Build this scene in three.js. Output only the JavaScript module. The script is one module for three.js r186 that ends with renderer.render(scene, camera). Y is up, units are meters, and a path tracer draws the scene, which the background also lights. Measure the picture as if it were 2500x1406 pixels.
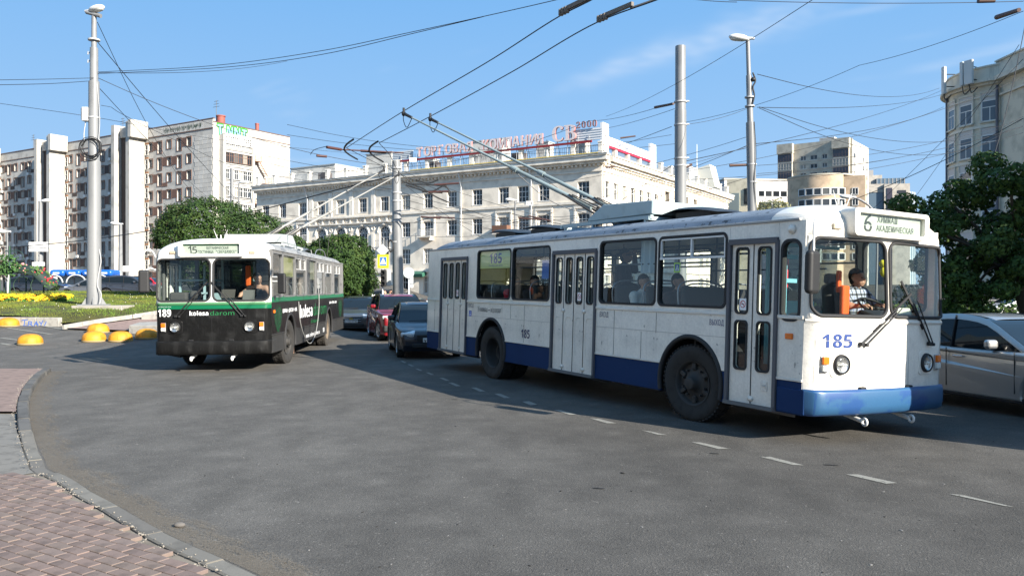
import * as THREE from 'three';
import { mergeGeometries, mergeVertices, toCreasedNormals } from 'three/addons/utils/BufferGeometryUtils.js';
import { RoundedBoxGeometry } from 'three/addons/geometries/RoundedBoxGeometry.js';
import { TextGeometry } from 'three/addons/geometries/TextGeometry.js';
import { FontLoader } from 'three/addons/loaders/FontLoader.js';
import { MarchingCubes } from 'three/addons/objects/MarchingCubes.js';
import { createNoise2D, createNoise3D } from 'simplex-noise';

// ---------- camera, sky, sun, exposure ----------
const scene = new THREE.Scene();
const EYE = 1.86, FOC = 1980, HOR = 704;              // eye height; focal length and horizon in pixels of a 2500 px wide frame
const camera = new THREE.PerspectiveCamera(2 * Math.atan(703 / FOC) * 180 / Math.PI, 2500 / 1406, 0.1, 3000);
camera.position.set(0, EYE, 0); camera.lookAt(0, EYE, -10); camera.updateMatrixWorld();
const SUN = new THREE.Vector3(0.662, 0.413, 0.625).normalize();
let seed = 7;
const rnd = () => { seed = (seed + 0x6d2b79f5) | 0; let t = Math.imul(seed ^ (seed >>> 15), 1 | seed); t = (t + Math.imul(t ^ (t >>> 7), 61 | t)) ^ t; return ((t ^ (t >>> 14)) >>> 0) / 4294967296; };
const rr = (a, b) => a + (b - a) * rnd();
const n2 = createNoise2D(rnd), n3 = createNoise3D(rnd);
const sst = (a, b, x) => { const t = Math.min(1, Math.max(0, (x - a) / (b - a))); return t * t * (3 - 2 * t); };
const lerp = (a, b, t) => a + (b - a) * t;
const SKY_GAIN = 0.43;
{
  const W = 2048, H = 1024, d = new Float32Array(W * H * 4), v = new THREE.Vector3();
  for (let j = 0; j < H; j++) for (let i = 0; i < W; i++) {
    const el = ((j + 0.5) / H - 0.5) * Math.PI, az = ((i + 0.5) / W - 0.5) * 2 * Math.PI;
    v.set(Math.cos(az) * Math.cos(el), Math.sin(el), Math.sin(az) * Math.cos(el));
    const e = Math.max(0, el), t = Math.pow(Math.min(0.64, e / 0.55), 0.8), c = v.dot(SUN);
    let r = lerp(0.46, 0.085, t), g = lerp(0.665, 0.37, t), b = lerp(0.90, 0.82, t);
    const glow = 0.42 * Math.exp((c - 1) * 9) + 0.9 * Math.exp((c - 1) * 60) ;
    r += glow * 1.0; g += glow * 0.93; b += glow * 0.8;
    // thin cirrus: long faint streaks on a high sheet
    if (el > 0.02) {
      const k = 1 / (v.y + 0.06), x = v.x * k, z = v.z * k, u = x * 0.83 + z * 0.55, w = -x * 0.55 + z * 0.83;
      const warp = n2(u * 0.35, w * 0.35) * 0.5;
      let m = sst(0.42, 0.95, 0.62 * n2(u * 0.22 + 4.3, w * 1.15 + warp + 2.1) + 0.3 * n2(u * 0.9 + 9, w * 4.2 + warp * 2) + 0.12 * n2(u * 3, w * 12));
      // one long plume in the photograph, right of the middle
      const a2 = Math.atan2(v.x, -v.z), px = Math.tan(a2) * FOC, py = -v.y / Math.hypot(v.x, v.z) * FOC / Math.cos(a2) + HOR;
      if (v.z < 0 && Math.abs(a2) < 1) {
        const s = (px + 1250 - 1330) * 0.0018, line = 235 - 185 * Math.pow(Math.max(0, s), 0.9);
        const dd = (py - line - 12 * n2(px * 0.006, 3)) / (16 + 26 * Math.max(0, s));
        m = Math.max(m * 0.6, 0.75 * Math.exp(-dd * dd) * sst(-0.05, 0.3, s) * (0.75 + 0.35 * n2(px * 0.012, py * 0.05)) * sst(1.5, 0.9, s));
      }
      m *= 0.5; r = lerp(r, 0.75, m); g = lerp(g, 0.84, m); b = lerp(b, 0.97, m);
    }
    if (el < 0) { const q = Math.min(1, -el * 6); r = lerp(r, 0.2, q); g = lerp(g, 0.2, q); b = lerp(b, 0.2, q); }
    const o = (j * W + i) * 4; d[o] = r * SKY_GAIN; d[o + 1] = g * SKY_GAIN; d[o + 2] = b * SKY_GAIN; d[o + 3] = 1;
  }
  const t = new THREE.DataTexture(d, W, H, THREE.RGBAFormat, THREE.FloatType);
  t.mapping = THREE.EquirectangularReflectionMapping; t.magFilter = t.minFilter = THREE.LinearFilter; t.needsUpdate = true;
  scene.background = t; scene.environment = t;
}
const sun = new THREE.DirectionalLight(new THREE.Color(1, 0.93, 0.82), 5);
sun.name = 'sun'; sun.position.copy(SUN).multiplyScalar(120).add(new THREE.Vector3(0, 0, -25)); sun.target.position.set(0, 0, -25);
sun.castShadow = true; sun.shadow.mapSize.set(4096, 4096);
Object.assign(sun.shadow.camera, { left: -60, right: 60, top: 45, bottom: -45, near: 1, far: 400 });
scene.add(sun, sun.target);
const renderer = new THREE.WebGLRenderer({ antialias: true });
renderer.toneMapping = THREE.LinearToneMapping; renderer.toneMappingExposure = 2.5;
renderer.shadowMap.enabled = true;

// ---------- helpers ----------
const V = (x, y, z) => new THREE.Vector3(x, y, z);
const at = (px, py, D) => V((px - 1250) / FOC * D, EYE - (py - HOR) / FOC * D, -D);        // a sight line followed for D metres
const gp = (px, py, h = 0) => { const D = (EYE - h) * FOC / (py - HOR); return V((px - 1250) / FOC * D, h, -D); };
const font = await new FontLoader().loadAsync('fonts/droid/droid_sans_bold.typeface.json');
const serif = await new FontLoader().loadAsync('fonts/droid/droid_serif_bold.typeface.json');
const std = (r, g, b, rough = 0.8, o = {}) => new THREE.MeshPhysicalMaterial({ color: new THREE.Color(r, g, b), roughness: rough, side: THREE.DoubleSide, ...o });
const flat = (g) => { g = g.index ? g.toNonIndexed() : g; for (const k of Object.keys(g.attributes)) if (!['position', 'normal', 'uv', 'color'].includes(k)) g.deleteAttribute(k); if (!g.attributes.normal) g.computeVertexNormals(); if (!g.attributes.uv) g.setAttribute('uv', new THREE.BufferAttribute(new Float32Array(g.attributes.position.count * 2), 2)); return g; };
const join = (a) => { a = [].concat(a).flat(9).map(flat); if (a.length === 1) return a[0]; const col = a.some((g) => g.attributes.color); if (col) for (const g of a) if (!g.attributes.color) g.setAttribute('color', new THREE.BufferAttribute(new Float32Array(g.attributes.position.count * 3).fill(1), 3)); return mergeGeometries(a); };
const uvm = (g, s = 1) => { g = flat(g); const p = g.attributes.position, n = g.attributes.normal, u = g.attributes.uv; for (let i = 0; i < p.count; i++) { const a = Math.abs(n.getX(i)), b = Math.abs(n.getY(i)), c = Math.abs(n.getZ(i)), x = p.getX(i), y = p.getY(i), z = p.getZ(i); if (b > a && b > c) u.setXY(i, x * s, z * s); else if (a > c) u.setXY(i, z * s, y * s); else u.setXY(i, x * s, y * s); } return g; };
const box = (w, h, d, x = 0, y = 0, z = 0, ry = 0, rx = 0, rz = 0) => { const g = new THREE.BoxGeometry(w, h, d); if (rx || ry || rz) g.applyMatrix4(new THREE.Matrix4().makeRotationFromEuler(new THREE.Euler(rx, ry, rz, 'YXZ'))); return g.translate(x, y, z); };
const rbox = (w, h, d, r, x = 0, y = 0, z = 0, ry = 0, rx = 0, rz = 0) => { const g = new RoundedBoxGeometry(w, h, d, 2, Math.min(r, w / 2.01, h / 2.01, d / 2.01)); if (rx || ry || rz) g.applyMatrix4(new THREE.Matrix4().makeRotationFromEuler(new THREE.Euler(rx, ry, rz, 'YXZ'))); return g.translate(x, y, z); };
const bar = (p, q, r1, r2 = r1, seg = 8) => { const d = q.clone().sub(p), g = new THREE.CylinderGeometry(r2, r1, d.length(), seg); g.applyQuaternion(new THREE.Quaternion().setFromUnitVectors(V(0, 1, 0), d.clone().normalize())); return g.translate((p.x + q.x) / 2, (p.y + q.y) / 2, (p.z + q.z) / 2); };
const beam = (p, q, w, h) => { const d = q.clone().sub(p), g = new THREE.BoxGeometry(w, h, d.length()); g.lookAt(d); return g.translate((p.x + q.x) / 2, (p.y + q.y) / 2, (p.z + q.z) / 2); };
const tube = (pts, r, seg = 6, n = pts.length * 4, closed = false) => new THREE.TubeGeometry(new THREE.CatmullRomCurve3(pts, closed, 'centripetal'), n, r, seg, closed);
const lathe = (pts, seg = 20) => new THREE.LatheGeometry(pts.map(([x, y]) => new THREE.Vector2(x, y)), seg);
const ball = (r, x, y, z, sx = 1, sy = 1, sz = 1, a = 14, b = 10) => new THREE.SphereGeometry(r, a, b).scale(sx, sy, sz).translate(x, y, z);
const rrPath = (x0, y0, x1, y1, r, P = THREE.Shape) => { const s = new P(); r = Math.min(r, (x1 - x0) / 2, (y1 - y0) / 2); s.moveTo(x0 + r, y0); s.lineTo(x1 - r, y0); s.absarc(x1 - r, y0 + r, r, -Math.PI / 2, 0); s.lineTo(x1, y1 - r); s.absarc(x1 - r, y1 - r, r, 0, Math.PI / 2); s.lineTo(x0 + r, y1); s.absarc(x0 + r, y1 - r, r, Math.PI / 2, Math.PI); s.lineTo(x0, y0 + r); s.absarc(x0 + r, y0 + r, r, Math.PI, Math.PI * 1.5); return s; };
const extr = (shape, depth, o = {}) => new THREE.ExtrudeGeometry(shape, { depth, bevelEnabled: false, curveSegments: 6, ...o });
const poly = (pts) => new THREE.Shape(pts.map(([x, y]) => new THREE.Vector2(x, y)));
const gridGeo = (nu, nv, fn) => { const p = [], uv = [], ix = []; for (let j = 0; j <= nv; j++) for (let i = 0; i <= nu; i++) { const q = fn(i / nu, j / nv); p.push(q.x, q.y, q.z); uv.push(i / nu, j / nv); } for (let j = 0; j < nv; j++) for (let i = 0; i < nu; i++) { const a = j * (nu + 1) + i, b = a + 1, c = a + nu + 1, d = c + 1; ix.push(a, b, d, a, d, c); } const g = new THREE.BufferGeometry(); g.setAttribute('position', new THREE.Float32BufferAttribute(p, 3)); g.setAttribute('uv', new THREE.Float32BufferAttribute(uv, 2)); g.setIndex(ix); g.computeVertexNormals(); return g; };
const used = {};
const numbered = (n) => { used[n] = (used[n] ?? -1) + 1; return used[n] ? n + '_' + String(used[n]).padStart(3, '0') : n; };
const shade = (m) => { m.castShadow = m.receiveShadow = true; return m; };
function mesh(name, geos, mat, parent = scene) { const m = shade(new THREE.Mesh(join(geos), mat)); m.name = parent === scene ? numbered(name) : name; parent.add(m); return m; }
function thing(name, label, category, p = V(0, 0, 0), turn = 0, group) { const o = new THREE.Group(); o.name = numbered(name); o.position.copy(p); o.rotation.order = 'YXZ'; o.rotation.y = turn; o.userData = { label, category }; if (group) o.userData.group = group; scene.add(o); return o; }
const tag = (o, label, category, group) => { Object.assign(o.userData, { label, category }); if (group) o.userData.group = group; return o; };
const struct = (o) => { o.userData.kind = 'structure'; return o; };
function tex(w, h, fn, srgb = true) { const d = new Uint8Array(w * h * 4); for (let j = 0; j < h; j++) for (let i = 0; i < w; i++) { const c = fn(i, j), o = (j * w + i) * 4; d[o] = c[0]; d[o + 1] = c[1]; d[o + 2] = c[2]; d[o + 3] = c[3] ?? 255; } const t = new THREE.DataTexture(d, w, h); t.wrapS = t.wrapT = THREE.RepeatWrapping; t.magFilter = THREE.LinearFilter; t.minFilter = THREE.LinearMipmapLinearFilter; t.generateMipmaps = true; if (srgb) t.colorSpace = THREE.SRGBColorSpace; t.needsUpdate = true; return t; }
// value noise that tiles over n cells of a w-pixel texture
const grids = {};
function tnoise(x, y, w, n, k = 0) { const key = n * 10000 + k; const g = grids[key] ??= Float32Array.from({ length: n * n }, () => rnd()); const u = x / w * n, v = y / w * n, i = Math.floor(u), j = Math.floor(v), a = u - i, b = v - j, s = a * a * (3 - 2 * a), t = b * b * (3 - 2 * b), q = (I, J) => g[((J % n + n) % n) * n + (I % n + n) % n]; return lerp(lerp(q(i, j), q(i + 1, j), s), lerp(q(i, j + 1), q(i + 1, j + 1), s), t); }
const fbm = (x, y, w, n, k = 0) => 0.5 * tnoise(x, y, w, n, k) + 0.28 * tnoise(x, y, w, n * 2, k + 1) + 0.14 * tnoise(x, y, w, n * 4, k + 2) + 0.08 * tnoise(x, y, w, n * 8, k + 3);
function canvasTex(w, h, draw) { const c = document.createElement('canvas'); c.width = w; c.height = h; const x = c.getContext('2d'); draw(x, w, h); const t = new THREE.CanvasTexture(c); t.colorSpace = THREE.SRGBColorSpace; t.magFilter = THREE.LinearFilter; return t; }
const decalMat = (w, h, draw, o = {}) => new THREE.MeshStandardMaterial({ map: canvasTex(w, h, draw), transparent: true, roughness: 0.6, side: THREE.DoubleSide, ...o });
// text that fills a box in the canvas whatever the font's width
const fitText = (x, s, x0, y0, w, h, color, f = 'bold', fam = 'sans-serif') => { x.save(); x.fillStyle = color; x.font = `${f} 100px ${fam}`; x.textBaseline = 'alphabetic'; const m = x.measureText(s); x.translate(x0, y0 + h); x.scale(w / m.width, h / 73); x.fillText(s, 0, 0); x.restore(); };
// maps of wear: fine grain with stains, near white so that the material's own colour rules
const grime = (lo, n, k, spots = 0.0) => tex(512, 512, (i, j) => { const f = fbm(i, j, 512, n, k), g = tnoise(i, j, 512, 128, k + 9); let v = 255 * (lo + (1 - lo) * Math.min(1, 0.35 + f * 1.15)) - 10 * g; if (spots) { const s = fbm(i, j, 512, 32, k + 20); if (s > 1 - spots) v *= 0.55; } return [v, v * 0.99, v * 0.97]; });
const T = { wear: grime(0.72, 4, 1), plaster: grime(0.7, 6, 40), peel: grime(0.75, 5, 60, 0.3), stone: grime(0.6, 8, 80) };
const wave = tex(256, 256, (i, j) => { const v = 255 * fbm(i, j, 256, 5, 400); return [v, v, v]; }, false);
const rep = (t, s) => { const c = t.clone(); c.repeat.set(s, s); c.needsUpdate = true; return c; };
const glassDark = std(0.012, 0.016, 0.02, 0.04, { specularIntensity: 1 });
const chrome = std(0.6, 0.6, 0.6, 0.18, { metalness: 1 });
const black = std(0.012, 0.012, 0.013, 0.6), rubber = std(0.02, 0.02, 0.021, 0.75);
// ---------- ground ----------
const ramp = (D, t) => { for (let i = 1; i < t.length; i++) if (D < t[i][0]) { const a = t[i - 1], b = t[i]; return lerp(a[1], b[1], Math.max(0, (D - a[0]) / (b[0] - a[0]))); } return t[t.length - 1][1]; };
const RISE = [[25, 0], [30.5, 0.36], [34, 0.68], [45, 1.40], [50, 1.12], [60, 1.02], [100, 2.2], [150, 3.4], [400, 5]], RISE2 = [[45, 0], [70, 0.15], [130, 0.9], [400, 4]];
const gh = (x, D) => lerp(ramp(D, RISE2), ramp(D, RISE), sst(-4.5, -12, x + Math.max(0, D - 60) * 0.1));
{
  const asphalt = tex(1024, 1024, (i, j) => { const f = fbm(i, j, 1024, 8, 110), g = tnoise(i, j, 1024, 512, 120), s = tnoise(i, j, 1024, 256, 121); let v = 104 + 30 * (f - 0.5) + 34 * (g - 0.5); const q = tnoise(i, j, 1024, 150, 123); if (s > 0.84) v += 230 * (s - 0.84); if (s < 0.14) v -= 220 * (0.14 - s); if (q > 0.87) v += 330 * (q - 0.87); if (q < 0.1) v -= 260 * (0.1 - q); return [v * 1.01, v, v * 0.985]; });
  const bump = tex(1024, 1024, (i, j) => { const v = 255 * (0.6 * tnoise(i, j, 1024, 512, 120) + 0.4 * tnoise(i, j, 1024, 256, 121)); return [v, v, v]; }, false);
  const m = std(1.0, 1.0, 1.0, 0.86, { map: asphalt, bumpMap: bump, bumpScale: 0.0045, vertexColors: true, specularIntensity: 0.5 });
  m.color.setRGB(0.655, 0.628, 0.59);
  const xs = [], zs = []; for (let x = -40; x <= 40; x += 0.5) xs.push(x); for (let x = 46; x < 700; x *= 1.25) { xs.push(x); xs.unshift(-x); }
  for (let z = 6; z > -70; z -= 0.5) zs.push(z); for (let z = 74; z < 1300; z *= 1.2) zs.push(-z); zs.unshift(20, 60);
  const p = [], uv = [], c = [], ix = [], nx = xs.length;
  // lanes worn by wheels run along the curve of the road; patches of dust and old repairs; left-to-right darkening also paints in vignette and view angle
  for (const z of zs) for (const x of xs) {
    p.push(x, gh(x, -z), z); uv.push(x / 2.6, z / 2.6);
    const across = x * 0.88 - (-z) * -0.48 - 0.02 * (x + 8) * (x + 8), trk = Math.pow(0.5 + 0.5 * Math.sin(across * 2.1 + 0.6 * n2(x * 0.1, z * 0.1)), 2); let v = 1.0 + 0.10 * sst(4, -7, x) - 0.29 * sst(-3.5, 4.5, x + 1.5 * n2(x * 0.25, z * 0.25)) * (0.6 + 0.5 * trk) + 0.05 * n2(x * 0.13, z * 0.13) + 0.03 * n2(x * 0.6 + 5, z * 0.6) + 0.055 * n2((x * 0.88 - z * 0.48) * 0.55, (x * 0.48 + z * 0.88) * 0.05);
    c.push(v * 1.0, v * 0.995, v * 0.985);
  }
  for (let j = 0; j < zs.length - 1; j++) for (let i = 0; i < nx - 1; i++) { const a = j * nx + i, b = a + nx; ix.push(a, a + 1, b + 1, a, b + 1, b); }
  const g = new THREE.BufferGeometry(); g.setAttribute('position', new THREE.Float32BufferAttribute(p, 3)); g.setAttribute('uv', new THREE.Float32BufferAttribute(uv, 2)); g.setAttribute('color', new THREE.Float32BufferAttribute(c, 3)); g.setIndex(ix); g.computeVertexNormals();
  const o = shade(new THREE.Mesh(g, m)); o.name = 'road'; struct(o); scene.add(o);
}
const up = (pts, h) => pts.map(([x, y]) => gp(x, y, h));
// a sheet over a plan outline, draped at height fn(x, D)
function sheet(name, outline, fn, mat, step = 0.4, parent = scene) {
  const sh = new THREE.Shape(outline.map((q) => new THREE.Vector2(q.x, -q.z))), bb = new THREE.Box2().setFromPoints(sh.getPoints());
  const nx = Math.ceil((bb.max.x - bb.min.x) / step), nz = Math.ceil((bb.max.y - bb.min.y) / step);
  if (Math.min(nx, nz) < 2 || step > 9) { const g = new THREE.ShapeGeometry(sh); const p = g.attributes.position; for (let i = 0; i < p.count; i++) { const x = p.getX(i), D = p.getY(i); p.setXYZ(i, x, fn(x, D), -D); } g.computeVertexNormals(); return mesh(name, uvm(g), mat, parent); }
  // clip a grid to the outline: cells wholly inside as quads, the rim from the outline's own triangles refined
  const tri = THREE.ShapeUtils.triangulateShape(sh.getPoints(), []), P = sh.getPoints(); let T2 = tri.map((t) => t.map((i) => [P[i].x, P[i].y]));
  for (let it = 0; it < 7; it++) { const N = []; let cut = false; for (const [a, b, c] of T2) { const e = [[a, b, c], [b, c, a], [c, a, b]].map((q) => [Math.hypot(q[0][0] - q[1][0], q[0][1] - q[1][1]), q]).sort((q, w) => w[0] - q[0])[0]; if (e[0] > step * 2) { cut = true; const [u, v, w] = e[1], m = [(u[0] + v[0]) / 2, (u[1] + v[1]) / 2]; N.push([u, m, w], [m, v, w]); } else N.push([a, b, c]); } T2 = N; if (!cut) break; }
  const pos = []; for (const t of T2) for (const q of t) pos.push(q[0], fn(q[0], q[1]), -q[1]);
  let g = new THREE.BufferGeometry(); g.setAttribute('position', new THREE.Float32BufferAttribute(pos, 3)); g = mergeVertices(g, 1e-3); g.computeVertexNormals();
  return mesh(name, uvm(g), mat, parent);
}
// ---------- near pavement, bottom left: kerb, pavers, old asphalt patch ----------
{
  const road = [[122, 908], [99, 929], [80, 955], [71, 981], [70, 1015], [77, 1056], [90, 1093], [105, 1123], [118, 1150], [150, 1162], [191, 1184], [224, 1206], [281, 1236], [337, 1269], [412, 1310], [486, 1344], [542, 1367], [640, 1412], [760, 1475]].map(([x, y]) => gp(x, y));
  const stoneM = [0, 1, 2].map((k) => std(0.135 + k * 0.02, 0.128 + k * 0.02, 0.118 + k * 0.017, 0.92, { map: T.stone }));
  const stoneD = [0.085, 0.105].map((c) => std(c, c * 0.99, c * 0.97, 0.92, { map: T.stone })); const dirtM = std(0.30, 0.26, 0.21, 1, { map: T.stone });
  const kerb = new THREE.Group(); kerb.name = 'kerb'; struct(kerb); scene.add(kerb);
  const cv = new THREE.CatmullRomCurve3(road), L = cv.getLength(), W = 0.15;
  const top = (s) => lerp(0.10, 0.018, sst(8.2, 10.2, s));
  let s = 0, k = 0; const inner = [], len = (a) => Math.min(1, a / L);
  while (s < L - 0.2) {
    const l = Math.min(rr(0.82, 1.0), L - s), n = 5, ring = [], tw = rr(-0.008, 0.008), sk = rr(-0.012, 0.012);
    for (let i = 0; i <= n; i++) { const u = len(s + 0.008 + (l - 0.016) * i / n), p = cv.getPointAt(u), t = cv.getTangentAt(u), nn = V(t.z, 0, -t.x).normalize().multiplyScalar(-1); if (nn.x > 0 && i === 0 && k < 0) nn.negate(); const h = top(s + l * i / n) + tw; const q = (o, y) => p.clone().addScaledVector(nn, o + sk).setY(y); ring.push([q(0, -0.05), q(0.004, h - 0.022), q(0.022, h), q(W - 0.012, h), q(W, h - 0.012), q(W, -0.05)]); inner.push(q(W + 0.012, 0)); }
    const g = gridGeo(5, n, (a, b) => ring[Math.round(b * n)][Math.round(a * 5)]), caps = [0, n].map((i) => { const r = ring[i], b = new THREE.BufferGeometry().setFromPoints([r[0], r[1], r[2], r[0], r[2], r[3], r[0], r[3], r[4], r[0], r[4], r[5]]); b.computeVertexNormals(); return b; });
    mesh('kerb_stone', uvm(join([toCreasedNormals(flat(g), 0.5), ...caps]), 0.9), s < 8.6 ? stoneD[k++ % 2] : stoneM[k++ % 3], kerb); s += l;
  }
  // drifted sand on the road along the kerb
  { const sand = tex(512, 128, (i, j) => { const f = fbm(i, j * 4, 512, 10, 250), g = tnoise(i, j, 512, 256, 260); const e = Math.abs(j / 127 - 0.12) * 1.15; return [150 + 40 * g, 138 + 36 * g, 120 + 32 * g, f * 0.9 + g * 0.5 - e > 0.42 ? 95 : f + g * 0.6 - e > 0.36 ? 35 : 0]; });
    const g = gridGeo(90, 4, (u, v) => { const q = cv.getPointAt(u), t = cv.getTangentAt(u), nn = V(t.z, 0, -t.x).normalize(); return q.addScaledVector(nn, v * 0.55 + 0.005).setY(0.006); }); const uv = g.attributes.uv; for (let i = 0; i < uv.count; i++) uv.setX(i, uv.getX(i) * 7);
    const dm = std(1, 1, 1, 1, { map: sand, transparent: true }); dm.color.setRGB(0.5, 0.5, 0.5); const o = mesh('road_sand', g, dm); o.userData = { kind: 'stuff', label: 'thin drift of pale sand on the road along the kerb', category: 'sand' }; }
  // inner edge of the kerb
  const side = (a, b) => inner.filter((q, i) => i >= a && i <= b);
  const I = inner.length, cut1 = inner.findIndex((q) => q.z > gp(0, 1160).z), farCut = inner.findIndex((q) => q.z > gp(0, 1012).z);
  const pinkBase = std(0.20, 0.15, 0.135, 0.95, { map: T.stone });
  const base = sheet('sidewalk', [...side(farCut, I - 1), V(-3.2, 0, -3.4), V(-9, 0, -4.6), gp(-700, 1170), gp(-700, 1012)], (x, D) => 0.006 + 0.03 * sst(7.8, 9.5, D), std(0.20, 0.175, 0.145, 1, { map: T.stone })); struct(base);
  const far = sheet('far_sidewalk', [...side(0, farCut + 1), gp(-1500, 1012), gp(-1500, 910), gp(60, 909)], (x, D) => 0.075, std(0.22, 0.16, 0.142, 0.95, { map: rep(T.stone, 1.3) })); struct(far);
  const patch = sheet('asphalt_patch', [...side(farCut + 1, cut1 - 1), gp(55, 1163), gp(-500, 1175), gp(-700, 1018)], (x, D) => 0.012 + 0.03 * sst(7.8, 9.5, D) + 0.006 * n2(x * 2, D * 2), std(0.17, 0.165, 0.155, 0.95, { map: rep(T.stone, 1.6) }), 0.3); struct(patch);
  // pavers one by one
  const outline = [...side(cut1 - 1, I - 1), V(-3.2, 0, -3.4), V(-9, 0, -4.6), gp(-560, 1178)].map((q) => [q.x, q.z]);
  const inside = (x, z) => { let c = false; for (let i = 0, j = outline.length - 1; i < outline.length; j = i++) { const [a, b] = outline[i], [d, e] = outline[j]; if ((b > z) !== (e > z) && x < (d - a) * (z - b) / (e - b) + a) c = !c; } return c; };
  const pm = [[0.18, 0.134, 0.12], [0.193, 0.143, 0.128], [0.165, 0.124, 0.113], [0.19, 0.146, 0.132], [0.178, 0.137, 0.12]].map((c) => std(...c, 0.92, { map: rep(T.stone, 1.7) }));
  const PL = 0.2, PW = 0.1, pg = [0, 1, 2].map(() => { const g = rbox(PL - 0.008, 0.05, PW - 0.008, 0.006, 0, 0, 0); const u = g.attributes.uv, p = g.attributes.position, a = rnd(), b = rnd(); for (let i = 0; i < u.count; i++) u.setXY(i, p.getX(i) + a, p.getZ(i) + b); return g; });
  const th = 0.55, cs = Math.cos(th), sn = Math.sin(th), list = [];
  for (let j = -85; j < 85; j++) for (let i = -55; i < 55; i++) { const a = (i + (j & 1) * 0.5) * PL, b = j * PW, x = -4 + a * cs - b * sn, z = -6 + a * sn + b * cs; const ok = [[1, 1], [1, -1], [-1, 1], [-1, -1]].every(([e, f]) => inside(x + e * 0.09 * cs - f * 0.04 * sn, z + e * 0.09 * sn + f * 0.04 * cs)); const D = -z; if (ok && D > 4.4 && x > -0.66 * D && D < 8.6) list.push([x, z, D]); }
  list.sort((a, b) => a[2] - b[2]);
  const rest = [];
  list.forEach(([x, z], i) => { const g = pg[i % 3], y = 0.008 + rr(-0.002, 0.002); if (i < 300) { const m = shade(new THREE.Mesh(g, pm[Math.floor(rnd() * 5)])); m.name = 'paver'; m.position.set(x, y, z); m.rotation.set(rr(-0.006, 0.006), -th + rr(-0.008, 0.008), rr(-0.006, 0.006)); base.add(m); } else rest.push(g.clone().rotateY(-th).translate(x, y, z)); });
  if (rest.length) { const m = mesh('pavers', rest, pm[1], base); m.userData.kind = 'stuff'; }
  // crumbled mortar and pebbles along the back of the kerb
  const crumbs = []; for (let i = 0; i < 420; i++) { const q = inner[Math.floor(rnd() * (I - 1))], r = rr(0.003, 0.009) * (rnd() < 0.08 ? 1.8 : 1); crumbs.push(new THREE.IcosahedronGeometry(r, 0).scale(1, 0.7, 1).rotateY(rnd() * 6).translate(q.x + rr(-0.07, 0.05), (q.z < gp(0, 1160).z ? 0.075 : 0.028) + r * 0.2, q.z + rr(-0.07, 0.07))); }
  const cm = mesh('crumbled_mortar', crumbs, std(0.24, 0.215, 0.18, 1)); cm.userData.kind = 'stuff'; tag(cm, 'crumbled mortar and grit along the back of the kerb', 'grit');
  // grit and chips scattered over the carriageway
  { const a = [], b = []; for (let i = 0; i < 260; i++) { const D = 5 + 14 * Math.pow(rnd(), 1.6), x = rr(-0.55, 0.62) * D; if (x < -0.36 * D - 0.3 && D < 12) continue; const r = rr(0.003, 0.009) * (rnd() < 0.05 ? 2 : 1), g = new THREE.IcosahedronGeometry(r, 0).scale(rr(1, 2.4), 0.45, 1).rotateY(rnd() * 6).translate(x, r * 0.3, -D); (rnd() < 0.6 ? a : b).push(g); }
    for (const [g, c, l] of [[a, 0.02, 'dark crumbs of tar scattered on the road'], [b, 0.2, 'pale stone chips scattered on the road']]) { const o = mesh('road_grit', g, std(c, c * 0.97, c * 0.92, 1)); o.userData = { kind: 'stuff', label: l, category: 'grit' }; } }
  // litter on the road
  tag(mesh('stone_chip', [new THREE.IcosahedronGeometry(0.035, 1).scale(1.3, 0.6, 0.9)].map((g) => g.translate(...gp(437, 1282, 0.02).toArray())), std(0.12, 0.11, 0.1, 1)), 'small grey stone lying on the road near the brick pavement', 'stone');
  const butt = mesh('cigarette_end', bar(gp(306, 1288, 0.012), gp(313, 1279, 0.012), 0.005, 0.005, 8), std(0.75, 0.5, 0.25, 0.9)); tag(butt, 'orange cigarette end lying in the crack beside the kerb', 'litter');
  [[2030, 1136, 0.07], [1745, 1108, 0.05], [1462, 1193, 0.05], [1110, 976, 0.05]].forEach(([x, y, r], i) => { const p = gp(x, y, 0.004); const m = mesh('tar_spot', new THREE.CircleGeometry(r, 9).scale(1.2, 0.35, 1).rotateX(-Math.PI / 2).rotateY(-0.3).translate(p.x, 0.006, p.z), std(0.015, 0.015, 0.015, 0.8)); tag(m, ['black tar spot on the road right of the middle dashes', 'small black tar spot beside the nearest front wheel dashes', 'thin black tar spot on the open road', 'flat dark tar spot on the road by the blue car shadow'][i], 'tar spot'); });
}
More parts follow.
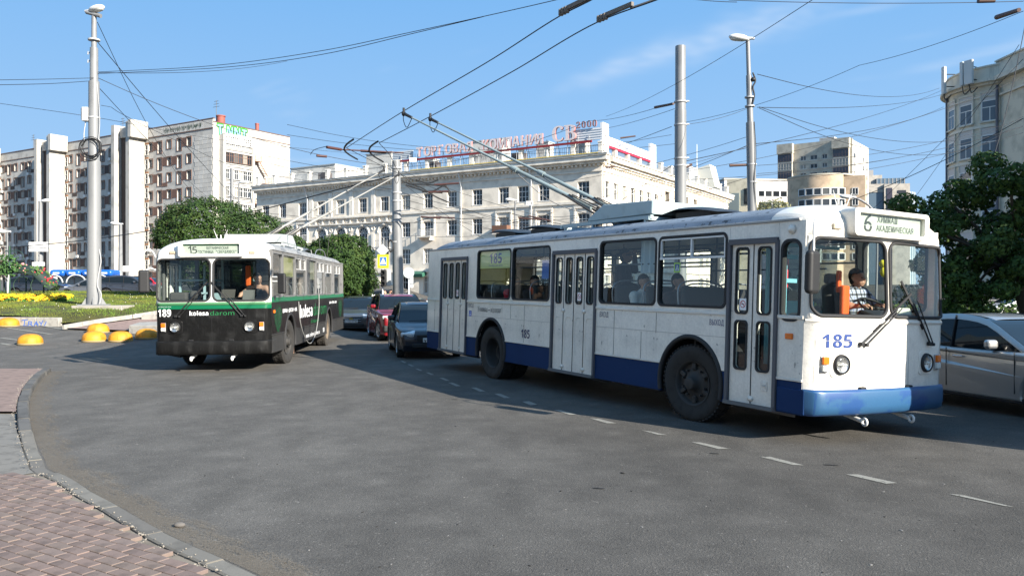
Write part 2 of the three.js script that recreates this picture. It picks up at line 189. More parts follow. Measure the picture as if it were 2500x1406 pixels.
// ---------- lane dashes ----------
{
  const dash = [[[2318, 1208], [2350, 1210], [2478, 1240], [2452, 1237]], [[2066, 1160], [2096, 1160], [2192, 1181], [2165, 1183]], [[1856, 1117], [1882, 1117], [1965, 1138], [1937, 1137]], [[1688, 1081], [1712, 1082], [1780, 1097], [1755, 1098]], [[1566, 1052], [1590, 1055], [1630, 1064], [1606, 1063]], [[1440, 1023], [1462, 1024], [1505, 1035], [1482, 1035]], [[1352, 1002], [1370, 1003], [1408, 1014], [1390, 1014]], [[1275, 982], [1292, 981], [1312, 989], [1295, 991]]];
  const more = [[1207, 963, 39], [1150, 948, 35], [1094, 936, 31], [1072, 924, 25], [1039, 911, 21], [1014, 902, 18], [994, 891, 17], [977, 883, 15]];
  for (const [x, y, w] of more) dash.push([[x, y], [x + w * 0.35, y - 0.5], [x + w, y + w * 0.25], [x + w * 0.62, y + w * 0.27]]);
  const worn = tex(256, 256, (i, j) => { const s = fbm(i, j, 256, 16, 140), t = tnoise(i, j, 256, 128, 150); const v = 235 - 60 * t; return [v, v, v * 0.97, s + t * 0.5 > 0.42 ? 255 : 40]; });
  const m = std(0.36, 0.35, 0.33, 0.9, { map: rep(worn, 2), transparent: true });
  const mk = new THREE.Group(); mk.name = 'lane_marking'; struct(mk); scene.add(mk);
  for (const d of dash) { const q = d.map(([x, y]) => gp(x, y)); const o = new THREE.Shape([q[0], q[1], q[2], q[3]].map((v) => new THREE.Vector2(v.x, -v.z))); const g = new THREE.ShapeGeometry(o).rotateX(-Math.PI / 2); g.computeVertexNormals(); mesh('dash', uvm(g.translate(0, 0.005, 0)), m, mk); }
  // hatching by the concrete domes
  for (const [x0, y0, x1, y1] of [[50, 819, 155, 827], [16, 825, 120, 833], [0, 838, 60, 842], [0, 845, 20, 847], [60, 814, 195, 822]]) { const a = gp(x0, y0), b = gp(x1, y1), w = 0.07; const g = beam(a.clone().setY(0.006 + gh(a.x, -a.z)), b.clone().setY(0.006 + gh(b.x, -b.z)), 0.14, 0.004); mesh('hatch_line', uvm(g), m, mk); }
}
// ---------- lawn, its concrete edge, the paved path beside it ----------
const LAWN = [[28, 0.62], [30.5, 0.70], [34, 1.1], [45, 1.575], [49, 1.64], [60, 1.66]];
const pathH = (x, D) => ramp(D, [[28, 0.32], [30.5, 0.41], [34, 0.80], [45, 1.5], [50, 1.5], [60, 1.2]]), lawnEdge = (D) => ramp(D, [[30.9, -17.2], [32.2, -15.2], [36, -13.6], [49, -13]]);
const lawnH = (x, D) => lerp(pathH(x, D) + 0.07, ramp(D, LAWN), sst(0, 2.2, lawnEdge(D) - x)) + 0.02 * n2(x * 0.8, D * 0.8);
{
  const green = tex(512, 512, (i, j) => { const f = fbm(i, j, 512, 8, 160), g = tnoise(i, j, 512, 256, 170), y = fbm(i, j, 512, 5, 175); const v = 0.7 + 0.5 * (f - 0.5) + 0.5 * (g - 0.5); return [v * (78 + 36 * y), v * 94, v * 34]; });
  const soil = std(0.75, 0.8, 0.7, 1, { map: rep(green, 0.35) });
  const lo = [gp(-120, 795, 0.40), gp(146, 800, 0.36), V(-15.2, 0, -32.2), V(-13.6, 0, -36), V(-13, 0, -49), V(-40, 0, -49)];
  const lawn = sheet('lawn', lo, lawnH, soil, 0.6); struct(lawn);
  // grass blades
  const cnt = 60000, sh = new THREE.Shape(lo.map((q) => new THREE.Vector2(q.x, -q.z))).getPoints(), blade = new THREE.BufferGeometry(); blade.setAttribute('position', new THREE.Float32BufferAttribute([-0.006, 0, 0, 0.006, 0, 0, 0.01, 0.055, 0.014], 3)); blade.computeVertexNormals(); blade.setAttribute('uv', new THREE.Float32BufferAttribute([0, 0, 1, 0, 0.5, 1], 2));
  const im = new THREE.InstancedMesh(blade, std(1, 1, 1, 0.9), cnt), M = new THREE.Matrix4(), Q = new THREE.Quaternion(), E = new THREE.Euler(), C = new THREE.Color(); let k = 0;
  const ins = (x, y) => { let c = false; for (let i = 0, j = sh.length - 1; i < sh.length; j = i++) { const a = sh[i], b = sh[j]; if ((a.y > y) !== (b.y > y) && x < (b.x - a.x) * (y - a.y) / (b.y - a.y) + a.x) c = !c; } return c; };
  while (k < cnt) { const x = rr(-33, -13), D = 29.5 + 20 * Math.pow(rnd(), 1.4); if (!ins(x, D) || x < -0.68 * D) continue; const s = rr(0.6, 1.5) * (1 + 0.5 * n2(x * 0.5, D * 0.5)); M.compose(V(x, lawnH(x, D) - 0.005, -D), Q.setFromEuler(E.set(rr(-0.5, 0.5), rnd() * 6.3, rr(-0.5, 0.5))), V(s * 1.6, s, s)); im.setMatrixAt(k, M); const t = rnd(), y = 0.5 + 0.5 * n2(x * 0.4 + 3, D * 0.4); im.setColorAt(k, C.setRGB(0.085 + 0.065 * t * y + 0.03 * y, 0.125 + 0.05 * t, 0.015 + 0.01 * t)); k++; }
  im.name = 'grass'; im.userData = { kind: 'stuff', label: 'short mown grass covering the sloping lawn', category: 'grass' }; shade(im); scene.add(im);
  // clover heads
  const cl = []; for (let i = 0; i < 90; i++) { const x = rr(-23, -14), D = rr(31, 45); if (!ins(x, D)) continue; cl.push(new THREE.IcosahedronGeometry(0.016, 0).translate(x, lawnH(x, D) + 0.07, -D)); }
  const c2 = mesh('clover_flowers', cl, std(0.7, 0.68, 0.6, 0.9)); c2.userData.kind = 'stuff'; tag(c2, 'tiny white clover heads dotted over the lawn', 'flowers');
  // concrete edge blocks with a blue graffiti tag
  const conc = std(0.36, 0.35, 0.33, 0.9, { map: T.stone });
  const e0 = gp(146, 800, 0.36), e1 = gp(-120, 795, 0.40), dir = e1.clone().sub(e0), n = 5; dir.y = 0;
  const edge = thing('lawn_edge_wall', 'pale concrete block wall along the lawn edge with a blue graffiti tag', 'wall', V(e0.x, 0.33, e0.z), Math.atan2(-dir.z, dir.x));
  const ll = dir.length() / n; for (let i = 0; i < n; i++) mesh('block', uvm(rbox(ll - 0.015, 0.42, 0.22, 0.025, ll * (i + 0.5), 0.19 + rr(-0.01, 0.01), 0)), conc, edge);
  const gm = decalMat(512, 160, (x, w, h) => { x.strokeStyle = '#3c64b4'; x.lineWidth = 13; x.lineCap = 'round'; x.lineJoin = 'round'; const L = [[[20, 40], [110, 28]], [[66, 34], [56, 130]], [[130, 60], [122, 132]], [[130, 60], [180, 66], [178, 96], [128, 98]], [[150, 98], [196, 134]], [[222, 132], [258, 58], [284, 130]], [[228, 104], [282, 102]], [[310, 62], [338, 100], [366, 40]], [[338, 100], [330, 140]], [[390, 130], [420, 60]], [[40, 130], [300, 148]]]; for (const l of L) { x.beginPath(); l.forEach(([a, b], i) => i ? x.lineTo(a, b) : x.moveTo(a, b)); x.stroke(); } }, { roughness: 0.9 });
  const gq = mesh('graffiti', new THREE.PlaneGeometry(1.35, 0.36), gm, edge); gq.position.set(0.95, 0.2, -0.116); gq.rotation.y = Math.PI; gq.scale.x = 1;
  // path of small red blocks
  const pathM = std(0.27, 0.19, 0.17, 0.95, { map: rep(T.stone, 1.2) });
  const pf = pathH;
  struct(sheet('paved_path', [gp(150, 802, 0.38), V(-15.1, 0, -32.2), V(-13.5, 0, -36), V(-12.9, 0, -49), V(-9, 0, -49), V(-10.2, 0, -36), V(-11.2, 0, -31.2), gp(325, 807, 0.36)], pf, pathM, 0.6));
  const pk = new THREE.Group(); pk.name = 'path_kerb'; struct(pk); scene.add(pk);
  const pe = [gp(152, 800, 0.42), V(-16, 0.58, -31.4), V(-15.15, 0.72, -32.3), V(-14.2, 0.95, -34.3), V(-13.55, 1.1, -36.1)];
  for (let i = 0; i < pe.length - 1; i++) { const l = pe[i].distanceTo(pe[i + 1]), m = Math.round(l / 1); for (let q = 0; q < m; q++) { const a = pe[i].clone().lerp(pe[i + 1], (q + 0.01) / m), b = pe[i].clone().lerp(pe[i + 1], (q + 0.99) / m); mesh('kerb_stone', uvm(beam(a, b, 0.09, 0.16)), conc, pk); } }
  const isl = thing('concrete_kerb_corner', 'rough grey concrete kerb corner behind the yellow domes', 'kerb', V(0, 0, 0));
  const ip = [gp(316, 808, 0.36), gp(340, 797, 0.4), gp(420, 794, 0.4), gp(420, 812, 0.33)]; { const s = poly(ip.map((q) => [q.x, -q.z])), g = extr(s, 0.26, { bevelEnabled: true, bevelSize: 0.03, bevelThickness: 0.03, bevelSegments: 2 }).rotateX(-Math.PI / 2).translate(0, 0.26, 0); mesh('kerb_block', uvm(g), conc, isl); mesh('kerb_step', uvm(box(2.2, 0.18, 0.3, ip[2].x - 0.2, 0.68, ip[2].z - 0.3)), conc, isl); }
}
// ---------- buildings ----------
// a building is a Group at its near corner: local x runs along face A towards the corner, face A looks along +z, face B along +x
const bld = (name, label, x, D, deg, base = 0) => thing(name, label, 'building', V(x, base, -D), -deg * Math.PI / 180);
const faceT = { A: (u, y, z = 0) => ({ p: V(-u, y, z), r: 0 }), B: (u, y, z = 0) => ({ p: V(z, y, -u), r: Math.PI / 2 }) };
const put = (m, f, u, y, z) => { const t = faceT[f](u, y, z); m.position.copy(t.p); m.rotation.y = t.r; return m; };
const onFace = (g, f) => f === 'A' ? g.scale(1, 1, 1) : g;                                   // shapes are drawn with x = -u (A) or x = u (B)
// wall with openings; u grows away from the corner
function wall(G, f, u0, u1, y0, y1, holes, mat, th = 0.4, name = 'wall') {
  const sx = f === 'A' ? -1 : 1, sh = poly([[sx * u0, y0], [sx * u1, y0], [sx * u1, y1], [sx * u0, y1]]);
  for (const [c, w, a, b, arch] of holes) { const x0 = sx * c - w / 2, x1 = sx * c + w / 2, p = new THREE.Path(); p.moveTo(x0, a); p.lineTo(x1, a); if (arch) { p.lineTo(x1, b - w / 2); p.absarc(sx * c, b - w / 2, w / 2, 0, Math.PI); } else { p.lineTo(x1, b); p.lineTo(x0, b); } p.lineTo(x0, a); sh.holes.push(p); }
  const g = extr(sh, th, { curveSegments: 8 }).translate(0, 0, -th); if (f === 'B') g.rotateY(Math.PI / 2);
  return mesh(name, uvm(g, 0.12), mat, G);
}
// window kinds: each a frame with its panes and sill as children; geometry is shared
const winCache = {};
function windowOf(G, f, u, y0, w, h, o = {}) {
  const key = [w.toFixed(2), h.toFixed(2), o.kind, o.arch].join();
  const c = winCache[key] ??= (() => {
    const t = o.t ?? 0.07, fr = [box(w, t, 0.09, 0, t / 2, 0), box(w, t, 0.09, 0, h - t / 2, 0), box(t, h - 2 * t, 0.09, -w / 2 + t / 2, h / 2, 0), box(t, h - 2 * t, 0.09, w / 2 - t / 2, h / 2, 0)];
    const tr = h * 0.66; if (o.kind !== 'plain') fr.push(box(w - 2 * t, t * 0.85, 0.07, 0, tr, 0));
    for (const q of o.kind === 'three' ? [-w / 6, w / 6] : o.kind === 'six' ? [-w / 6, w / 6] : o.kind === 'plain' ? [0] : [0.0]) fr.push(box(t * 0.8, h - 2 * t, 0.07, q, h / 2, 0.002));
    if (o.kind === 'six') fr.push(box(w - 2 * t, 0.04, 0.06, 0, h * 0.33, 0));
    return { fr: join(fr), pane: new THREE.PlaneGeometry(w - 0.02, h - 0.02).translate(0, h / 2, -0.03), sill: rbox(w + 0.16, 0.06, 0.3, 0.015, 0, -0.03, 0.1) };
  })();
  const m = mesh('window', c.fr, o.frame ?? winWhite, G); put(m, f, u, y0, o.z ?? -0.22);
  mesh('pane', c.pane, o.glass ?? panes[Math.floor(rnd() * panes.length)], m); if (o.sill !== false) mesh('sill', c.sill, o.sillM ?? winWhite, m);
  return m;
}
const winWhite = std(0.66, 0.65, 0.62, 0.6), winBrown = std(0.17, 0.10, 0.075, 0.7);
const panes = [glassDark, glassDark, std(0.03, 0.035, 0.04, 0.05), std(0.10, 0.10, 0.095, 0.08), std(0.05, 0.055, 0.06, 0.05), std(0.28, 0.26, 0.22, 0.15)];
const strip = (G, name, f, u0, u1, y, h, d, mat, z = 0) => { const sx = f === 'A' ? -1 : 1; const g = box(Math.abs(u1 - u0), h, d, sx * (u0 + u1) / 2, y + h / 2, z + d / 2); if (f === 'B') g.rotateY(Math.PI / 2); return mesh(name, uvm(g, 0.2), mat, G); };
const stuffed = (m) => { m.userData.kind = 'stuff'; return m; };
{ // ===== four-storey plastered corner building with the rooftop sign
  const G = bld('plastered_corner_building', 'four storey pale plastered corner building with balustrade and rooftop sign', 10, 90, 31.5);
  const pl = std(0.80, 0.735, 0.645, 0.92, { map: rep(T.plaster, 1.5) }), tr = std(0.84, 0.785, 0.705, 0.85, { map: T.plaster }), metal = std(0.30, 0.31, 0.32, 0.6), roofM = std(0.33, 0.36, 0.38, 0.5, { map: T.wear });
  const colA = [2.3, 7.4, 10.2, 12.9, 16.7, 20.5, 24.2, 27.8, 31.4, 35.2, 39.2, 42.8, 46.4, 50.4, 53.9], colB = [1.4, 3.7, 6.2, 8.7, 11.3, 13.8, 16.3, 34.3, 36.9, 39.3, 41.8];
  const rows = [[1.2, 3.3], [4.95, 6.85], [8.4, 10.3], [11.95, 13.85]], W = 1.45, LA = 55.8, LB = 47.5, arch = [31.4, 35.2, 39.2, 42.8];
  const hA = [], hB = [];
  for (const u of colA) rows.forEach(([a, b], i) => { const ar = i === 2 && arch.includes(u); if (ar) hA.push([u, 1.7, 7.2, 10.0, true]); else hA.push([u, W, a, b]); });
  for (const u of colB) rows.forEach(([a, b]) => hB.push([u, 1.25, a, b]));
  const lg = [20.0, 24.0, 27.6, 31.2]; for (const u of lg) hB.push([u, 2.0, 10.7, 14.6]);
  wall(G, 'A', 0, LA, -2, 16, hA, pl); wall(G, 'B', 0.4, LB, -2, 16, hB, pl);
  mesh('inner_core', box(LA - 1.2, 16, LB - 1.2, -LA / 2, 7.8, -LB / 2), std(0.05, 0.05, 0.05, 1), G);
  wall(G, 'A', 0, 0.1, 0, 0.1, [], pl, 0.1, 'corner_stone');
  for (const [a, b, c] of hA) { const w = b; if (w === 1.7) { const m = windowOf(G, 'A', a, 7.2, 1.66, 2.0, { kind: 'three' }); const fan = []; for (const t of [0.6, 1.2, 1.94, 2.54]) fan.push(bar(V(0, 2.0, 0), V(Math.cos(t) * 0.83, 2.0 + Math.sin(t) * 0.8, 0), 0.025)); fan.push(new THREE.TorusGeometry(0.82, 0.05, 6, 20, Math.PI).translate(0, 1.98, 0), new THREE.TorusGeometry(0.4, 0.025, 5, 14, Math.PI).translate(0, 1.98, 0)); mesh('fanlight', fan, winWhite, m); mesh('pane', new THREE.CircleGeometry(0.84, 18, 0, Math.PI).translate(0, 1.98, -0.03), glassDark, m);
      mesh('archivolt', new THREE.TorusGeometry(1.12, 0.14, 6, 26, Math.PI).scale(1, 1, 0.7), tr, G).position.copy(faceT.A(a, 9.15, 0.02).p); put(mesh('keystone', rbox(0.34, 0.4, 0.3, 0.04), tr, G), 'A', a, 10.32, 0.08);
      for (const q of [-1.9]) { put(mesh('medallion', new THREE.TorusGeometry(0.24, 0.07, 6, 18), tr, G), 'A', a + q, 9.75, 0.03); put(mesh('pilaster', rbox(0.5, 3.9, 0.16, 0.03), tr, G), 'A', a + q, 7.1, 0.06); }
      put(mesh('railing', [...Array(13).keys()].map((i) => box(0.03, 0.9, 0.03, -1.1 + i * 0.183, 0.45, 0.7)).concat([box(2.3, 0.05, 0.05, 0, 0.92, 0.7), box(2.3, 0.04, 0.04, 0, 0.08, 0.7), box(2.3, 0.14, 0.8, 0, -0.05, 0.38)]), metal, G), 'A', a, 7.15, 0);
    } else windowOf(G, 'A', a, c, W, hA.find((h) => h[0] === a && h[2] === c)[3] - c, { kind: rnd() < 0.55 ? 'six' : 'three' }); }
  for (const [a, b, c, d] of hB) if (b < 1.5) windowOf(G, 'B', a, c, b, d - c, { kind: 'two' });
  for (const u of lg) { put(mesh('loggia_back', box(2.0, 3.9, 0.1), std(0.62, 0.52, 0.38, 0.9), G), 'B', u, 12.65, -1.1); put(mesh('loggia_reveal', [box(0.1, 3.9, 1.1, -1.05, 0, 0.55), box(0.1, 3.9, 1.1, 1.05, 0, 0.55), box(2, 0.1, 1.1, 0, 1.99, 0.55)], pl, G), 'B', u, 12.65, -1.1); for (const q of [-1.3]) put(mesh('half_column', bar(V(0, -2, 0), V(0, 2.1, 0), 0.24, 0.21, 14), tr, G), 'B', u + q, 12.6, 0.05); put(mesh('loggia_door', [box(0.9, 2.5, 0.06, -0.35, -0.6, 0)], std(0.3, 0.16, 0.07, 0.7), G), 'B', u, 12.65, -1.03); }
  // mouldings
  for (const [f, L] of [['A', LA], ['B', LB]]) {
    strip(G, 'string_course', f, f === 'A' ? -0.2 : 0.2, L, 11.35, 0.28, 0.16, tr); strip(G, 'string_course', f, f === 'A' ? -0.2 : 0.2, L, 3.85, 0.3, 0.22, tr);
    strip(G, 'architrave', f, f === 'A' ? -0.12 : 0.12, L, 14.85, 0.12, 0.12, tr); strip(G, 'cornice', f, f === 'A' ? -0.55 : 0.55, L, 15.72, 0.28, 0.55, tr); strip(G, 'cornice', f, f === 'A' ? -0.95 : 0.95, L, 16.0, 0.5, 0.95, tr); strip(G, 'cornice', f, f === 'A' ? -1.1 : 1.1, L, 16.5, 0.14, 1.1, tr);
    const dn = []; for (let u = 0.3; u < L; u += 0.55) { const g = box(0.26, 0.24, 0.34, f === 'A' ? -u : u, 15.6, 0.17); if (f === 'B') g.rotateY(Math.PI / 2); dn.push(g); } stuffed(mesh('dentils', dn, tr, G));
    strip(G, 'eaves', f, f === 'A' ? -1.15 : 1.15, L, 16.64, 0.06, 1.2, roofM, -0.05);
  }
  for (const u of [29.6, 33.3, 37.2, 41, 44.7]) put(mesh('pilaster', [rbox(0.7, 3.6, 0.14, 0.03), rbox(0.9, 0.3, 0.22, 0.04, 0, 1.75, 0)], tr, G), 'A', u, 13.4, 0.05);
  strip(G, 'balcony_band', 'A', 29.3, 45, 10.45, 0.16, 0.3, tr); strip(G, 'balcony_band', 'A', 29.3, 45, 11.3, 0.2, 0.32, tr);
  for (let u = 29.6; u < 45; u += 1.28) put(mesh('band_post', rbox(0.24, 0.75, 0.2, 0.02), tr, G), 'A', u, 10.95, 0.1);
  for (let u = 30.2; u < 45; u += 2.56) put(mesh('band_roundel', new THREE.TorusGeometry(0.22, 0.07, 6, 18), tr, G), 'A', u, 10.95, 0.06);
  for (const u of [9, 19, 29, 45.3, 56.6]) put(mesh('downpipe', [bar(V(0, -15, 0), V(0, -1.6, 0), 0.08), bar(V(0, -1.6, 0), V(0, -0.2, 0.55), 0.08), lathe([[0.06, -0.25], [0.18, 0]], 8).translate(0, 0, 0.55)], std(0.6, 0.6, 0.59, 0.5), G), 'A', u, 15.9, 0.14);
  for (const u of [0.4, 18, 33, 44.6]) put(mesh('downpipe', [bar(V(0, -15, 0), V(0, -1.6, 0), 0.08), bar(V(0, -1.6, 0), V(0, -0.2, 0.55), 0.08)], std(0.6, 0.6, 0.59, 0.5), G), 'B', u, 15.9, 0.14);
  for (const [u, y, wood] of [[2.3, 8.3, 0], [7.4, 8.3, 0], [12.9, 8.3, 1], [24.2, 8.3, 0], [46.4, 8.3, 0]]) { const b = put(mesh('balcony', [rbox(2.1, 0.16, 1.0, 0.03, 0, -0.02, 0.5), box(0.14, 0.35, 0.8, -0.8, -0.25, 0.4), box(0.14, 0.35, 0.8, 0.8, -0.25, 0.4)], tr, G), 'A', u, y, 0); mesh('railing', wood ? [box(2.1, 0.95, 0.05, 0, 0.5, 0.97), box(0.05, 0.95, 0.95, -1.02, 0.5, 0.5), box(0.05, 0.95, 0.95, 1.02, 0.5, 0.5)] : [...Array(13).keys()].map((i) => box(0.03, 0.95, 0.03, -1 + i * 0.167, 0.5, 0.97)).concat([...Array(5).keys()].flatMap((i) => [box(0.03, 0.95, 0.03, -1.02, 0.5, 0.2 + i * 0.18), box(0.03, 0.95, 0.03, 1.02, 0.5, 0.2 + i * 0.18)]), [box(2.1, 0.05, 0.05, 0, 0.98, 0.97), box(0.05, 0.05, 0.95, -1.02, 0.98, 0.5), box(0.05, 0.05, 0.95, 1.02, 0.98, 0.5)]), wood ? std(0.16, 0.08, 0.05, 0.8) : metal, b); put(mesh('balcony_surround', [box(0.2, 2.6, 0.2, -1.05, 1.3, 0), box(0.2, 2.6, 0.2, 1.05, 1.3, 0), box(2.3, 0.2, 0.24, 0, 2.65, 0)], tr, G), 'A', u, y, 0.02); }
  // shop fronts at street level by the pole
  put(mesh('shop_canopy', [rbox(2.2, 1.6, 0.5, 0.05)], std(0.65, 0.42, 0.02, 0.6), G), 'A', 21.5, 3.3, 0.25); put(mesh('shop_portal', [box(0.7, 5, 0.4, 0, 0, 0)], std(0.5, 0.2, 0.07, 0.8), G), 'A', 23.4, 2, 0.2); put(mesh('shop_portal', [box(0.7, 5, 0.4, 0, 0, 0)], std(0.18, 0.07, 0.035, 0.8), G), 'A', 28.6, 2, 0.2); put(mesh('awning', rbox(2.4, 0.4, 0.7, 0.1, 0, 0, 0, 0, 0.5), std(0.7, 0.08, 0.02, 0.6), G), 'A', 22.1, 4.6, 0.5); put(mesh('awning', rbox(3.2, 0.5, 0.9, 0.06, 0, 0, 0, 0, 0.4), std(0.03, 0.12, 0.08, 0.6), G), 'A', 26, 3.6, 0.5);
  // roof and parapet
  mesh('roof', uvm(box(LA - 0.2, 0.3, LB - 0.2, -LA / 2, 16.6, -LB / 2), 0.2), roofM, G);
  for (const [f, L, off] of [['A', LA, 0.3], ['B', LB, 0.3]]) { const n = Math.round(L / 3.55), st = (L - 0.4) / n; for (let i = 0; i <= n; i++) { if (f === 'B' && i === 0) continue; const u = 0.2 + st * i; put(mesh('parapet_pier', [rbox(0.5, 1.35, 0.5, 0.03, 0, 0.67, 0), rbox(0.62, 0.16, 0.62, 0.03, 0, 1.42, 0)], tr, G), f, u, 16.7, -0.2);
    if (i < n) { const R = [box(st - 0.6, 0.05, 0.05, 0, 1.15, 0), box(st - 0.6, 0.04, 0.04, 0, 0.25, 0)]; for (let k = 0; k < 12; k++) R.push(box(0.03, 0.95, 0.03, -st / 2 + 0.4 + k * (st - 0.8) / 11, 0.7, 0)); put(mesh('parapet_railing', R, metal, G), f, u + st / 2, 16.7, -0.2); } } }
  // roof houses, hatch, yellow gas line
  const rh = std(0.62, 0.6, 0.56, 0.9, { map: T.plaster });
  const house = (u, z, w, h, d) => { const b = mesh('roof_house', uvm(box(w, h, d, -u, 16.7 + h / 2, z), 0.2), rh, G); mesh('capping', box(w + 0.2, 0.14, d + 0.2, -u, 16.7 + h + 0.07, z), roofM, b); };
  house(34.5, -3.6, 4.5, 3.4, 2.2); house(17.5, -4, 5, 3.6, 2); house(9, -3.2, 1.6, 2.5, 1.4); house(49, -8, 9, 3, 7); house(4, -3, 1.6, 2.2, 1.2); house(26, -3.2, 1.3, 1.9, 1.2);
  for (const u of [11.6, 24.5, 43.5]) mesh('dormer_hatch', box(1.5, 1.2, 1.2, -u, 17.4, -1.5), std(0.06, 0.045, 0.04, 0.8), G);
  mesh('yellow_pipe', bar(V(-27, 16.95, 0.1), V(-0.5, 16.95, 0.1), 0.05), std(0.6, 0.42, 0.05, 0.6), G);
  { const bx = mesh('roof_pavilion', [box(6, 3.4, 7, -5, 18.4, -38)], std(0.36, 0.37, 0.38, 0.5), G); mesh('skylight', box(2.2, 3.6, 3, -0.8, 18.6, -40, 0, 0, 0.25), std(0.6, 0.58, 0.5, 0.5), bx); const m = mesh('roof_plant', [rbox(1.6, 1.4, 1.6, 0.1, -1.2, 17.6, -42)], black, G); void m; }
  G.updateMatrixWorld();
  // --- the rooftop sign: letters on a frame
  const S = thing('rooftop_letter_sign', 'large pale red-edged Cyrillic letter sign on a frame along the plastered building roof', 'sign', G.position.clone(), G.rotation.y);
  const red = std(0.22, 0.02, 0.02, 0.5), face = std(0.66, 0.58, 0.57, 0.6), edge = std(0.45, 0.2, 0.18, 0.6), Z = 0.1;
  mesh('beam', beam(V(-29, 18.25, Z), V(-1.2, 18.25, Z), 0.16, 0.24), red, S);
  const struts = []; for (let u = 1.6; u < 29; u += 1.35) struts.push(bar(V(-u, 16.8, Z), V(-u, 19.0, Z - 0.1), 0.035, 0.035, 5), bar(V(-u, 18.9, Z - 0.1), V(-u - 0.3, 16.8, Z - 1.6), 0.03, 0.03, 5)); stuffed(mesh('struts', struts, metal, S));
  const letter = (ch, x, y, h, f = font, m = face, m2 = edge, depth = 0.22) => { if (ch === ' ') return 0; const g = new TextGeometry(ch, { font: f, size: h, depth, curveSegments: 5, bevelEnabled: false }); g.computeBoundingBox(); const w = g.boundingBox.max.x; const b = shade(new THREE.Mesh(flat(g).translate(x, y, Z - 0.1), [m, m2])); const g2 = new TextGeometry(ch, { font: f, size: h, depth, curveSegments: 5, bevelEnabled: false }); b.geometry = g2.translate(x, y, Z - 0.1); b.name = 'letter'; S.add(b); return w; };
  { const txt = 'ТОРГОВАЯ КОМПАНИЯ', x0 = -26.0, x1 = -7.6, hgt = 1.22; const adv = (x1 - x0) / (txt.length - 0.3); [...txt].forEach((c, i) => letter(c, x0 + i * adv, 18.55, hgt)); }
  letter('С', -6.3, 18.6, 1.75, serif, face, edge, 0.3); letter('В', -4.7, 18.6, 1.75, serif, face, edge, 0.3); [...'2000'].forEach((c, i) => letter(c, -3.2 + i * 0.68, 19.85, 0.75, serif, std(0.16, 0.10, 0.10, 0.6), edge, 0.12));
  for (let i = 0; i < 5; i++) mesh('louvre', box(4.0, 0.22, 0.12, -2.0, 18.55 + i * 0.27, Z - 0.25, 0, -0.3), std(0.5, 0.52, 0.54, 0.4), S);
  for (let i = 0; i < 5; i++) mesh('louvre', box(3.4, 0.2, 0.1, -28.4, 18.6 + i * 0.22, Z - 0.2, 0, -0.3), std(0.45, 0.48, 0.5, 0.4), S);
  // --- white sign board over face B
  const S2 = thing('rooftop_sign_board', 'white sign board with red stripe and two upright panels on the sunlit roof edge', 'sign', G.position.clone(), G.rotation.y);
  const wp = std(0.75, 0.74, 0.72, 0.5); const bl = (f, u, y, w, h, d, m, n) => put(mesh(n, box(w, h, d), m, S2), f, u, y, -0.1);
  bl('B', 0.9, 18.7, 1.6, 3.2, 0.3, wp, 'upright_panel'); bl('B', 15.2, 18.6, 1.8, 3.0, 0.3, wp, 'upright_panel'); bl('B', 8.0, 18.45, 12.6, 0.95, 0.25, wp, 'board'); bl('B', 8.0, 17.82, 12.6, 0.24, 0.3, std(0.5, 0.02, 0.05, 0.5), 'stripe');
  const tx = put(mesh('lettering', new THREE.PlaneGeometry(12, 0.8), decalMat(1024, 96, (x, w, h) => fitText(x, 'СТОЛИЧНАЯ КУХНЯ   ул. 1 эт', 20, 20, w - 40, h - 36, '#5d6d95')), S2), 'B', 8, 18.45, 0.04); void tx;
  for (const u of [0.9, 15.2]) put(mesh('arrow', new THREE.PlaneGeometry(1, 1), decalMat(64, 64, (x) => { x.strokeStyle = '#444'; x.lineWidth = 6; x.beginPath(); x.moveTo(44, 16); x.lineTo(18, 34); x.lineTo(48, 40); x.stroke(); }), S2), 'B', u, 18.9, 0.07);
  const tw = thing('red_white_mast', 'thin red and white lattice mast behind the plastered building', 'mast', at(1702, 400, 300).setY(0)); for (let i = 0; i < 8; i++) mesh('mast_section', bar(V(0, 6 * i, 0), V(0, 6 * i + 6, 0), 0.8 - i * 0.08, 0.75 - i * 0.08, 4), i % 2 ? wp : std(0.5, 0.05, 0.04, 0.6), tw); mesh('tip', bar(V(0, 48, 0), V(0, 55, 0), 0.12), wp, tw);
}
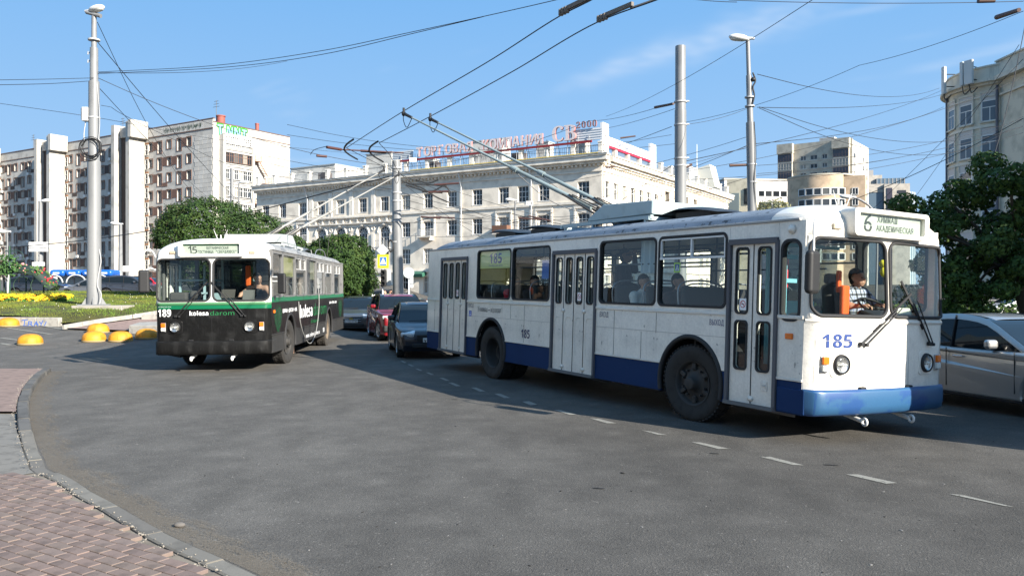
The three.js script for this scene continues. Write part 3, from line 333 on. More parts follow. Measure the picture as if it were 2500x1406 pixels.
{ // ===== nine-storey slab block on the left
  const G = bld('panel_apartment_block', 'nine storey stone-clad slab block with stair towers, brown panels and rooftop graffiti', -53.5, 145, 32);
  const cl = std(0.50, 0.485, 0.46, 0.9, { map: rep(T.plaster, 1.3) }), cl2 = std(0.46, 0.445, 0.42, 0.9, { map: rep(T.stone, 0.6) }), br = std(0.13, 0.072, 0.055, 0.85), brD = std(0.055, 0.04, 0.036, 0.85), rust = std(0.28, 0.13, 0.06, 0.8), topY = 32.2, base = 1;
  const rowTop = (i) => 29.55 - 3.08 * i, colsOf = { 1: [18.3, 15.5, 12.6, 9.6, 6.8], 2: [45.6, 42.7, 39.9, 37.0, 34.1, 31.2, 28.3], 3: [73.2, 70.4, 67.5, 64.6, 61.8, 58.9, 56.0, 53.3] };
  const holes = [], wins = [], pan = [];
  for (const s of [1, 2, 3]) colsOf[s].forEach((u, c) => { for (let i = 0; i < 9; i++) { const tall = (s === 1 ? c === 1 || c === 3 : (c + i) % 3 === 1), t = rowTop(i) - (i % 2 ? 0.08 : 0), b = t - (tall ? 2.25 : 1.6); if (i === 8 && tall) { holes.push([u, 1.35, t - 1.6, t]); wins.push([u, t - 1.6, 1.6]); } else { holes.push([u, 1.35, b, t]); wins.push([u, b, t - b]); }
    const nx = colsOf[s][c + 1]; if (nx === undefined) continue; const join = s === 1 ? (i % 2 ? c === 1 || c === 2 : c === 0 || c === 3) : n2(c * 3.1 + s * 7, i * 1.7) > 0.0; if (join) pan.push([(u + nx) / 2, t - 1.6, Math.abs(u - nx) - 1.35, 1.6, s]); else if (n2(c * 2.3 + 40, i * 2.9 + s) > 0.25) pan.push([(u + nx) / 2, t - 2.5, Math.abs(u - nx) - 1.2, 0.75, s]); } });
  wall(G, 'A', 0, 84, base, topY, holes, cl, 0.45); wall(G, 'B', 0.45, 18, base, topY - 0.6, [], cl, 0.45);
  mesh('inner_core', box(83, 29, 16.6, -42, 16, -9.2), std(0.04, 0.04, 0.04, 1), G);
  for (const [u, b, h] of wins) { windowOf(G, 'A', u, b, 1.33, h, { kind: 'plain', z: -0.25, sill: false }); put(mesh('window_surround', [box(1.6, 0.13, 0.1, 0, h + 0.06, 0), box(1.6, 0.13, 0.1, 0, -0.06, 0), box(0.13, h, 0.1, -0.74, h / 2, 0), box(0.13, h, 0.1, 0.74, h / 2, 0)], winBrown, G), 'A', u, b, 0.03); if (rnd() < 0.17) put(mesh('air_conditioner', rbox(0.8, 0.55, 0.35, 0.04), std(0.6, 0.6, 0.58, 0.6), G), 'A', u + 0.2, b - 0.45, 0.22); }
  for (const [u, y, w, h, s] of pan) put(mesh('spandrel_panel', box(w, h, 0.06), s === 1 ? br : (rnd() < 0.8 ? brD : br), G), 'A', u, y + h / 2, 0.025);
  strip(G, 'string_line', 'A', 0, 84, 30.45, 0.12, 0.1, br); strip(G, 'coping', 'A', -0.15, 84, topY, 0.14, 0.4, br, -0.3); strip(G, 'coping', 'B', 0, 18, topY - 0.6, 0.14, 0.4, br, -0.3); strip(G, 'string_line', 'B', 8.5, 18, 30.1, 0.1, 0.1, br);
  // cladding slabs picked apart on the blank end and the attic
  const pg = rbox(1.22, 0.74, 0.05, 0.012), pms = [[0.57, 0.555, 0.53], [0.52, 0.505, 0.48], [0.60, 0.585, 0.56], [0.55, 0.53, 0.50]].map((c) => std(...c, 0.9, { map: rep(T.plaster, 2) }));
  for (let j = 0; j < 33; j++) for (let i = 0; i < 4; i++) { const y = 4 + j * 0.78; if (y < 30.2) G.add(Object.assign(put(shade(new THREE.Mesh(pg, pms[Math.floor(rnd() * 4)])), "A", 0.75 + i * 1.26 + (j % 2) * 0.2, y, 0.02 + rr(-0.006, 0.006)), { name: "cladding_slab" })); }
  for (let i = 0; i < 15; i++) for (const y of [31.0, 31.75]) G.add(Object.assign(put(shade(new THREE.Mesh(pg, pms[(i * 7 + (y > 31.5 ? 1 : 0)) % 4])), 'A', 0.75 + i * 1.26, y, 0.02), { name: 'cladding_slab' }));
  // stair towers
  for (const t0 of [20.0, 47.6, 75]) {
    const sl = mesh('stair_tower', uvm([box(1.1, 33.4 - base, 3.2, -t0 - 0.55, (33.4 + base) / 2, 1.75), box(1.0, 32.6 - base, 3.4, -t0 - 4.6, (32.6 + base) / 2, 1.8)].map((g) => g)[0], 0.2), cl2, G); void sl;
    mesh('tower_fin', uvm(box(1.0, 33 - base, 3.6, -t0 - 4.9, (33 + base) / 2, 1.8), 0.2), cl2, G); mesh('tower_recess', box(2.9, 31 - base, 2.4, -t0 - 2.8, (30.8 + base) / 2, 1.0), brD, G);
    mesh('tower_head', uvm(rbox(1.0, 3.3, 3.6, 0.04, -t0 + 0.55, 31.9, 1.9), 0.2), cl2, G); mesh('tower_cap', uvm(box(5.2, 1.9, 2.6, -t0 - 2.6, 31.6, 1.2), 0.2), cl2, G);
    for (let i = 0; i < 10; i++) { const y = 28.2 - i * 2.75; put(mesh('stair_window', [box(0.9, 0.08, 0.08, 0, 1.9, 0), box(0.9, 0.08, 0.08, 0, 0, 0), box(0.9, 0.06, 0.08, 0, 0.95, 0), box(0.08, 1.9, 0.08, -0.42, 0.95, 0), box(0.08, 1.9, 0.08, 0.42, 0.95, 0)], winWhite, G), 'A', t0 - 0.6, y - 0.9, 0.12); put(mesh('stair_pane', new THREE.PlaneGeometry(0.9, 1.9), panes[i % 3], G), 'A', t0 - 0.6, y + 0.05, 0.1); put(mesh('stair_spandrel', box(0.9, 0.3, 0.1), rust, G), 'A', t0 - 0.6, y + 1.25, 0.09); }
  }
  // end face: stack of balconies, plain wall, fire stair
  const fB = (n, g, m, u, y, z = 0) => put(mesh(n, g, m, G), 'B', u, y, z);
  for (const u of [1.55, 8.1]) fB('balcony_pier', box(0.5, 28, 1.3), cl, u, 15.5, 0.5);
  for (let i = 0; i < 9; i++) { const y = 27.9 - i * 3.08;
    fB('balcony_slab', box(6.1, 0.3, 1.2), cl, 4.83, y + 1.75, 0.45);
    if (i === 0) { fB('lattice_panel', (() => { const s = poly([[-3, -0.6], [3, -0.6], [3, 0.9], [-3, 0.9]]); for (let a = 0; a < 12; a++) for (let b = 0; b < 3; b++) s.holes.push(rrPath(-2.85 + a * 0.48, -0.5 + b * 0.45, -2.5 + a * 0.48, -0.17 + b * 0.45, 0.15, THREE.Path)); return extr(s, 0.12); })(), winWhite, 4.83, y + 0.7, 0.9); fB('loggia_back', box(6, 2.6, 0.1), std(0.4, 0.4, 0.39, 0.9), 4.83, y + 0.3, 0.1); for (let k = 0; k < 4; k++) fB('balcony_rail', box(6, 0.12, 0.08), std(0.45, 0.44, 0.42, 0.8), 4.83, y - 0.9 + k * 0.22, 0.95); continue; }
    for (let k = 0; k < 4; k++) fB('balcony_rail', box(6, 0.12, 0.08), std(0.45, 0.44, 0.42, 0.8), 4.83, y - 1.15 + k * 0.24, 0.95);
    const n = 6, dark = i === 1 ? winBrown : winWhite; for (let k = 0; k < n; k++) { const w = windowOf(G, 'B', 2.3 + k * 1.01, y - 0.15, 0.98, 1.75, { kind: 'two', z: 0.85, sill: false, frame: dark, glass: panes[(k + i) % 6] }); void w; } }
  for (let i = 0; i < 6; i++) { const y = 25.6 - i * 4.0, st = [bar(V(-0.4, -0.1, 0), V(1.5, -2.6, 0), 0.08, 0.08, 4), bar(V(-0.4, -0.1, 0.9), V(1.5, -2.6, 0.9), 0.08, 0.08, 4)]; for (let k = 0; k < 9; k++) st.push(box(0.3, 0.04, 0.9, -0.4 + k * 0.21, -0.1 - k * 0.28, 0.45)); fB('fire_stair_flight', st, rust, 10.0, y, 0.2); fB('fire_stair_landing', [box(1.7, 0.08, 1.2, 0, 0, 0.5), ...[0, 1, 2, 3].map((k) => box(1.7, 0.06, 0.04, 0, 0.25 + k * 0.26, 1.1)), ...[-0.8, 0.8].map((q) => box(0.06, 1.1, 0.06, q, 0.55, 1.1))], rust, i % 2 ? 11.6 : 9.2, y, 0.1); }
  mesh('end_wing', uvm(box(9, 14, 8, -4 + 9, 9 + base - 1, -22), 0.2), cl, G);
  for (const [x, z, r] of [[2.4, 6.0, 0.75], [8, 13, 0.35]]) { const c = mesh('roof_vent_drum', bar(V(-2.5, topY - 0.6, -x * 1.5), V(-2.5, topY + 1.2, -x * 1.5), r, r, 16), std(0.28, 0.08, 0.06, 0.7), G); mesh('cap', bar(V(-2.5, topY + 1.2, -x * 1.5), V(-2.5, topY + 1.4, -x * 1.5), r * 1.15, r * 1.15, 16), std(0.28, 0.08, 0.06, 0.7), c); void z; }
  for (const u of [3, 32, 66]) { mesh('aerial', [bar(V(-u, topY, -3), V(-u, topY + 4.2, -3), 0.06, 0.05, 5), ...[0, 1, 2].map((k) => bar(V(-u - 0.9 + k * 0.15, topY + 3 + k * 0.5, -3), V(-u + 0.9 - k * 0.15, topY + 3 + k * 0.5, -3), 0.04, 0.04, 4))], std(0.12, 0.12, 0.12, 0.6), G); }
  // graffiti
  put(mesh('graffiti', new THREE.PlaneGeometry(7.6, 3.0), decalMat(1024, 404, (x, w, h) => { const L = [[20, 0.2], [180, -0.1], [420, 0.06], [660, 0.12]]; x.lineJoin = 'round'; const ch = 'TNNT'; for (const pass of [0, 1, 2]) [...ch].forEach((c, i) => { x.save(); x.translate(60 + i * 235, 340); x.rotate([-0.05, 0.04, -0.03, 0.06][i]); x.scale(1.35, 1.5); x.font = 'bold 220px sans-serif'; if (pass === 0) { x.lineWidth = 46; x.strokeStyle = '#3f9a12'; x.strokeText(c, 0, 0); } if (pass === 1) { x.lineWidth = 22; x.strokeStyle = '#20282a'; x.strokeText(c, 4, 4); } if (pass === 2) { x.fillStyle = '#7fb4c4'; x.fillText(c, 0, 0); } x.restore(); }); void L; }, { roughness: 0.9 }), G), 'B', 4.3, 30.6, 0.03);
  put(mesh('graffiti', new THREE.PlaneGeometry(11.5, 1.5), decalMat(1024, 134, (x, w, h) => { x.strokeStyle = '#33482f'; x.lineWidth = 5; x.lineCap = 'round'; for (let i = 0; i < 70; i++) { const a = 20 + i * 14; if (i % 11 === 10) continue; x.beginPath(); x.moveTo(a + rr(-6, 6), rr(20, 50)); x.lineTo(a + rr(-8, 8), rr(70, 120)); if (i % 3) x.lineTo(a + rr(4, 18), rr(40, 80)); x.stroke(); } }, { roughness: 0.9 }), G), 'A', 8.6, 31.35, 0.06);
}
{ // ===== old building with the rounded corner at the right
  const G = thing('rounded_corner_building', 'old cream building with rounded corner and phone antennas behind the dark tree', 'building', V(49.6, 0, -79.6)), R = 6, H = 20.9;
  const pl = std(0.56, 0.53, 0.44, 0.92, { map: rep(T.plaster, 1.4) }), tr = std(0.60, 0.58, 0.51, 0.9, { map: T.plaster }), pipe = std(0.10, 0.10, 0.12, 0.6);
  const cyl = (r, y0, y1, m, n) => mesh(n, uvm(new THREE.CylinderGeometry(r, r, y1 - y0, 40, 1, false).translate(0, (y0 + y1) / 2, 0), 0.15), m, G);
  cyl(R, -1, H, pl, 'rounded_wall'); for (const y of [16.95, 13.7, 10.4]) cyl(R + 0.12, y, y + 0.25, tr, 'string_course'); cyl(R + 0.3, H, H + 0.25, tr, 'cornice'); cyl(R + 0.1, H - 1.1, H - 0.95, tr, 'string_course'); cyl(R + 0.65, H + 0.25, H + 0.5, tr, 'cornice'); cyl(R + 0.1, H + 0.5, H + 1.7, tr, 'parapet'); cyl(R + 0.2, H + 1.7, H + 1.85, tr, 'coping');
  const face = Math.atan2(-49.6, 79.6);
  for (const a of [-1.15, -0.76, -0.36]) for (let i = 0; i < 5; i++) { const t = face + a, y = 17.55 - i * 3.25; const b = new THREE.Object3D(); void b; const wq = V(Math.sin(t) * (R - 0.02), y, Math.cos(t) * (R - 0.02)); const m = mesh('window', winCache.rc ??= join([box(1.5, 0.08, 0.12, 0, 0, 0), box(1.5, 0.08, 0.12, 0, 1.9, 0), box(0.08, 1.9, 0.12, -0.71, 0.95, 0), box(0.08, 1.9, 0.12, 0.71, 0.95, 0), box(0.07, 1.3, 0.1, 0, 0.6, 0), box(1.4, 0.07, 0.1, 0, 1.28, 0)]), winWhite, G); m.position.copy(wq); m.rotation.y = t; mesh('pane', new THREE.PlaneGeometry(1.44, 1.9).translate(0, 0.95, 0.03), std(0.09, 0.11, 0.13, 0.06), m); mesh('surround', [box(1.75, 0.2, 0.16, 0, 2.75, 0), box(0.14, 2.8, 0.14, -0.83, 1.3, 0.0), box(0.14, 2.8, 0.14, 0.83, 1.3, 0), box(1.8, 0.12, 0.25, 0, -0.08, 0.04)], tr, m); mesh('blind_panel', box(1.5, 0.75, 0.06, 0, 2.3, 0), std(0.5, 0.47, 0.44, 0.9), m); }
  const jx = 45.2 - 49.6, jz = -75.4 + 79.6;
  // flat wing running towards the camera, slightly proud
  const wing = (y0, y1, o, n, m) => mesh(n, uvm(box(14 + o, y1 - y0, 24, jx + 7 - o / 2 + 0.2, (y0 + y1) / 2, jz + 12 - 0.3), 0.15), m, G);
  wing(-1, H + 0.2, 0, 'flat_wall', pl); wing(H - 1.2, H - 1.0, 0.2, 'string_course', tr); wing(H + 0.2, H + 0.6, 0.7, 'cornice', tr); wing(H + 0.6, H + 2.0, 0.15, 'parapet', tr); wing(H + 2.0, H + 2.15, 0.3, 'coping', tr); mesh('roof_house', uvm(box(6, 2.2, 9, jx + 4.4, H + 3.2, jz + 6.5), 0.2), tr, G);
  mesh('downpipe', bar(V(jx - 0.12, 0, jz + 0.15), V(jx - 0.12, H - 0.2, jz + 0.15), 0.13), pipe, G); { const t = face - 1.32; mesh('downpipe', bar(V(Math.sin(t) * 6.15, 0, Math.cos(t) * 6.15), V(Math.sin(t) * 6.15, H, Math.cos(t) * 6.15), 0.13), pipe, G); }
  for (const [a, w, o] of [[-1.0, 0.5, 0.2], [-0.66, 0.35, 0.1], [-0.56, 0.85, 0.0]]) { const t = face + a, A = thing('phone_antenna', ['tall narrow phone antenna at the left of the rounded roof edge', 'slim phone antenna next to the wide one on the rounded roof', 'wide grey phone antenna panel on the rounded roof edge'][a < -0.9 ? 0 : w < 0.4 ? 1 : 2], 'antenna', V(49.6 + Math.sin(t) * 7.2, H + 0.1, -79.6 + Math.cos(t) * 7.2), t); mesh('panel', rbox(w, a < -0.9 ? 2.7 : 2.3, 0.3, 0.08, 0, 1.2, 0), std(0.5, 0.5, 0.48, 0.5), A); mesh('bracket', [bar(V(0, 0.6, 0), V(0, 0.6, -1.1), 0.05), bar(V(0, 1.8, 0), V(0, 1.8, -1.1), 0.05), tube([V(0, 0.1, 0), V(0.3, -0.8, 0), V(0.6, -0.3, -0.4)], 0.05, 5, 12)], black, A); void o; }
  const red = mesh('red_door_bay', box(0.4, 3, 1.4, jx + 0.1, 8, jz + 3.5), std(0.35, 0.03, 0.02, 0.6), G); void red;
}
{ // ===== far blocks seen over the white bus
  const c1 = std(0.50, 0.47, 0.40, 0.9, { map: T.plaster }), c2 = std(0.55, 0.53, 0.5, 0.9, { map: T.plaster }), bg = std(0.06, 0.06, 0.075, 0.1), grid = std(0.4, 0.39, 0.37, 0.6);
  { const G = bld('tall_beige_block', 'tall beige apartment tower with glazed balcony columns far behind the white bus', 113.5, 270, -37 + 0, 0); // corner at the right
    G.rotation.y = -Math.atan2(15, 19.6);
    const H = 51.8, L = 24.7, rows = 15, holes = []; for (let i = 0; i < rows; i++) for (const [u, w] of [[9, 1.7], [12.6, 2.4], [16.2, 2.0]]) holes.push([u, w, 47.4 - i * 2.95 - 1.6, 47.4 - i * 2.95]);
    wall(G, 'A', 0, L, 0, H, holes, c1, 0.4); wall(G, 'B', 0.4, 21, 0, H - 0.5, [], c2, 0.4); mesh('inner_core', box(L - 1, H - 1, 20, -L / 2, H / 2 - 0.6, -10.5), black, G); mesh('roof_house', box(5, 2.2, 4, -10, H + 1.1, -8), c2, G);
    for (const [u, w, a, b] of holes) windowOf(G, 'A', u, a, w, b - a, { kind: 'plain', sill: false, t: 0.12 });
    for (const [u, w] of [[3.4, 5.2], [L - 2.6, 5.0]]) { const n = mesh('balcony_column', box(w, H - 3, 1.4, -u, (H - 3) / 2, 0.7), c1, G); void n; put(mesh('balcony_head', uvm(box(w + 0.4, 3.3, 2.0), 0.2), c1, G), 'A', u, H - 1.5, 0.9); for (let i = 0; i < rows; i++) { const y = H - 3.2 - 2.95 * (i + 1) + 0.2; const f = put(mesh('balcony_glazing', [box(w - 0.2, 0.14, 0.12, 0, 0, 0), box(w - 0.2, 0.14, 0.12, 0, 2.4, 0), box(w - 0.2, 0.1, 0.1, 0, 0.9, 0), ...[0, 1, 2, 3, 4, 5].map((k) => box(0.1, 2.4, 0.1, -w / 2 + 0.15 + k * (w - 0.3) / 5, 1.2, 0))], i % 3 === 1 ? grid : std(0.08, 0.06, 0.06, 0.6), G), 'A', u, y, 1.45); mesh('pane', new THREE.PlaneGeometry(w - 0.3, 2.3).translate(0, 1.2, -0.03), i % 3 === 1 ? panes[5] : bg, f); } }
    for (let i = 0; i < rows; i++) for (const u of [2.4, 14, 18.5]) { const y = 47 - i * 2.95; windowOf(G, 'B', u, y - 1.6, u < 3 ? 2.4 : 1.5, 1.7, { kind: 'plain', sill: false, z: 0.05 }); } }
  { // curved beige building
    const G = thing('curved_beige_block', 'peach coloured block with a curved window bay behind the white bus', 'building', at(2006, 704, 190).setY(0)), R = 7.5, H = 27.6, pe = std(0.55, 0.42, 0.30, 0.9, { map: T.plaster });
    mesh('curved_wall', uvm(new THREE.CylinderGeometry(R, R, H, 48, 1, false, Math.PI * 0.9, Math.PI * 1.2).translate(0, H / 2, 0), 0.15), pe, G); mesh('flat_wall', uvm(box(8.5, H - 0.4, 8, 4.6, H / 2 - 0.2, 2.9, -0.45), 0.15), pe, G); mesh('roof', new THREE.CylinderGeometry(R + 0.1, R + 0.1, 0.3, 40).translate(0, H, 0), c1, G); mesh('core', box(8, H - 1, 9, 0, H / 2 - 0.5, -2), pe, G);
    for (let i = 0; i < 7; i++) { const y = 22.9 - i * 2.45; for (let k = 0; k < 6; k++) { const a = -0.95 + k * 0.24; const m = mesh('window', winCache.cv ??= join([box(1.75, 0.14, 0.2, 0, 0, 0), box(1.75, 0.14, 0.2, 0, 1.5, 0), box(0.16, 1.5, 0.2, -0.8, 0.75, 0), box(0.16, 1.5, 0.2, 0.8, 0.75, 0)]), winWhite, G); m.position.set(Math.sin(a) * (R + 0.03), y, Math.cos(a) * (R + 0.03)); m.rotation.y = a; mesh('pane', new THREE.PlaneGeometry(1.7, 1.5).translate(0, 0.75, 0.03), panes[(i + k) % 5], m); }
      for (const q of [-1.6, 2.2]) { const m = mesh('window', winCache.cf ??= join([box(1.3, 0.14, 0.2, 0, 0, 0), box(1.3, 0.14, 0.2, 0, 1.5, 0), box(0.14, 1.5, 0.2, -0.6, 0.75, 0), box(0.14, 1.5, 0.2, 0.6, 0.75, 0), box(0.12, 1.5, 0.2, 0, 0.75, 0)]), winWhite, G); const p = V(q, y, 4.05).applyAxisAngle(V(0, 1, 0), -0.45).add(V(4.6, 0, 2.9)); m.position.copy(p); m.rotation.y = -0.45; mesh('pane', new THREE.PlaneGeometry(1.2, 1.5).translate(0, 0.75, 0.03), panes[i % 4], m); } } }
  { const G = thing('low_white_block', 'low white block with ribbon windows left of the curved peach building', 'building', at(1890, 704, 205).setY(0), 0.12); const H = 29; mesh('wall', uvm(box(24, H, 14, -1, H / 2, -7), 0.15), std(0.60, 0.58, 0.6, 0.9, { map: T.plaster }), G); mesh('coping', box(24.4, 0.4, 14.4, -1, H + 0.2, -7), c1, G);
    for (let i = 0; i < 5; i++) for (let k = 0; k < 11; k++) { const m = mesh('window', winCache.lw ??= join([box(1.9, 0.14, 0.2, 0, 0, 0), box(1.9, 0.14, 0.2, 0, 1.5, 0), box(0.14, 1.5, 0.2, -0.9, 0.75, 0), box(0.14, 1.5, 0.2, 0.9, 0.75, 0)]), winWhite, G); m.position.set(-11.4 + k * 2.0, 24.9 - i * 2.75, 0.04); mesh('pane', new THREE.PlaneGeometry(1.85, 1.5).translate(0, 0.75, 0.03), panes[(i * 3 + k) % 3], m); } }
  { const G = thing('grey_office_block', 'stepped grey office block with dark glass far behind the white bus', 'building', at(2146, 704, 330).setY(0), -0.25), gl = std(0.10, 0.14, 0.18, 0.06), cr = std(0.46, 0.43, 0.39, 0.9, { map: T.plaster });
    mesh('wing', uvm(box(12, 48.6, 12, -3.5, 24.3, -12), 0.1), cr, G); mesh('upper_block', uvm(box(10, 52.5, 10, -4, 26, -22), 0.1), std(0.3, 0.29, 0.28, 0.9), G); mesh('glass_crown', box(11, 47, 8, 5.5, 23.5, -9), gl, G); mesh('front_wing', uvm(box(9.5, 43.6, 8, 6.2, 21.8, 0), 0.1), cr, G); mesh('glass_bay', box(7.5, 40.5, 3, -2.5, 20.2, 1), gl, G); mesh('bay_head', box(8, 3.4, 3.4, -2.5, 42.2, 1), cr, G); mesh('glass_strip', box(2.0, 41, 0.3, 3.4, 21.5, 4.1), std(0.05, 0.045, 0.06, 0.1), G);
    for (let i = 0; i < 6; i++) mesh('window', box(3.0, 1.1, 0.3, 8.0, 40.4 - i * 2.55, 4.1), std(0.04, 0.04, 0.045, 0.08), G); for (let k = 0; k < 8; k++) mesh('mullion', box(0.2, 3.2, 0.2, 0.3 + k * 1.5, 45.3, -4.95), grid, G); }
  { const G = thing('glass_cylinder_block', 'pale glass cylinder office block beside the dark tree', 'building', at(2203, 704, 360).setY(0)); mesh('drum', new THREE.CylinderGeometry(5.5, 5.5, 44, 24, 1).translate(0, 22, 0), std(0.22, 0.3, 0.36, 0.08), G); for (let k = 0; k < 12; k++) { const a = -1 + k * 0.2; mesh('mullion', box(0.35, 44, 0.2, Math.sin(a) * 5.5, 22, Math.cos(a) * 5.5, a), std(0.5, 0.52, 0.54, 0.5), G); } }
  { const G = thing('narrow_yellow_block', 'narrow yellowish block with a glass side at the end of the plastered building', 'building', at(1808, 704, 135).setY(0), -0.5); mesh('wall', uvm(box(4.2, 20, 5, 0, 10, -2), 0.2), std(0.58, 0.54, 0.43, 0.9, { map: T.plaster }), G); mesh('glass_side', box(3.2, 18, 0.3, -1.6, 8.6, 0.7), std(0.2, 0.24, 0.24, 0.1), G); mesh('window', box(0.9, 2.6, 0.2, 1.2, 17, 0.55), glassDark, G); }
}
{ // ===== houses round the square, outside the frame: their sunlit fronts light the shaded sides and show in the glass
  const mk = (label, x, z, turn, L, H) => { const G = thing('square_side_house', label, 'building', V(x, 0, z), turn, 'houses round the square out of frame'), m = std(0.62, 0.58, 0.5, 0.92, { map: T.plaster }), hs = [], n = Math.floor(L / 3.6); for (let k = 0; k < n; k++) for (let i = 0; i < Math.floor(H / 3.5); i++) hs.push([2 + k * 3.6, 1.4, 1.3 + i * 3.5, 3.2 + i * 3.5]); const w = wall(G, 'B', 0, L, 0, H, hs, m, 0.4); void w; mesh('inner_core', box(8, H - 0.2, L, -4.6, H / 2, -L / 2), std(0.05, 0.05, 0.055, 0.3), G); mesh('cornice', box(0.8, 0.6, L, 0.2, H, -L / 2), m, G); };
  mk('long plastered house left of the camera, out of frame', -34, 30, 0.0, 46, 17); mk('plastered house behind the camera, out of frame', -22, 58, -0.5, 40, 20);
}
// ---------- trolleybuses ----------
// local axes: +z forward from the front, +x the bus's left, y up; s = -z is the distance behind the front
const BUSROLL = { r: 0 };
const zf = (x, h) => { const a = Math.abs(x), r = 0.11, e = Math.max(0, a - (1.25 - r)); return -(0.10 * (a / 1.25) ** 2) - (r - Math.sqrt(Math.max(0, r * r - e * e))) - 0.055 * Math.max(0, h - 1.48) - 0.02 * Math.max(0, 1.2 - h); };
const PF = (x, h, o = 0) => V(x, h, zf(x, h) + o);
const roofH = (x) => 2.61 + 0.335 * Math.pow(Math.max(0, 1 - Math.pow(Math.abs(x) / 1.25, 3)), 0.5);
const sideM = new THREE.Matrix4().set(0, 0, -1, 0, 0, 1, 0, 0, 1, 0, 0, 0, 0, 0, 0, 1);     // shape x → z, extrusion → -x
const sideG = (shape, depth, x, o) => extr(shape, depth, o).applyMatrix4(sideM).translate(x, 0, 0);
const AR = 0.64, AY = 0.52, WF = 2.2, WR = 8.28;
function panelShape(s0, s1, h0, h1, arches = [], holes = []) {
  const sh = new THREE.Shape(); sh.moveTo(-s1, h0);
  for (const a of [...arches].sort((p, q) => q - p)) { const c = Math.sqrt(AR * AR - (h0 - AY) ** 2), t = Math.atan2(h0 - AY, c); if (-a - c > -s1) sh.lineTo(-a - c, h0); sh.absarc(-a, AY, AR, Math.PI - t, t, true); }
  sh.lineTo(-s0, h0); sh.lineTo(-s0, h1); sh.lineTo(-s1, h1); sh.lineTo(-s1, h0);
  for (const [a, b, c, d, r] of holes) sh.holes.push(rrPath(-b, c, -a, d, r ?? 0.1, THREE.Path));
  return sh;
}
function skirtShape(s0, s1, h0, h1, a0, a1) { // ends follow a wheel arch where one is given
  const pts = [], arc = (a, sgn, up) => { const l = []; for (let i = 0; i <= 8; i++) { const h = lerp(h0, h1, i / 8), c = Math.sqrt(Math.max(0, AR * AR - (h - AY) ** 2)); l.push([-a + sgn * c, h]); } return up ? l : l.reverse(); };
  if (a0 !== undefined) pts.push(...arc(a0, -1, true)); else pts.push([-s0, h0], [-s0, h1]);
  if (a1 !== undefined) pts.push(...arc(a1, 1, false)); else pts.push([-s1, h1], [-s1, h0]);
  return poly(pts);
}
// ring between a rectangle and a rounded rectangle, laid on the front surface
function frontRing(x0, h0, x1, h1, a0, b0, a1, b1, r, off = 0) {
  const O = [], I = [];
  const corner = (cx, cy, q, ex, ey) => { const dx = Math.abs(ex - cx), dy = Math.abs(ey - cy), mid = Math.atan2(dy, dx), A = []; for (let i = 0; i <= 8; i++) A.push(Math.PI / 2 * i / 8); A.push(mid); A.sort((u, v) => u - v); if (q % 2) A.reverse(); for (const t of A) { const sx = q === 1 || q === 2 ? -1 : 1, sy = q >= 2 ? -1 : 1, k = Math.min(dx / Math.max(1e-6, Math.cos(t)), dy / Math.max(1e-6, Math.sin(t))); I.push([cx + sx * r * Math.cos(t), cy + sy * r * Math.sin(t)]); O.push([cx + sx * k * Math.cos(t), cy + sy * k * Math.sin(t)]); } };
  const edge = (p, q, P, Q) => { for (let i = 1; i < 10; i++) { I.push([lerp(p[0], q[0], i / 10), lerp(p[1], q[1], i / 10)]); O.push([lerp(P[0], Q[0], i / 10), lerp(P[1], Q[1], i / 10)]); } };
  corner(a1 - r, b1 - r, 0, x1, h1); edge([a1 - r, b1], [a0 + r, b1], [a1 - r, h1], [a0 + r, h1]);
  corner(a0 + r, b1 - r, 1, x0, h1); edge([a0, b1 - r], [a0, b0 + r], [x0, b1 - r], [x0, b0 + r]);
  corner(a0 + r, b0 + r, 2, x0, h0); edge([a0 + r, b0], [a1 - r, b0], [a0 + r, h0], [a1 - r, h0]);
  corner(a1 - r, b0 + r, 3, x1, h0); edge([a1, b0 + r], [a1, b1 - r], [x1, b0 + r], [x1, b1 - r]);
  I.push(I[0]); O.push(O[0]);
  return { I, geo: gridGeo(I.length - 1, 4, (u, v) => { const i = Math.round(u * (I.length - 1)), p = I[i], q = O[i]; return PF(lerp(p[0], q[0], v), lerp(p[1], q[1], v), off); }) };
}
const fillLoop = (I, off) => { const cx = I.reduce((a, p) => a + p[0], 0) / I.length, cy = I.reduce((a, p) => a + p[1], 0) / I.length; return gridGeo(I.length - 1, 8, (u, v) => { const p = I[Math.round(u * (I.length - 1))]; return PF(lerp(cx, p[0], v), lerp(cy, p[1], v), off); }); };
const loopTube = (I, r, off) => tube(I.slice(0, -1).map((p) => PF(p[0], p[1], off)), r, 6, I.length * 2, true);
const busGlass = new THREE.MeshPhysicalMaterial({ color: new THREE.Color(0.80, 0.85, 0.83), roughness: 0.02, transmission: 1, thickness: 0, ior: 1.5, side: THREE.DoubleSide });
const busGlassGrey = new THREE.MeshPhysicalMaterial({ color: new THREE.Color(0.52, 0.56, 0.55), roughness: 0.03, transmission: 1, thickness: 0, ior: 1.5, side: THREE.DoubleSide });
const lampGlass = new THREE.MeshPhysicalMaterial({ color: new THREE.Color(0.95, 0.95, 0.95), roughness: 0.05, transmission: 1, thickness: 0, side: THREE.DoubleSide });
const amber = std(0.75, 0.16, 0.01, 0.25), lampWhite = std(0.65, 0.65, 0.6, 0.2), steel = std(0.35, 0.35, 0.36, 0.45, { metalness: 0.6 });
const tyreM = std(0.028, 0.027, 0.026, 0.9, { map: rep(T.stone, 2) }), rimM = std(0.035, 0.034, 0.033, 0.75, { map: rep(T.wear, 3) }), dustM = std(0.20, 0.16, 0.12, 0.95, { map: rep(T.stone, 2) });
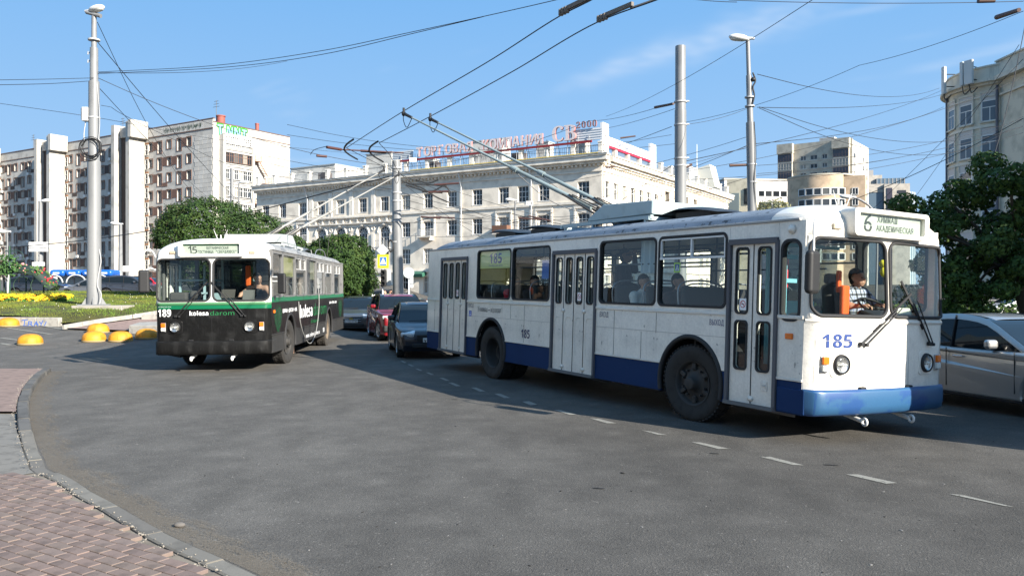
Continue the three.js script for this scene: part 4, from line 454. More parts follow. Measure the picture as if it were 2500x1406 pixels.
function busWheel(parent, x, s, out, steer, rearDual, dusty) {
  const w = new THREE.Group(); w.name = 'wheel'; w.position.set(x, 0.53, -s); w.rotation.y = steer; parent.add(w);
  const R = 0.53, q = lathe([[0.30, -0.1], [0.33, -0.12], [0.42, -0.145], [0.49, -0.145], [0.52, -0.12], [R, -0.09], [R, 0.09], [0.52, 0.12], [0.49, 0.145], [0.42, 0.145], [0.33, 0.12], [0.30, 0.1]], 48).rotateZ(-Math.PI / 2 * out);
  const lugs = []; for (let i = 0; i < 52; i++) { const a = i / 52 * Math.PI * 2; for (const sd of [-1, 1]) lugs.push(box(0.085, 0.022, 0.034, sd * 0.088, R + 0.002, 0, sd * 0.35).applyMatrix4(new THREE.Matrix4().makeRotationX(a + (sd > 0 ? 0.06 : 0)))); if (i % 2) lugs.push(box(0.07, 0.016, 0.06, 0, R, 0).applyMatrix4(new THREE.Matrix4().makeRotationX(a))); }
  mesh('tyre', uvm(join([q, ...lugs]), 1), dusty ? std(0.05, 0.045, 0.04, 0.95, { map: rep(T.stone, 2) }) : tyreM, w);
  const dish = rearDual ? [[0.0, -0.16], [0.10, -0.16], [0.12, -0.06], [0.17, -0.06], [0.2, -0.13], [0.27, -0.13], [0.285, 0.0], [0.29, 0.11], [0.315, 0.125]] : [[0, 0.20], [0.075, 0.20], [0.09, 0.18], [0.095, 0.10], [0.16, 0.085], [0.19, 0.06], [0.26, 0.04], [0.275, 0.06], [0.29, 0.115], [0.315, 0.125]];
  mesh('rim', uvm(lathe(dish, 40).rotateZ(-Math.PI / 2 * out), 1), dusty ? dustM : rimM, w);
  const nuts = []; for (let i = 0; i < 10; i++) { const a = i / 10 * Math.PI * 2; nuts.push(bar(V(0, 0, 0), V(out * (rearDual ? 0.06 : 0.05), 0, 0), 0.018, 0.015, 6).translate(out * (rearDual ? -0.14 : 0.06), Math.cos(a) * (rearDual ? 0.225 : 0.205), Math.sin(a) * (rearDual ? 0.225 : 0.205))); }
  if (!rearDual) for (let i = 0; i < 6; i++) nuts.push(rbox(0.05, 0.11, 0.07, 0.02, out * 0.075, 0.235, 0).applyMatrix4(new THREE.Matrix4().makeRotationX(i / 6 * Math.PI * 2)));
  for (const n of nuts) mesh('wheel_nut', n, dusty ? dustM : rimM, w);
  return w;
}
// surface with a map in metres on the front
const frontDecal = (parent, name, x0, x1, h0, h1, mat, off = 0.006) => { const q = mesh(name, gridGeo(14, 4, (u, v) => PF(lerp(x0, x1, u), lerp(h0, h1, v), off)), mat, parent); q.applyMatrix4(BUSROLL.m); return q; };
const sideDecal = (parent, name, s0, s1, h0, h1, mat, sd, off = 0.004) => { const g = new THREE.PlaneGeometry(Math.abs(s1 - s0), h1 - h0).rotateY(sd * Math.PI / 2).translate(sd * (1.25 + off), (h0 + h1) / 2, -(s0 + s1) / 2); const q = mesh(name, g, mat, parent); q.applyMatrix4(BUSROLL.m); return q; };
function makeBus(o) {
  const B = thing('trolleybus', o.label, 'trolleybus', o.pos, o.turn);
  const roll = o.roll, PM = BUSROLL.m = new THREE.Matrix4().makeTranslation(0, o.lift, 0).multiply(new THREE.Matrix4().makeRotationX(o.pitch)).multiply(new THREE.Matrix4().makeRotationZ(roll)), pose = (m) => { m.updateMatrix(); m.applyMatrix4(PM); return m; }; const P = (name, geos, mat, par = B) => { const m = mesh(name, geos, mat, par); if (par === B) pose(m); return m; };
  const X = 1.25, M = o.m, u = (g) => uvm(g, 0.5);
  const wy0 = 1.57, wy1 = 2.585, HS = o.skirtTop;
  // --- right side (doors) and left side
  const doors = [[0.63, 1.46], [4.53, 5.89], [9.45, 10.85]];
  const segsR = [[0.21, 0.63, [], [[0.27, 0.58, 1.45, 2.44, 0.12]]], [1.46, 4.53, [WF], [[1.51, 2.93, wy0, wy1], [2.98, 4.44, wy0, wy1]]], [5.89, 9.45, [WR], [[6.0, 7.43, wy0, wy1], [7.48, 8.98, wy0, wy1]]], [10.85, 11.65, [], []]];
  const winL = [[0.32, 1.33], [1.42, 2.84], [2.93, 4.36], [4.47, 5.93], [6.04, 7.38], [7.49, 8.93], [9.44, 10.86]];
  const segsL = [[0.21, 4.41, [WF], winL.slice(0, 3).map((w) => [...w, wy0 + 0.02, wy1 + 0.03])], [4.41, 8.99 + 0.2, [WR], winL.slice(3, 6).map((w) => [...w, wy0 + 0.02, wy1 + 0.03])], [9.19, 11.65, [], [[...winL[6], wy0 + 0.02, wy1 + 0.03]]]];
  for (const [sd, segs] of [[-1, segsR], [1, segsL]]) for (const [a, b, ar, ho] of segs) {
    P('side_panel', u(sideG(panelShape(a + 0.004, b - 0.004, HS, 2.66, ar, ho), 0.05, sd < 0 ? -1.2 : 1.25)), M.upperSide ?? M.upper);
    for (const [c, d, e, f, r] of ho) {
      const ring = rrPath(-d - 0.004, e - 0.004, -c + 0.004, f + 0.004, (r ?? 0.1)); ring.holes.push(rrPath(-d + 0.03, e + 0.03, -c - 0.03, f - 0.03, (r ?? 0.1) * 0.8, THREE.Path));
      const w = P('window', sideG(ring, 0.075, sd < 0 ? -1.187 : 1.262), o.sealM ?? rubber);
      mesh('glass', new THREE.ShapeGeometry(rrPath(-d + 0.02, e + 0.02, -c - 0.02, f - 0.02, 0.09), 8).applyMatrix4(sideM).translate(sd * 1.225, 0, 0), o.glass, w);
      if (o.vents?.[sd]?.includes(c)) { const y = e + (f - e) * 0.68, m = (c + d) / 2; mesh('sliding_vent', [box(0.045, 0.028, d - c - 0.05, sd * 1.235, y, -m), box(0.045, f - y - 0.04, 0.028, sd * 1.235, (y + f - 0.04) / 2, -m), box(0.045, 0.022, d - c - 0.07, sd * 1.235, f - 0.05, -m), box(0.04, f - y - 0.05, 0.02, sd * 1.235, (y + f - 0.05) / 2, -c - 0.05), box(0.04, f - y - 0.05, 0.02, sd * 1.235, (y + f - 0.05) / 2, -d + 0.05)], o.ventM, w); }
    }
  }
  for (const [a, b] of doors) P('door_header', u(sideG(panelShape(a, b, 2.44, 2.66), 0.05, -1.2)), M.upper);
  // belts and gutters
  for (const sd of [-1, 1]) { P('gutter', rbox(0.05, 0.035, 11.3, 0.012, sd * 1.245, 2.675, -5.95), M.gutter); }
  for (const [sd, l] of [[-1, [[0.21, 0.62], [1.47, 4.52], [5.9, 9.44], [10.86, 11.65]]], [1, [[0.21, 11.65]]]]) for (const [a, b] of l) { P('belt_moulding', rbox(0.022, 0.045, b - a - 0.01, 0.008, sd * 1.256, 1.5, -(a + b) / 2), M.beltSide ?? M.upper); }
  for (const [sd, l] of [[-1, [[0.21, 0.62], [WF + 0.63, 4.52], [5.9, WR - 0.63], [WR + 0.63, 9.44], [10.86, 11.65]]], [1, [[0.21, WF - 0.63], [WF + 0.63, WR - 0.63], [WR + 0.63, 11.65]]]]) for (const [a, b] of l) P('skirt_moulding', rbox(0.018, 0.03, b - a - 0.01, 0.006, sd * 1.254, HS + 0.005, -(a + b) / 2), M.skirtTrim ?? M.upper);
  // skirts
  const sk = [[-1, [[0.21, 0.62], [1.47, null, null, WF], [null, 4.52, WF], [5.9, null, null, WR], [null, 9.44, WR], [10.86, 11.63]]], [1, [[0.21, null, null, WF], [null, null, WF, WR], [null, 11.63, WR]]]];
  for (const [sd, l] of sk) for (const [a, b, c, d] of l) P('lower_skirt', u(sideG(skirtShape(a ?? 0, b ?? 0, 0.34, HS - 0.008, c ?? undefined, d ?? undefined), 0.045, sd < 0 ? -1.2 : 1.245)), sd < 0 ? M.skirt : (M.skirtLeft ?? M.skirt));
  for (const sd of [-1, 1]) for (const s of [WF, WR]) {
    const pts = []; for (let i = 0; i <= 20; i++) { const a = Math.PI * i / 20 * 1.16 - 0.08 * Math.PI; pts.push(V(sd * 1.245, AY + Math.sin(a) * AR, -s + Math.cos(a) * AR)); } P('wheel_arch', tube(pts, 0.035, 8, 40), rubber);
    P('wheel_housing', new THREE.CylinderGeometry(AR, AR, 0.55, 24, 1, true, -0.1, Math.PI + 0.2).rotateZ(Math.PI / 2).translate(sd * 0.95, AY, -s), black);
  }
  // --- doors
  const leafG = (a, b, wh, lower) => { const sh = rrPath(-b + 0.006, 0.37, -a - 0.006, 2.42, 0.015); for (const [e, f] of wh) sh.holes.push(rrPath(-b + (b - a) * 0.22, e, -a - (b - a) * 0.22, f, 0.06, THREE.Path)); return sideG(sh, 0.04, -1.195, { bevelEnabled: true, bevelSize: 0.004, bevelThickness: 0.004, bevelSegments: 1 }); };
  doors.forEach(([a, b], di) => {
    P('door_frame', [box(0.09, 2.1, 0.05, -1.235, 1.39, -a - 0.005), box(0.09, 2.1, 0.05, -1.235, 1.39, -b + 0.005), box(0.10, 0.07, b - a, -1.235, 2.44, -(a + b) / 2)], M.frame);
    const n = di === 0 ? 2 : 4, a2 = a + 0.03, b2 = b - 0.03, wl = (b2 - a2) / n;
    for (let i = 0; i < n; i++) {
      const c = a2 + wl * i, d = c + wl, wh = n === 2 ? [[1.52, 2.36], [0.80, 1.42]] : [[1.55, 2.34]];
      const lf = P('door_leaf', u(leafG(c, d, wh)), M.door);
      const gl = wh.map(([e, f]) => new THREE.ShapeGeometry(rrPath(-d + wl * 0.2, e - 0.01, -c - wl * 0.2, f + 0.01, 0.06)).applyMatrix4(sideM).translate(-1.215, 0, 0));
      mesh('glass', gl, o.glass, lf);
      mesh('rubber_seal', [...wh.map(([e, f]) => { const r = rrPath(-d + wl * 0.2, e - 0.012, -c - wl * 0.2, f + 0.012, 0.06); r.holes.push(rrPath(-d + wl * 0.25, e + 0.012, -c - wl * 0.25, f - 0.012, 0.05, THREE.Path)); return sideG(r, 0.03, -1.225); }), box(0.03, 2.02, 0.012, -1.23, 1.39, -d)], rubber, lf);
      if (n === 4) mesh('pressed_panel', tube([V(-1.238, 1.30, -c - wl * 0.3), V(-1.238, 1.30, -d + wl * 0.3), V(-1.238, 0.72, -d + wl * 0.25), V(-1.238, 0.66, -d + wl * 0.3)].filter((_, q) => i % 2 ? q < 4 : q < 4), 0.008, 5, 14), M.door, lf);
    }
    for (const y of n === 4 ? [1.42, 0.44] : [0.44]) for (const hx of n === 4 ? [a2 + wl, a2 + wl * 3] : [(a2 + b2) / 2]) P('door_hinge', [ball(0.05, -1.24, y, -hx, 0.35, 0.75, 1.1, 8, 6), bar(V(-1.25, y, -hx - 0.04), V(-1.26, y, -hx - 0.04), 0.012), bar(V(-1.25, y, -hx + 0.04), V(-1.26, y, -hx + 0.04), 0.012)], M.door);
    P('door_step', [box(0.42, 0.05, b - a + 0.02, -1.1, 0.315, -(a + b) / 2, 0, 0, -0.22), box(0.03, 0.12, b - a, -0.92, 0.36, -(a + b) / 2)], M.step);
  });
  if (o.handle) P('door_handle', [rbox(0.012, 0.12, 0.11, 0.004, -1.243, 0.62, -0.82), box(0.02, 0.02, 0.06, -1.252, 0.63, -0.82)], M.door);
  // --- front
  P('front_panel', uvm(gridGeo(40, 8, (a, b) => PF(lerp(-X, X, a), lerp(0.6, 1.46, b)))), M.front);
  P('front_belt', [gridGeo(40, 3, (a, b) => PF(lerp(-X, X, a), lerp(1.44, 1.50, b), 0.016 * Math.sin(Math.PI * b) + 0.004)), ...(o.frontBand ? [] : [])], M.beltFront ?? M.front);
  if (o.frontBand) P('front_band', gridGeo(40, 2, (a, b) => PF(lerp(-X, X, a), lerp(o.frontBand[0], o.frontBand[1], b), 0.007)), M.band);
  for (const [x0, x1] of [[-X, 0], [0, X]]) {
    const r = frontRing(x0, 1.49, x1, 2.50, x0 + (x0 < -1 ? 0.03 : 0.035), 1.53, x1 - (x1 > 1 ? 0.03 : 0.035), 2.455, 0.13);
    P('windscreen_surround', r.geo, M.head);
    const g = P('windscreen', fillLoop(r.I, -0.01), o.glassFront); mesh('rubber_seal', loopTube(r.I, 0.022, 0.002), rubber, g);
  }
  P('forehead', uvm(gridGeo(44, 10, (a, b) => { const x = lerp(-X, X, a), t = b * Math.PI / 2, z0 = zf(x, 2.49), z1 = -0.8; return V(x, 2.49 + (roofH(x) - 2.49) * Math.pow(Math.sin(t), 0.85), z0 + (z1 - z0) * Math.pow(1 - Math.cos(t), 1.35)); })), M.head);
  P('roof', uvm(gridGeo(30, 40, (a, b) => { const x = lerp(-X, X, a), s = lerp(0.8, 11.65, b), e = Math.max(0, s - 11.15) / 0.5; return V(x, roofH(x) - (roofH(x) - 2.45) * (1 - Math.sqrt(Math.max(0, 1 - e * e))), -s); }), 0.5), M.roof);
  P('rear_wall', u(box(2.5, 1.75, 0.04, 0, 1.6, -11.63)), M.upper); P('rear_skirt', u(box(2.48, 0.4, 0.05, 0, 0.55, -11.62)), M.skirt);
  const bo = [0.0, 0.055, 0.075, 0.08, 0.078, 0.06, 0.0], bh = [0.655, 0.66, 0.62, 0.54, 0.46, 0.38, 0.345];
  P('bumper', uvm(gridGeo(60, 6, (a, b) => { const x = lerp(-X, X, a), k = Math.round(b * 6), e = Math.max(0, Math.abs(x) - 1.1) / 0.15; return V(x * (1 + 0.012 * (bo[k] > 0 ? 1 : 0)), bh[k], zf(x, bh[k]) + bo[k] * (1 - 0.5 * e)); })), M.bumper);
  for (const sd of [-1, 1]) P('bumper_end', uvm(rbox(0.035, 0.3, 0.42, 0.014, sd * 1.25, 0.5, -0.38)), M.skirt);
  for (const x of [-0.45, 0.42]) P('bumper_clip', rbox(0.1, 0.03, 0.05, 0.01, x, 0.668, zf(x, 0.6) + 0.02), black);
  // headlights
  for (const sd of [-1, 1]) {
    const x = sd * 0.8, z = zf(x, 0.95), ry = sd * 0.09;
    const L = new THREE.Group(); L.name = 'headlight'; L.position.set(x, 0.955, z + 0.004); L.rotation.y = ry; B.add(L); pose(L);
    mesh('bezel', lathe([[0.095, 0], [0.098, 0.04], [0.112, 0.045], [0.122, 0.02], [0.124, 0]], 28).rotateX(Math.PI / 2), o.bezel, L);
    mesh('reflector', lathe([[0.0, 0.008], [0.05, 0.012], [0.085, 0.022], [0.095, 0.034]], 24).rotateX(Math.PI / 2), std(0.6, 0.6, 0.58, 0.25, { metalness: 0.9 }), L); mesh('bulb', [ball(0.022, 0, 0, 0.03), box(0.14, 0.012, 0.012, 0, 0.0, 0.03)], lampWhite, L);
    mesh('lens', lathe([[0, 0.066], [0.06, 0.058], [0.097, 0.04]], 24).rotateX(Math.PI / 2), lampGlass, L);
    mesh('lamp_plate', extr(rrPath(-0.155, -0.145, 0.155, 0.145, 0.05), 0.012, { bevelEnabled: true, bevelSize: 0.006, bevelThickness: 0.005, bevelSegments: 1 }).translate(0, 0, -0.012), M.lampPlate ?? M.front, L);
    const xi = sd * 1.06, zi = zf(xi, 0.95), ri = sd * 0.16;
    const I = P('indicator', rbox(0.105, 0.2, 0.03, 0.01, xi, 0.955, zi + 0.006, ri), steel);
    mesh('amber_lens', rbox(0.09, 0.09, 0.05, 0.012, xi, 1.004, zi + 0.03, ri), amber, I); mesh('white_lens', rbox(0.09, 0.075, 0.05, 0.012, xi, 0.912, zi + 0.03, ri), lampWhite, I);
    const xm = sd * 0.86; P('marker_lamp', [rbox(0.13, 0.07, 0.07, 0.015, xm, 2.6, zf(xm, 2.6) + 0.0, sd * 0.09)], o.marker);
    P('tow_hook', [bar(V(sd * 0.44, 0.37, -0.5), V(sd * 0.44, 0.27, 0.0), 0.028), new THREE.TorusGeometry(0.04, 0.016, 8, 16).rotateY(Math.PI / 2 - 0.2).translate(sd * 0.44, 0.265, 0.03)], o.hookM);
  }
  for (const sd of [-1, 1]) P('side_repeater', rbox(0.03, 0.07, 0.11, 0.01, sd * 1.262, 1.27, -0.42), amber);
  if (o.bell) P('signal_lamp', [ball(0.05, -1.27, 2.56, -0.42, 0.6, 1, 1), bar(V(-1.25, 2.56, -0.42), V(-1.27, 2.56, -0.42), 0.06)], M.upper);
  // destination sign
  { const D = P('destination_sign', extr((() => { const s = rrPath(-0.69, 2.51, 0.69, 2.825, 0.05); s.holes.push(rrPath(-0.625, 2.545, 0.625, 2.79, 0.03, THREE.Path)); return s; })(), 0.2, { bevelEnabled: true, bevelSize: 0.012, bevelThickness: 0.012, bevelSegments: 2 }).translate(0, 0, -0.175), M.head);
    mesh('board', box(1.25, 0.27, 0.01, 0, 2.667, -0.03), std(0.52, 0.54, 0.5, 0.7, { map: T.wear }), D);
    mesh('lettering', new THREE.PlaneGeometry(1.2, 0.25).translate(0, 2.667, -0.022), o.signMat, D);
    mesh('sign_glass', new THREE.PlaneGeometry(1.22, 0.27).translate(0, 2.667, 0.0), busGlass, D); }
  // wipers
  for (const [x, tx, ty] of o.wipers) {
    const b = PF(x, 1.2, 0.035), t = PF(tx, ty, 0.04), t2 = PF(tx + 0.09, ty + 0.02, 0.04), b2 = PF(x + 0.08, 1.19, 0.035), mid = b.clone().lerp(t, 0.78), bl0 = mid.clone().add(V((tx - x) * 0.28, 0.30, 0.0)), bl1 = mid.clone().add(V(-(tx - x) * 0.28, -0.30, 0.0));
    P('wiper', [bar(b, t, 0.012, 0.008), bar(b2, t2, 0.008), beam(b.clone().lerp(t, 0.36).add(V(0, 0, -0.018)), b.clone().lerp(t, 1.5).setZ(zf(tx, ty + 0.2) + 0.012), 0.014, 0.03), rbox(0.06, 0.05, 0.05, 0.012, b.x, b.y, b.z - 0.01), rbox(0.045, 0.04, 0.05, 0.01, b2.x, b2.y, b2.z - 0.01)], o.wiperM);
  }
  // mirrors on tube arms
  { const x = -1.23, z = -0.12, e = o.armOut, my = o.mirrorY;
    P('mirror_arm', [tube([V(x, 2.5, z), V(x - 0.04, 2.62, z + 0.05), V(x - e * 0.6, 2.67, z + 0.14), V(x - e, 2.58, z + 0.18), V(x - e, 2.3, z + 0.18), V(x - e, my - 0.1, z + 0.18)], 0.013, 8, 40), tube([V(x, my + 0.26, z), V(x - e * 0.5, my + 0.29, z + 0.1), V(x - e * 0.9, my + 0.22, z + 0.16), V(x - e, my + 0.1, z + 0.18)], 0.011, 7, 24)], o.armM);
    const H = P('mirror', rbox(0.23, 0.5, 0.10, 0.05, x - e, my, z + 0.17, 0.25), black); mesh('mirror_glass', rbox(0.16, 0.4, 0.008, 0.004, x - e - 0.013, my, z + 0.117, 0.25), chrome, H); }
  if (o.leftMirror) { const x = 1.25, zz = -0.3; P('mirror_arm', [bar(V(x, 2.05, zz), V(x + 0.16, 2.05, zz + 0.05), 0.012), bar(V(x, 1.95, zz), V(x + 0.16, 1.95, zz + 0.05), 0.012)], o.armM); const H = P('mirror', rbox(0.19, 0.46, 0.09, 0.04, x + 0.22, 1.9, zz + 0.05, -0.3), black); mesh('mirror_glass', rbox(0.15, 0.4, 0.008, 0.003, x + 0.235, 1.9, zz + 0.002, -0.3), chrome, H); }
  // wheels
  for (const sd of [-1, 1]) { busWheel(B, sd * 1.06, WF, sd, o.steer, false, false); busWheel(B, sd * 1.06, WR, sd, 0, true, o.dusty); busWheel(B, sd * 0.73, WR, sd, 0, true, false); }
  // underside, floor, cab and seats
  P('underframe', [box(1.5, 0.3, 8.6, 0, 0.48, -5.4), box(1.0, 0.06, 11.0, 0, 0.7, -5.9), bar(V(-0.9, 0.53, -WF), V(0.9, 0.53, -WF), 0.07), bar(V(-0.9, 0.53, -WR), V(0.9, 0.53, -WR), 0.1), box(0.5, 0.35, 0.9, 0.75, 0.45, -4.6), box(0.5, 0.35, 0.9, -0.75, 0.45, -3.6)], black);
  P('floor', [box(1.1, 0.05, 11.2, 0, 0.78, -5.9), ...[-1, 1].flatMap((sd) => [[0.3, WF - 0.66], [WF + 0.66, WR - 0.66], [WR + 0.66, 11.5]].map(([a, b]) => box(0.64, 0.05, b - a, sd * 0.87, 0.78, -(a + b) / 2)))], std(0.07, 0.06, 0.055, 0.9));
  P('ceiling_lining', gridGeo(10, 2, (a, b) => { const x = lerp(-1.18, 1.18, a); return V(x, roofH(x) - 0.06, -lerp(0.7, 11.3, b)); }), std(0.5, 0.5, 0.47, 0.8));
  P('cab_partition', [box(1.45, 0.75, 0.03, 0.47, 1.2, -1.75), box(1.45, 0.05, 0.03, 0.47, 2.5, -1.75), box(0.05, 1.7, 0.04, -0.25, 1.65, -1.75), box(0.05, 0.9, 0.04, 0.5, 2.0, -1.75), box(0.03, 0.9, 0.8, -0.25, 1.25, -1.35), box(0.03, 0.05, 0.8, -0.25, 2.0, -1.35)], o.cabM);
  const cabGl = P('cab_partition_glass', box(1.4, 0.9, 0.006, 0.47, 2.02, -1.75), busGlassGrey); void cabGl;
  P('dashboard', [rbox(2.2, 0.26, 0.42, 0.07, 0, 1.42, -0.45), rbox(0.8, 0.22, 0.4, 0.06, 0.7, 1.46, -0.55, 0, 0.3)], std(0.02, 0.02, 0.022, 0.6));
  P('driver_seat', [rbox(0.5, 0.12, 0.5, 0.05, 0.77, 1.24, -1.15), rbox(0.5, 0.7, 0.13, 0.06, 0.77, 1.6, -1.42, 0, -0.1), rbox(0.3, 0.16, 0.1, 0.05, 0.77, 2.03, -1.5), box(0.3, 0.45, 0.3, 0.77, 1.0, -1.15)], o.seatDriver);
  const sw = mesh('steering_wheel', new THREE.TorusGeometry(0.25, 0.016, 8, 32).rotateX(-1.0), black, B); sw.position.set(0.77, 1.63, -0.76); pose(sw); mesh('column', [bar(V(0, 0, 0), V(0, -0.35, 0.22), 0.03), bar(V(-0.24, 0, 0), V(0.24, 0, 0), 0.013), ball(0.05, 0, 0, 0, 1, 0.6, 1)], black, sw);
  const seatG = [rbox(0.86, 0.1, 0.42, 0.04, 0, 0.42, 0.02), rbox(0.86, 0.62, 0.09, 0.04, 0, 0.76, -0.2, 0, -0.12), box(0.7, 0.4, 0.04, 0, 0.2, 0)], seatBack = tube([V(-0.42, 0.5, -0.24), V(-0.42, 1.05, -0.30), V(-0.3, 1.13, -0.31), V(0.3, 1.13, -0.31), V(0.42, 1.05, -0.30), V(0.42, 0.5, -0.24)], 0.014, 6, 30);
  const seatMerged = join(seatG);
  for (const sd of [-1, 1]) for (const s of sd < 0 ? [2.25, 3.05, 3.85, 6.5, 7.3, 8.1, 8.9] : [2.3, 3.1, 3.9, 4.7, 5.5, 6.3, 7.1, 7.9, 8.7, 9.5, 10.3]) { const m = mesh('seat', seatMerged, o.seatM, B); m.position.set(sd * 0.76, 0.8 - 0.0, -s); pose(m); mesh('seat_rail', seatBack, steel, m); }
  const rails = []; for (const sd of [-1, 1]) { rails.push(bar(V(sd * 0.38, 2.42, -1.9), V(sd * 0.38, 2.42, -11), 0.016)); for (const s of [2.65, 4.4, 6.0, 7.7, 9.3]) rails.push(bar(V(sd * 0.38, 0.8, -s), V(sd * 0.38, 2.7, -s), 0.016)); rails.push(bar(V(sd * 1.12, 2.2, -1.9), V(sd * 1.12, 2.2, -4.4), 0.014), bar(V(sd * 1.12, 2.2, -6), V(sd * 1.12, 2.2, -9.3), 0.014)); }
  P('handrails', rails, o.railM);
  // --- roof gear
  for (const [s, w, l, x] of o.hatches) { const y = roofH(x); const H = P('roof_vent', gridGeo(10, 8, (a, b) => { const q = lerp(-w / 2, w / 2, a), t = b; return V(x + q, y + 0.02 + (0.05 + 0.13 * Math.sin(Math.min(1, t * 1.5) * Math.PI / 2)) * (1 - 0.35 * Math.pow(Math.abs(2 * a - 1), 3)) - (t > 0.75 ? (t - 0.75) * 0.25 : 0) - 0.02 * (1 - t), -s - l * (t - 0.5)); }), o.hatchM); mesh('vent_box', box(w * 0.8, 0.12, l * 0.6, x, y + 0.03, -s), black, H); }
  { const s0 = 5.55, y = 2.9;
    const C = P('trolley_base', [poly([[-3.75, y + 0.14], [-3.75, y + 0.33], [-5.1, y + 0.37], [-5.55, y + 0.16], [-5.55, y + 0.13]])].map((sh) => extr(sh, 1.5, { bevelEnabled: true, bevelSize: 0.012, bevelThickness: 0.012, bevelSegments: 1 }).applyMatrix4(sideM).translate(0.75, 0, 0)), o.baseM);
    mesh('frame', [box(1.6, 0.06, 0.06, 0, y + 0.06, -3.8), box(1.6, 0.06, 0.06, 0, y + 0.06, -6.4), ...[-0.75, 0.75].flatMap((x) => [box(0.06, 0.06, 2.7, x, y + 0.08, -5.1), box(0.05, 0.2, 0.05, x, y - 0.02, -3.9), box(0.05, 0.2, 0.05, x, y - 0.02, -6.3), box(0.05, 0.2, 0.05, x, y - 0.02, -5.4)])], o.baseM, C);
    o.poles.forEach(([x, head], i) => {
      const b = V(x, y + 0.36, -s0 - 0.35), d = head.clone().sub(b).normalize(), j = b.clone().addScaledVector(d, 2.35);
      const pl = P('trolley_pole', [bar(b.clone().addScaledVector(d, 0.2), j, 0.044, 0.038, 12), bar(j, head, 0.029, 0.018, 10), bar(j.clone().addScaledVector(d, -0.1), j.clone().addScaledVector(d, 0.08), 0.058, 0.052, 12)], o.poleM);
      mesh('base_springs', [-0.09, 0.09].flatMap((q) => [bar(b.clone().add(V(q, -0.12, 0.15)), b.clone().add(V(q * 0.6, 0.0, 0)).addScaledVector(d, 0.9), 0.022, 0.018, 8), bar(b.clone().add(V(q, 0.02, 0.1)), b.clone().add(V(q * 0.4, 0.05, 0)).addScaledVector(d, 0.75), 0.014, 0.012, 6)]).concat([bar(b.clone().add(V(0, -0.42, 0)), b.clone().add(V(0, 0.08, 0)), 0.07, 0.06, 12), rbox(0.34, 0.12, 0.3, 0.03, b.x, b.y - 0.16, b.z)]), std(0.03, 0.028, 0.027, 0.7), pl);
      const hb = head; mesh('pole_head', [ball(0.06, hb.x, hb.y, hb.z, 0.8, 1.1, 0.9, 10, 8), bar(hb, hb.clone().add(V(0, 0.13, 0)), 0.028, 0.03, 8), bar(hb.clone().addScaledVector(d, -0.32), hb, 0.032, 0.04, 8), tube([hb.clone(), hb.clone().add(V(0.0, -0.15, 0)), hb.clone().add(V(0, -0.28, 0)).addScaledVector(d, -0.14), hb.clone().addScaledVector(d, -0.33)], 0.009, 5, 20)], black, pl);
      const rope = j.clone().add(V(0, -0.05, 0)); mesh('pull_rope', tube([rope, rope.clone().lerp(o.ropeEnd[i], 0.4).add(V(0, -0.25, 0)), o.ropeEnd[i]], 0.008, 5, 24), std(0.2, 0.19, 0.18, 0.9), pl);
    }); }
  P('antenna', [bar(V(0, 2.9, -0.75), V(0, 3.03, -0.75), 0.018, 0.012), bar(V(-0.06, 2.9, -0.75), V(-0.16, 3.16, -0.75), 0.008, 0.004), bar(V(0.06, 2.9, -0.75), V(0.16, 3.14, -0.72), 0.008, 0.004), box(0.2, 0.03, 0.06, 0, 2.91, -0.75)], std(0.6, 0.6, 0.58, 0.6));
  return { B, P };
}
const busLocal = (o, w) => { const d = w.clone().sub(o.pos).applyAxisAngle(V(0, 1, 0), -o.turn); return d.add(V(0, -o.lift, 0)).applyAxisAngle(V(1, 0, 0), -o.pitch).applyAxisAngle(V(0, 0, 1), -o.roll); };
const WIRE_H = 5.9;
const overhead = (px, py, h = WIRE_H) => at(px, py, (h - EYE) * FOC / (HOR - py));
const headsR = [overhead(985, 278), overhead(1050, 291)], headsL = [overhead(937, 416), overhead(973, 427)];
const decalText = (s, color, o = {}) => decalMat(o.w ?? 512, o.h ?? 128, (x, w, h) => { fitText(x, s, w * 0.03, h * 0.1, w * 0.94, h * 0.78, color, o.f ?? 'bold', o.fam); if (o.stencil) { x.globalCompositeOperation = 'destination-out'; x.fillRect(0, h * 0.47, w, h * 0.022); } if (o.worn) { x.globalCompositeOperation = 'destination-out'; for (let i = 0; i < o.worn; i++) { x.globalAlpha = rr(0.2, 0.8); x.fillRect(rnd() * w, rnd() * h, rr(2, 9), rr(2, 9)); } } });
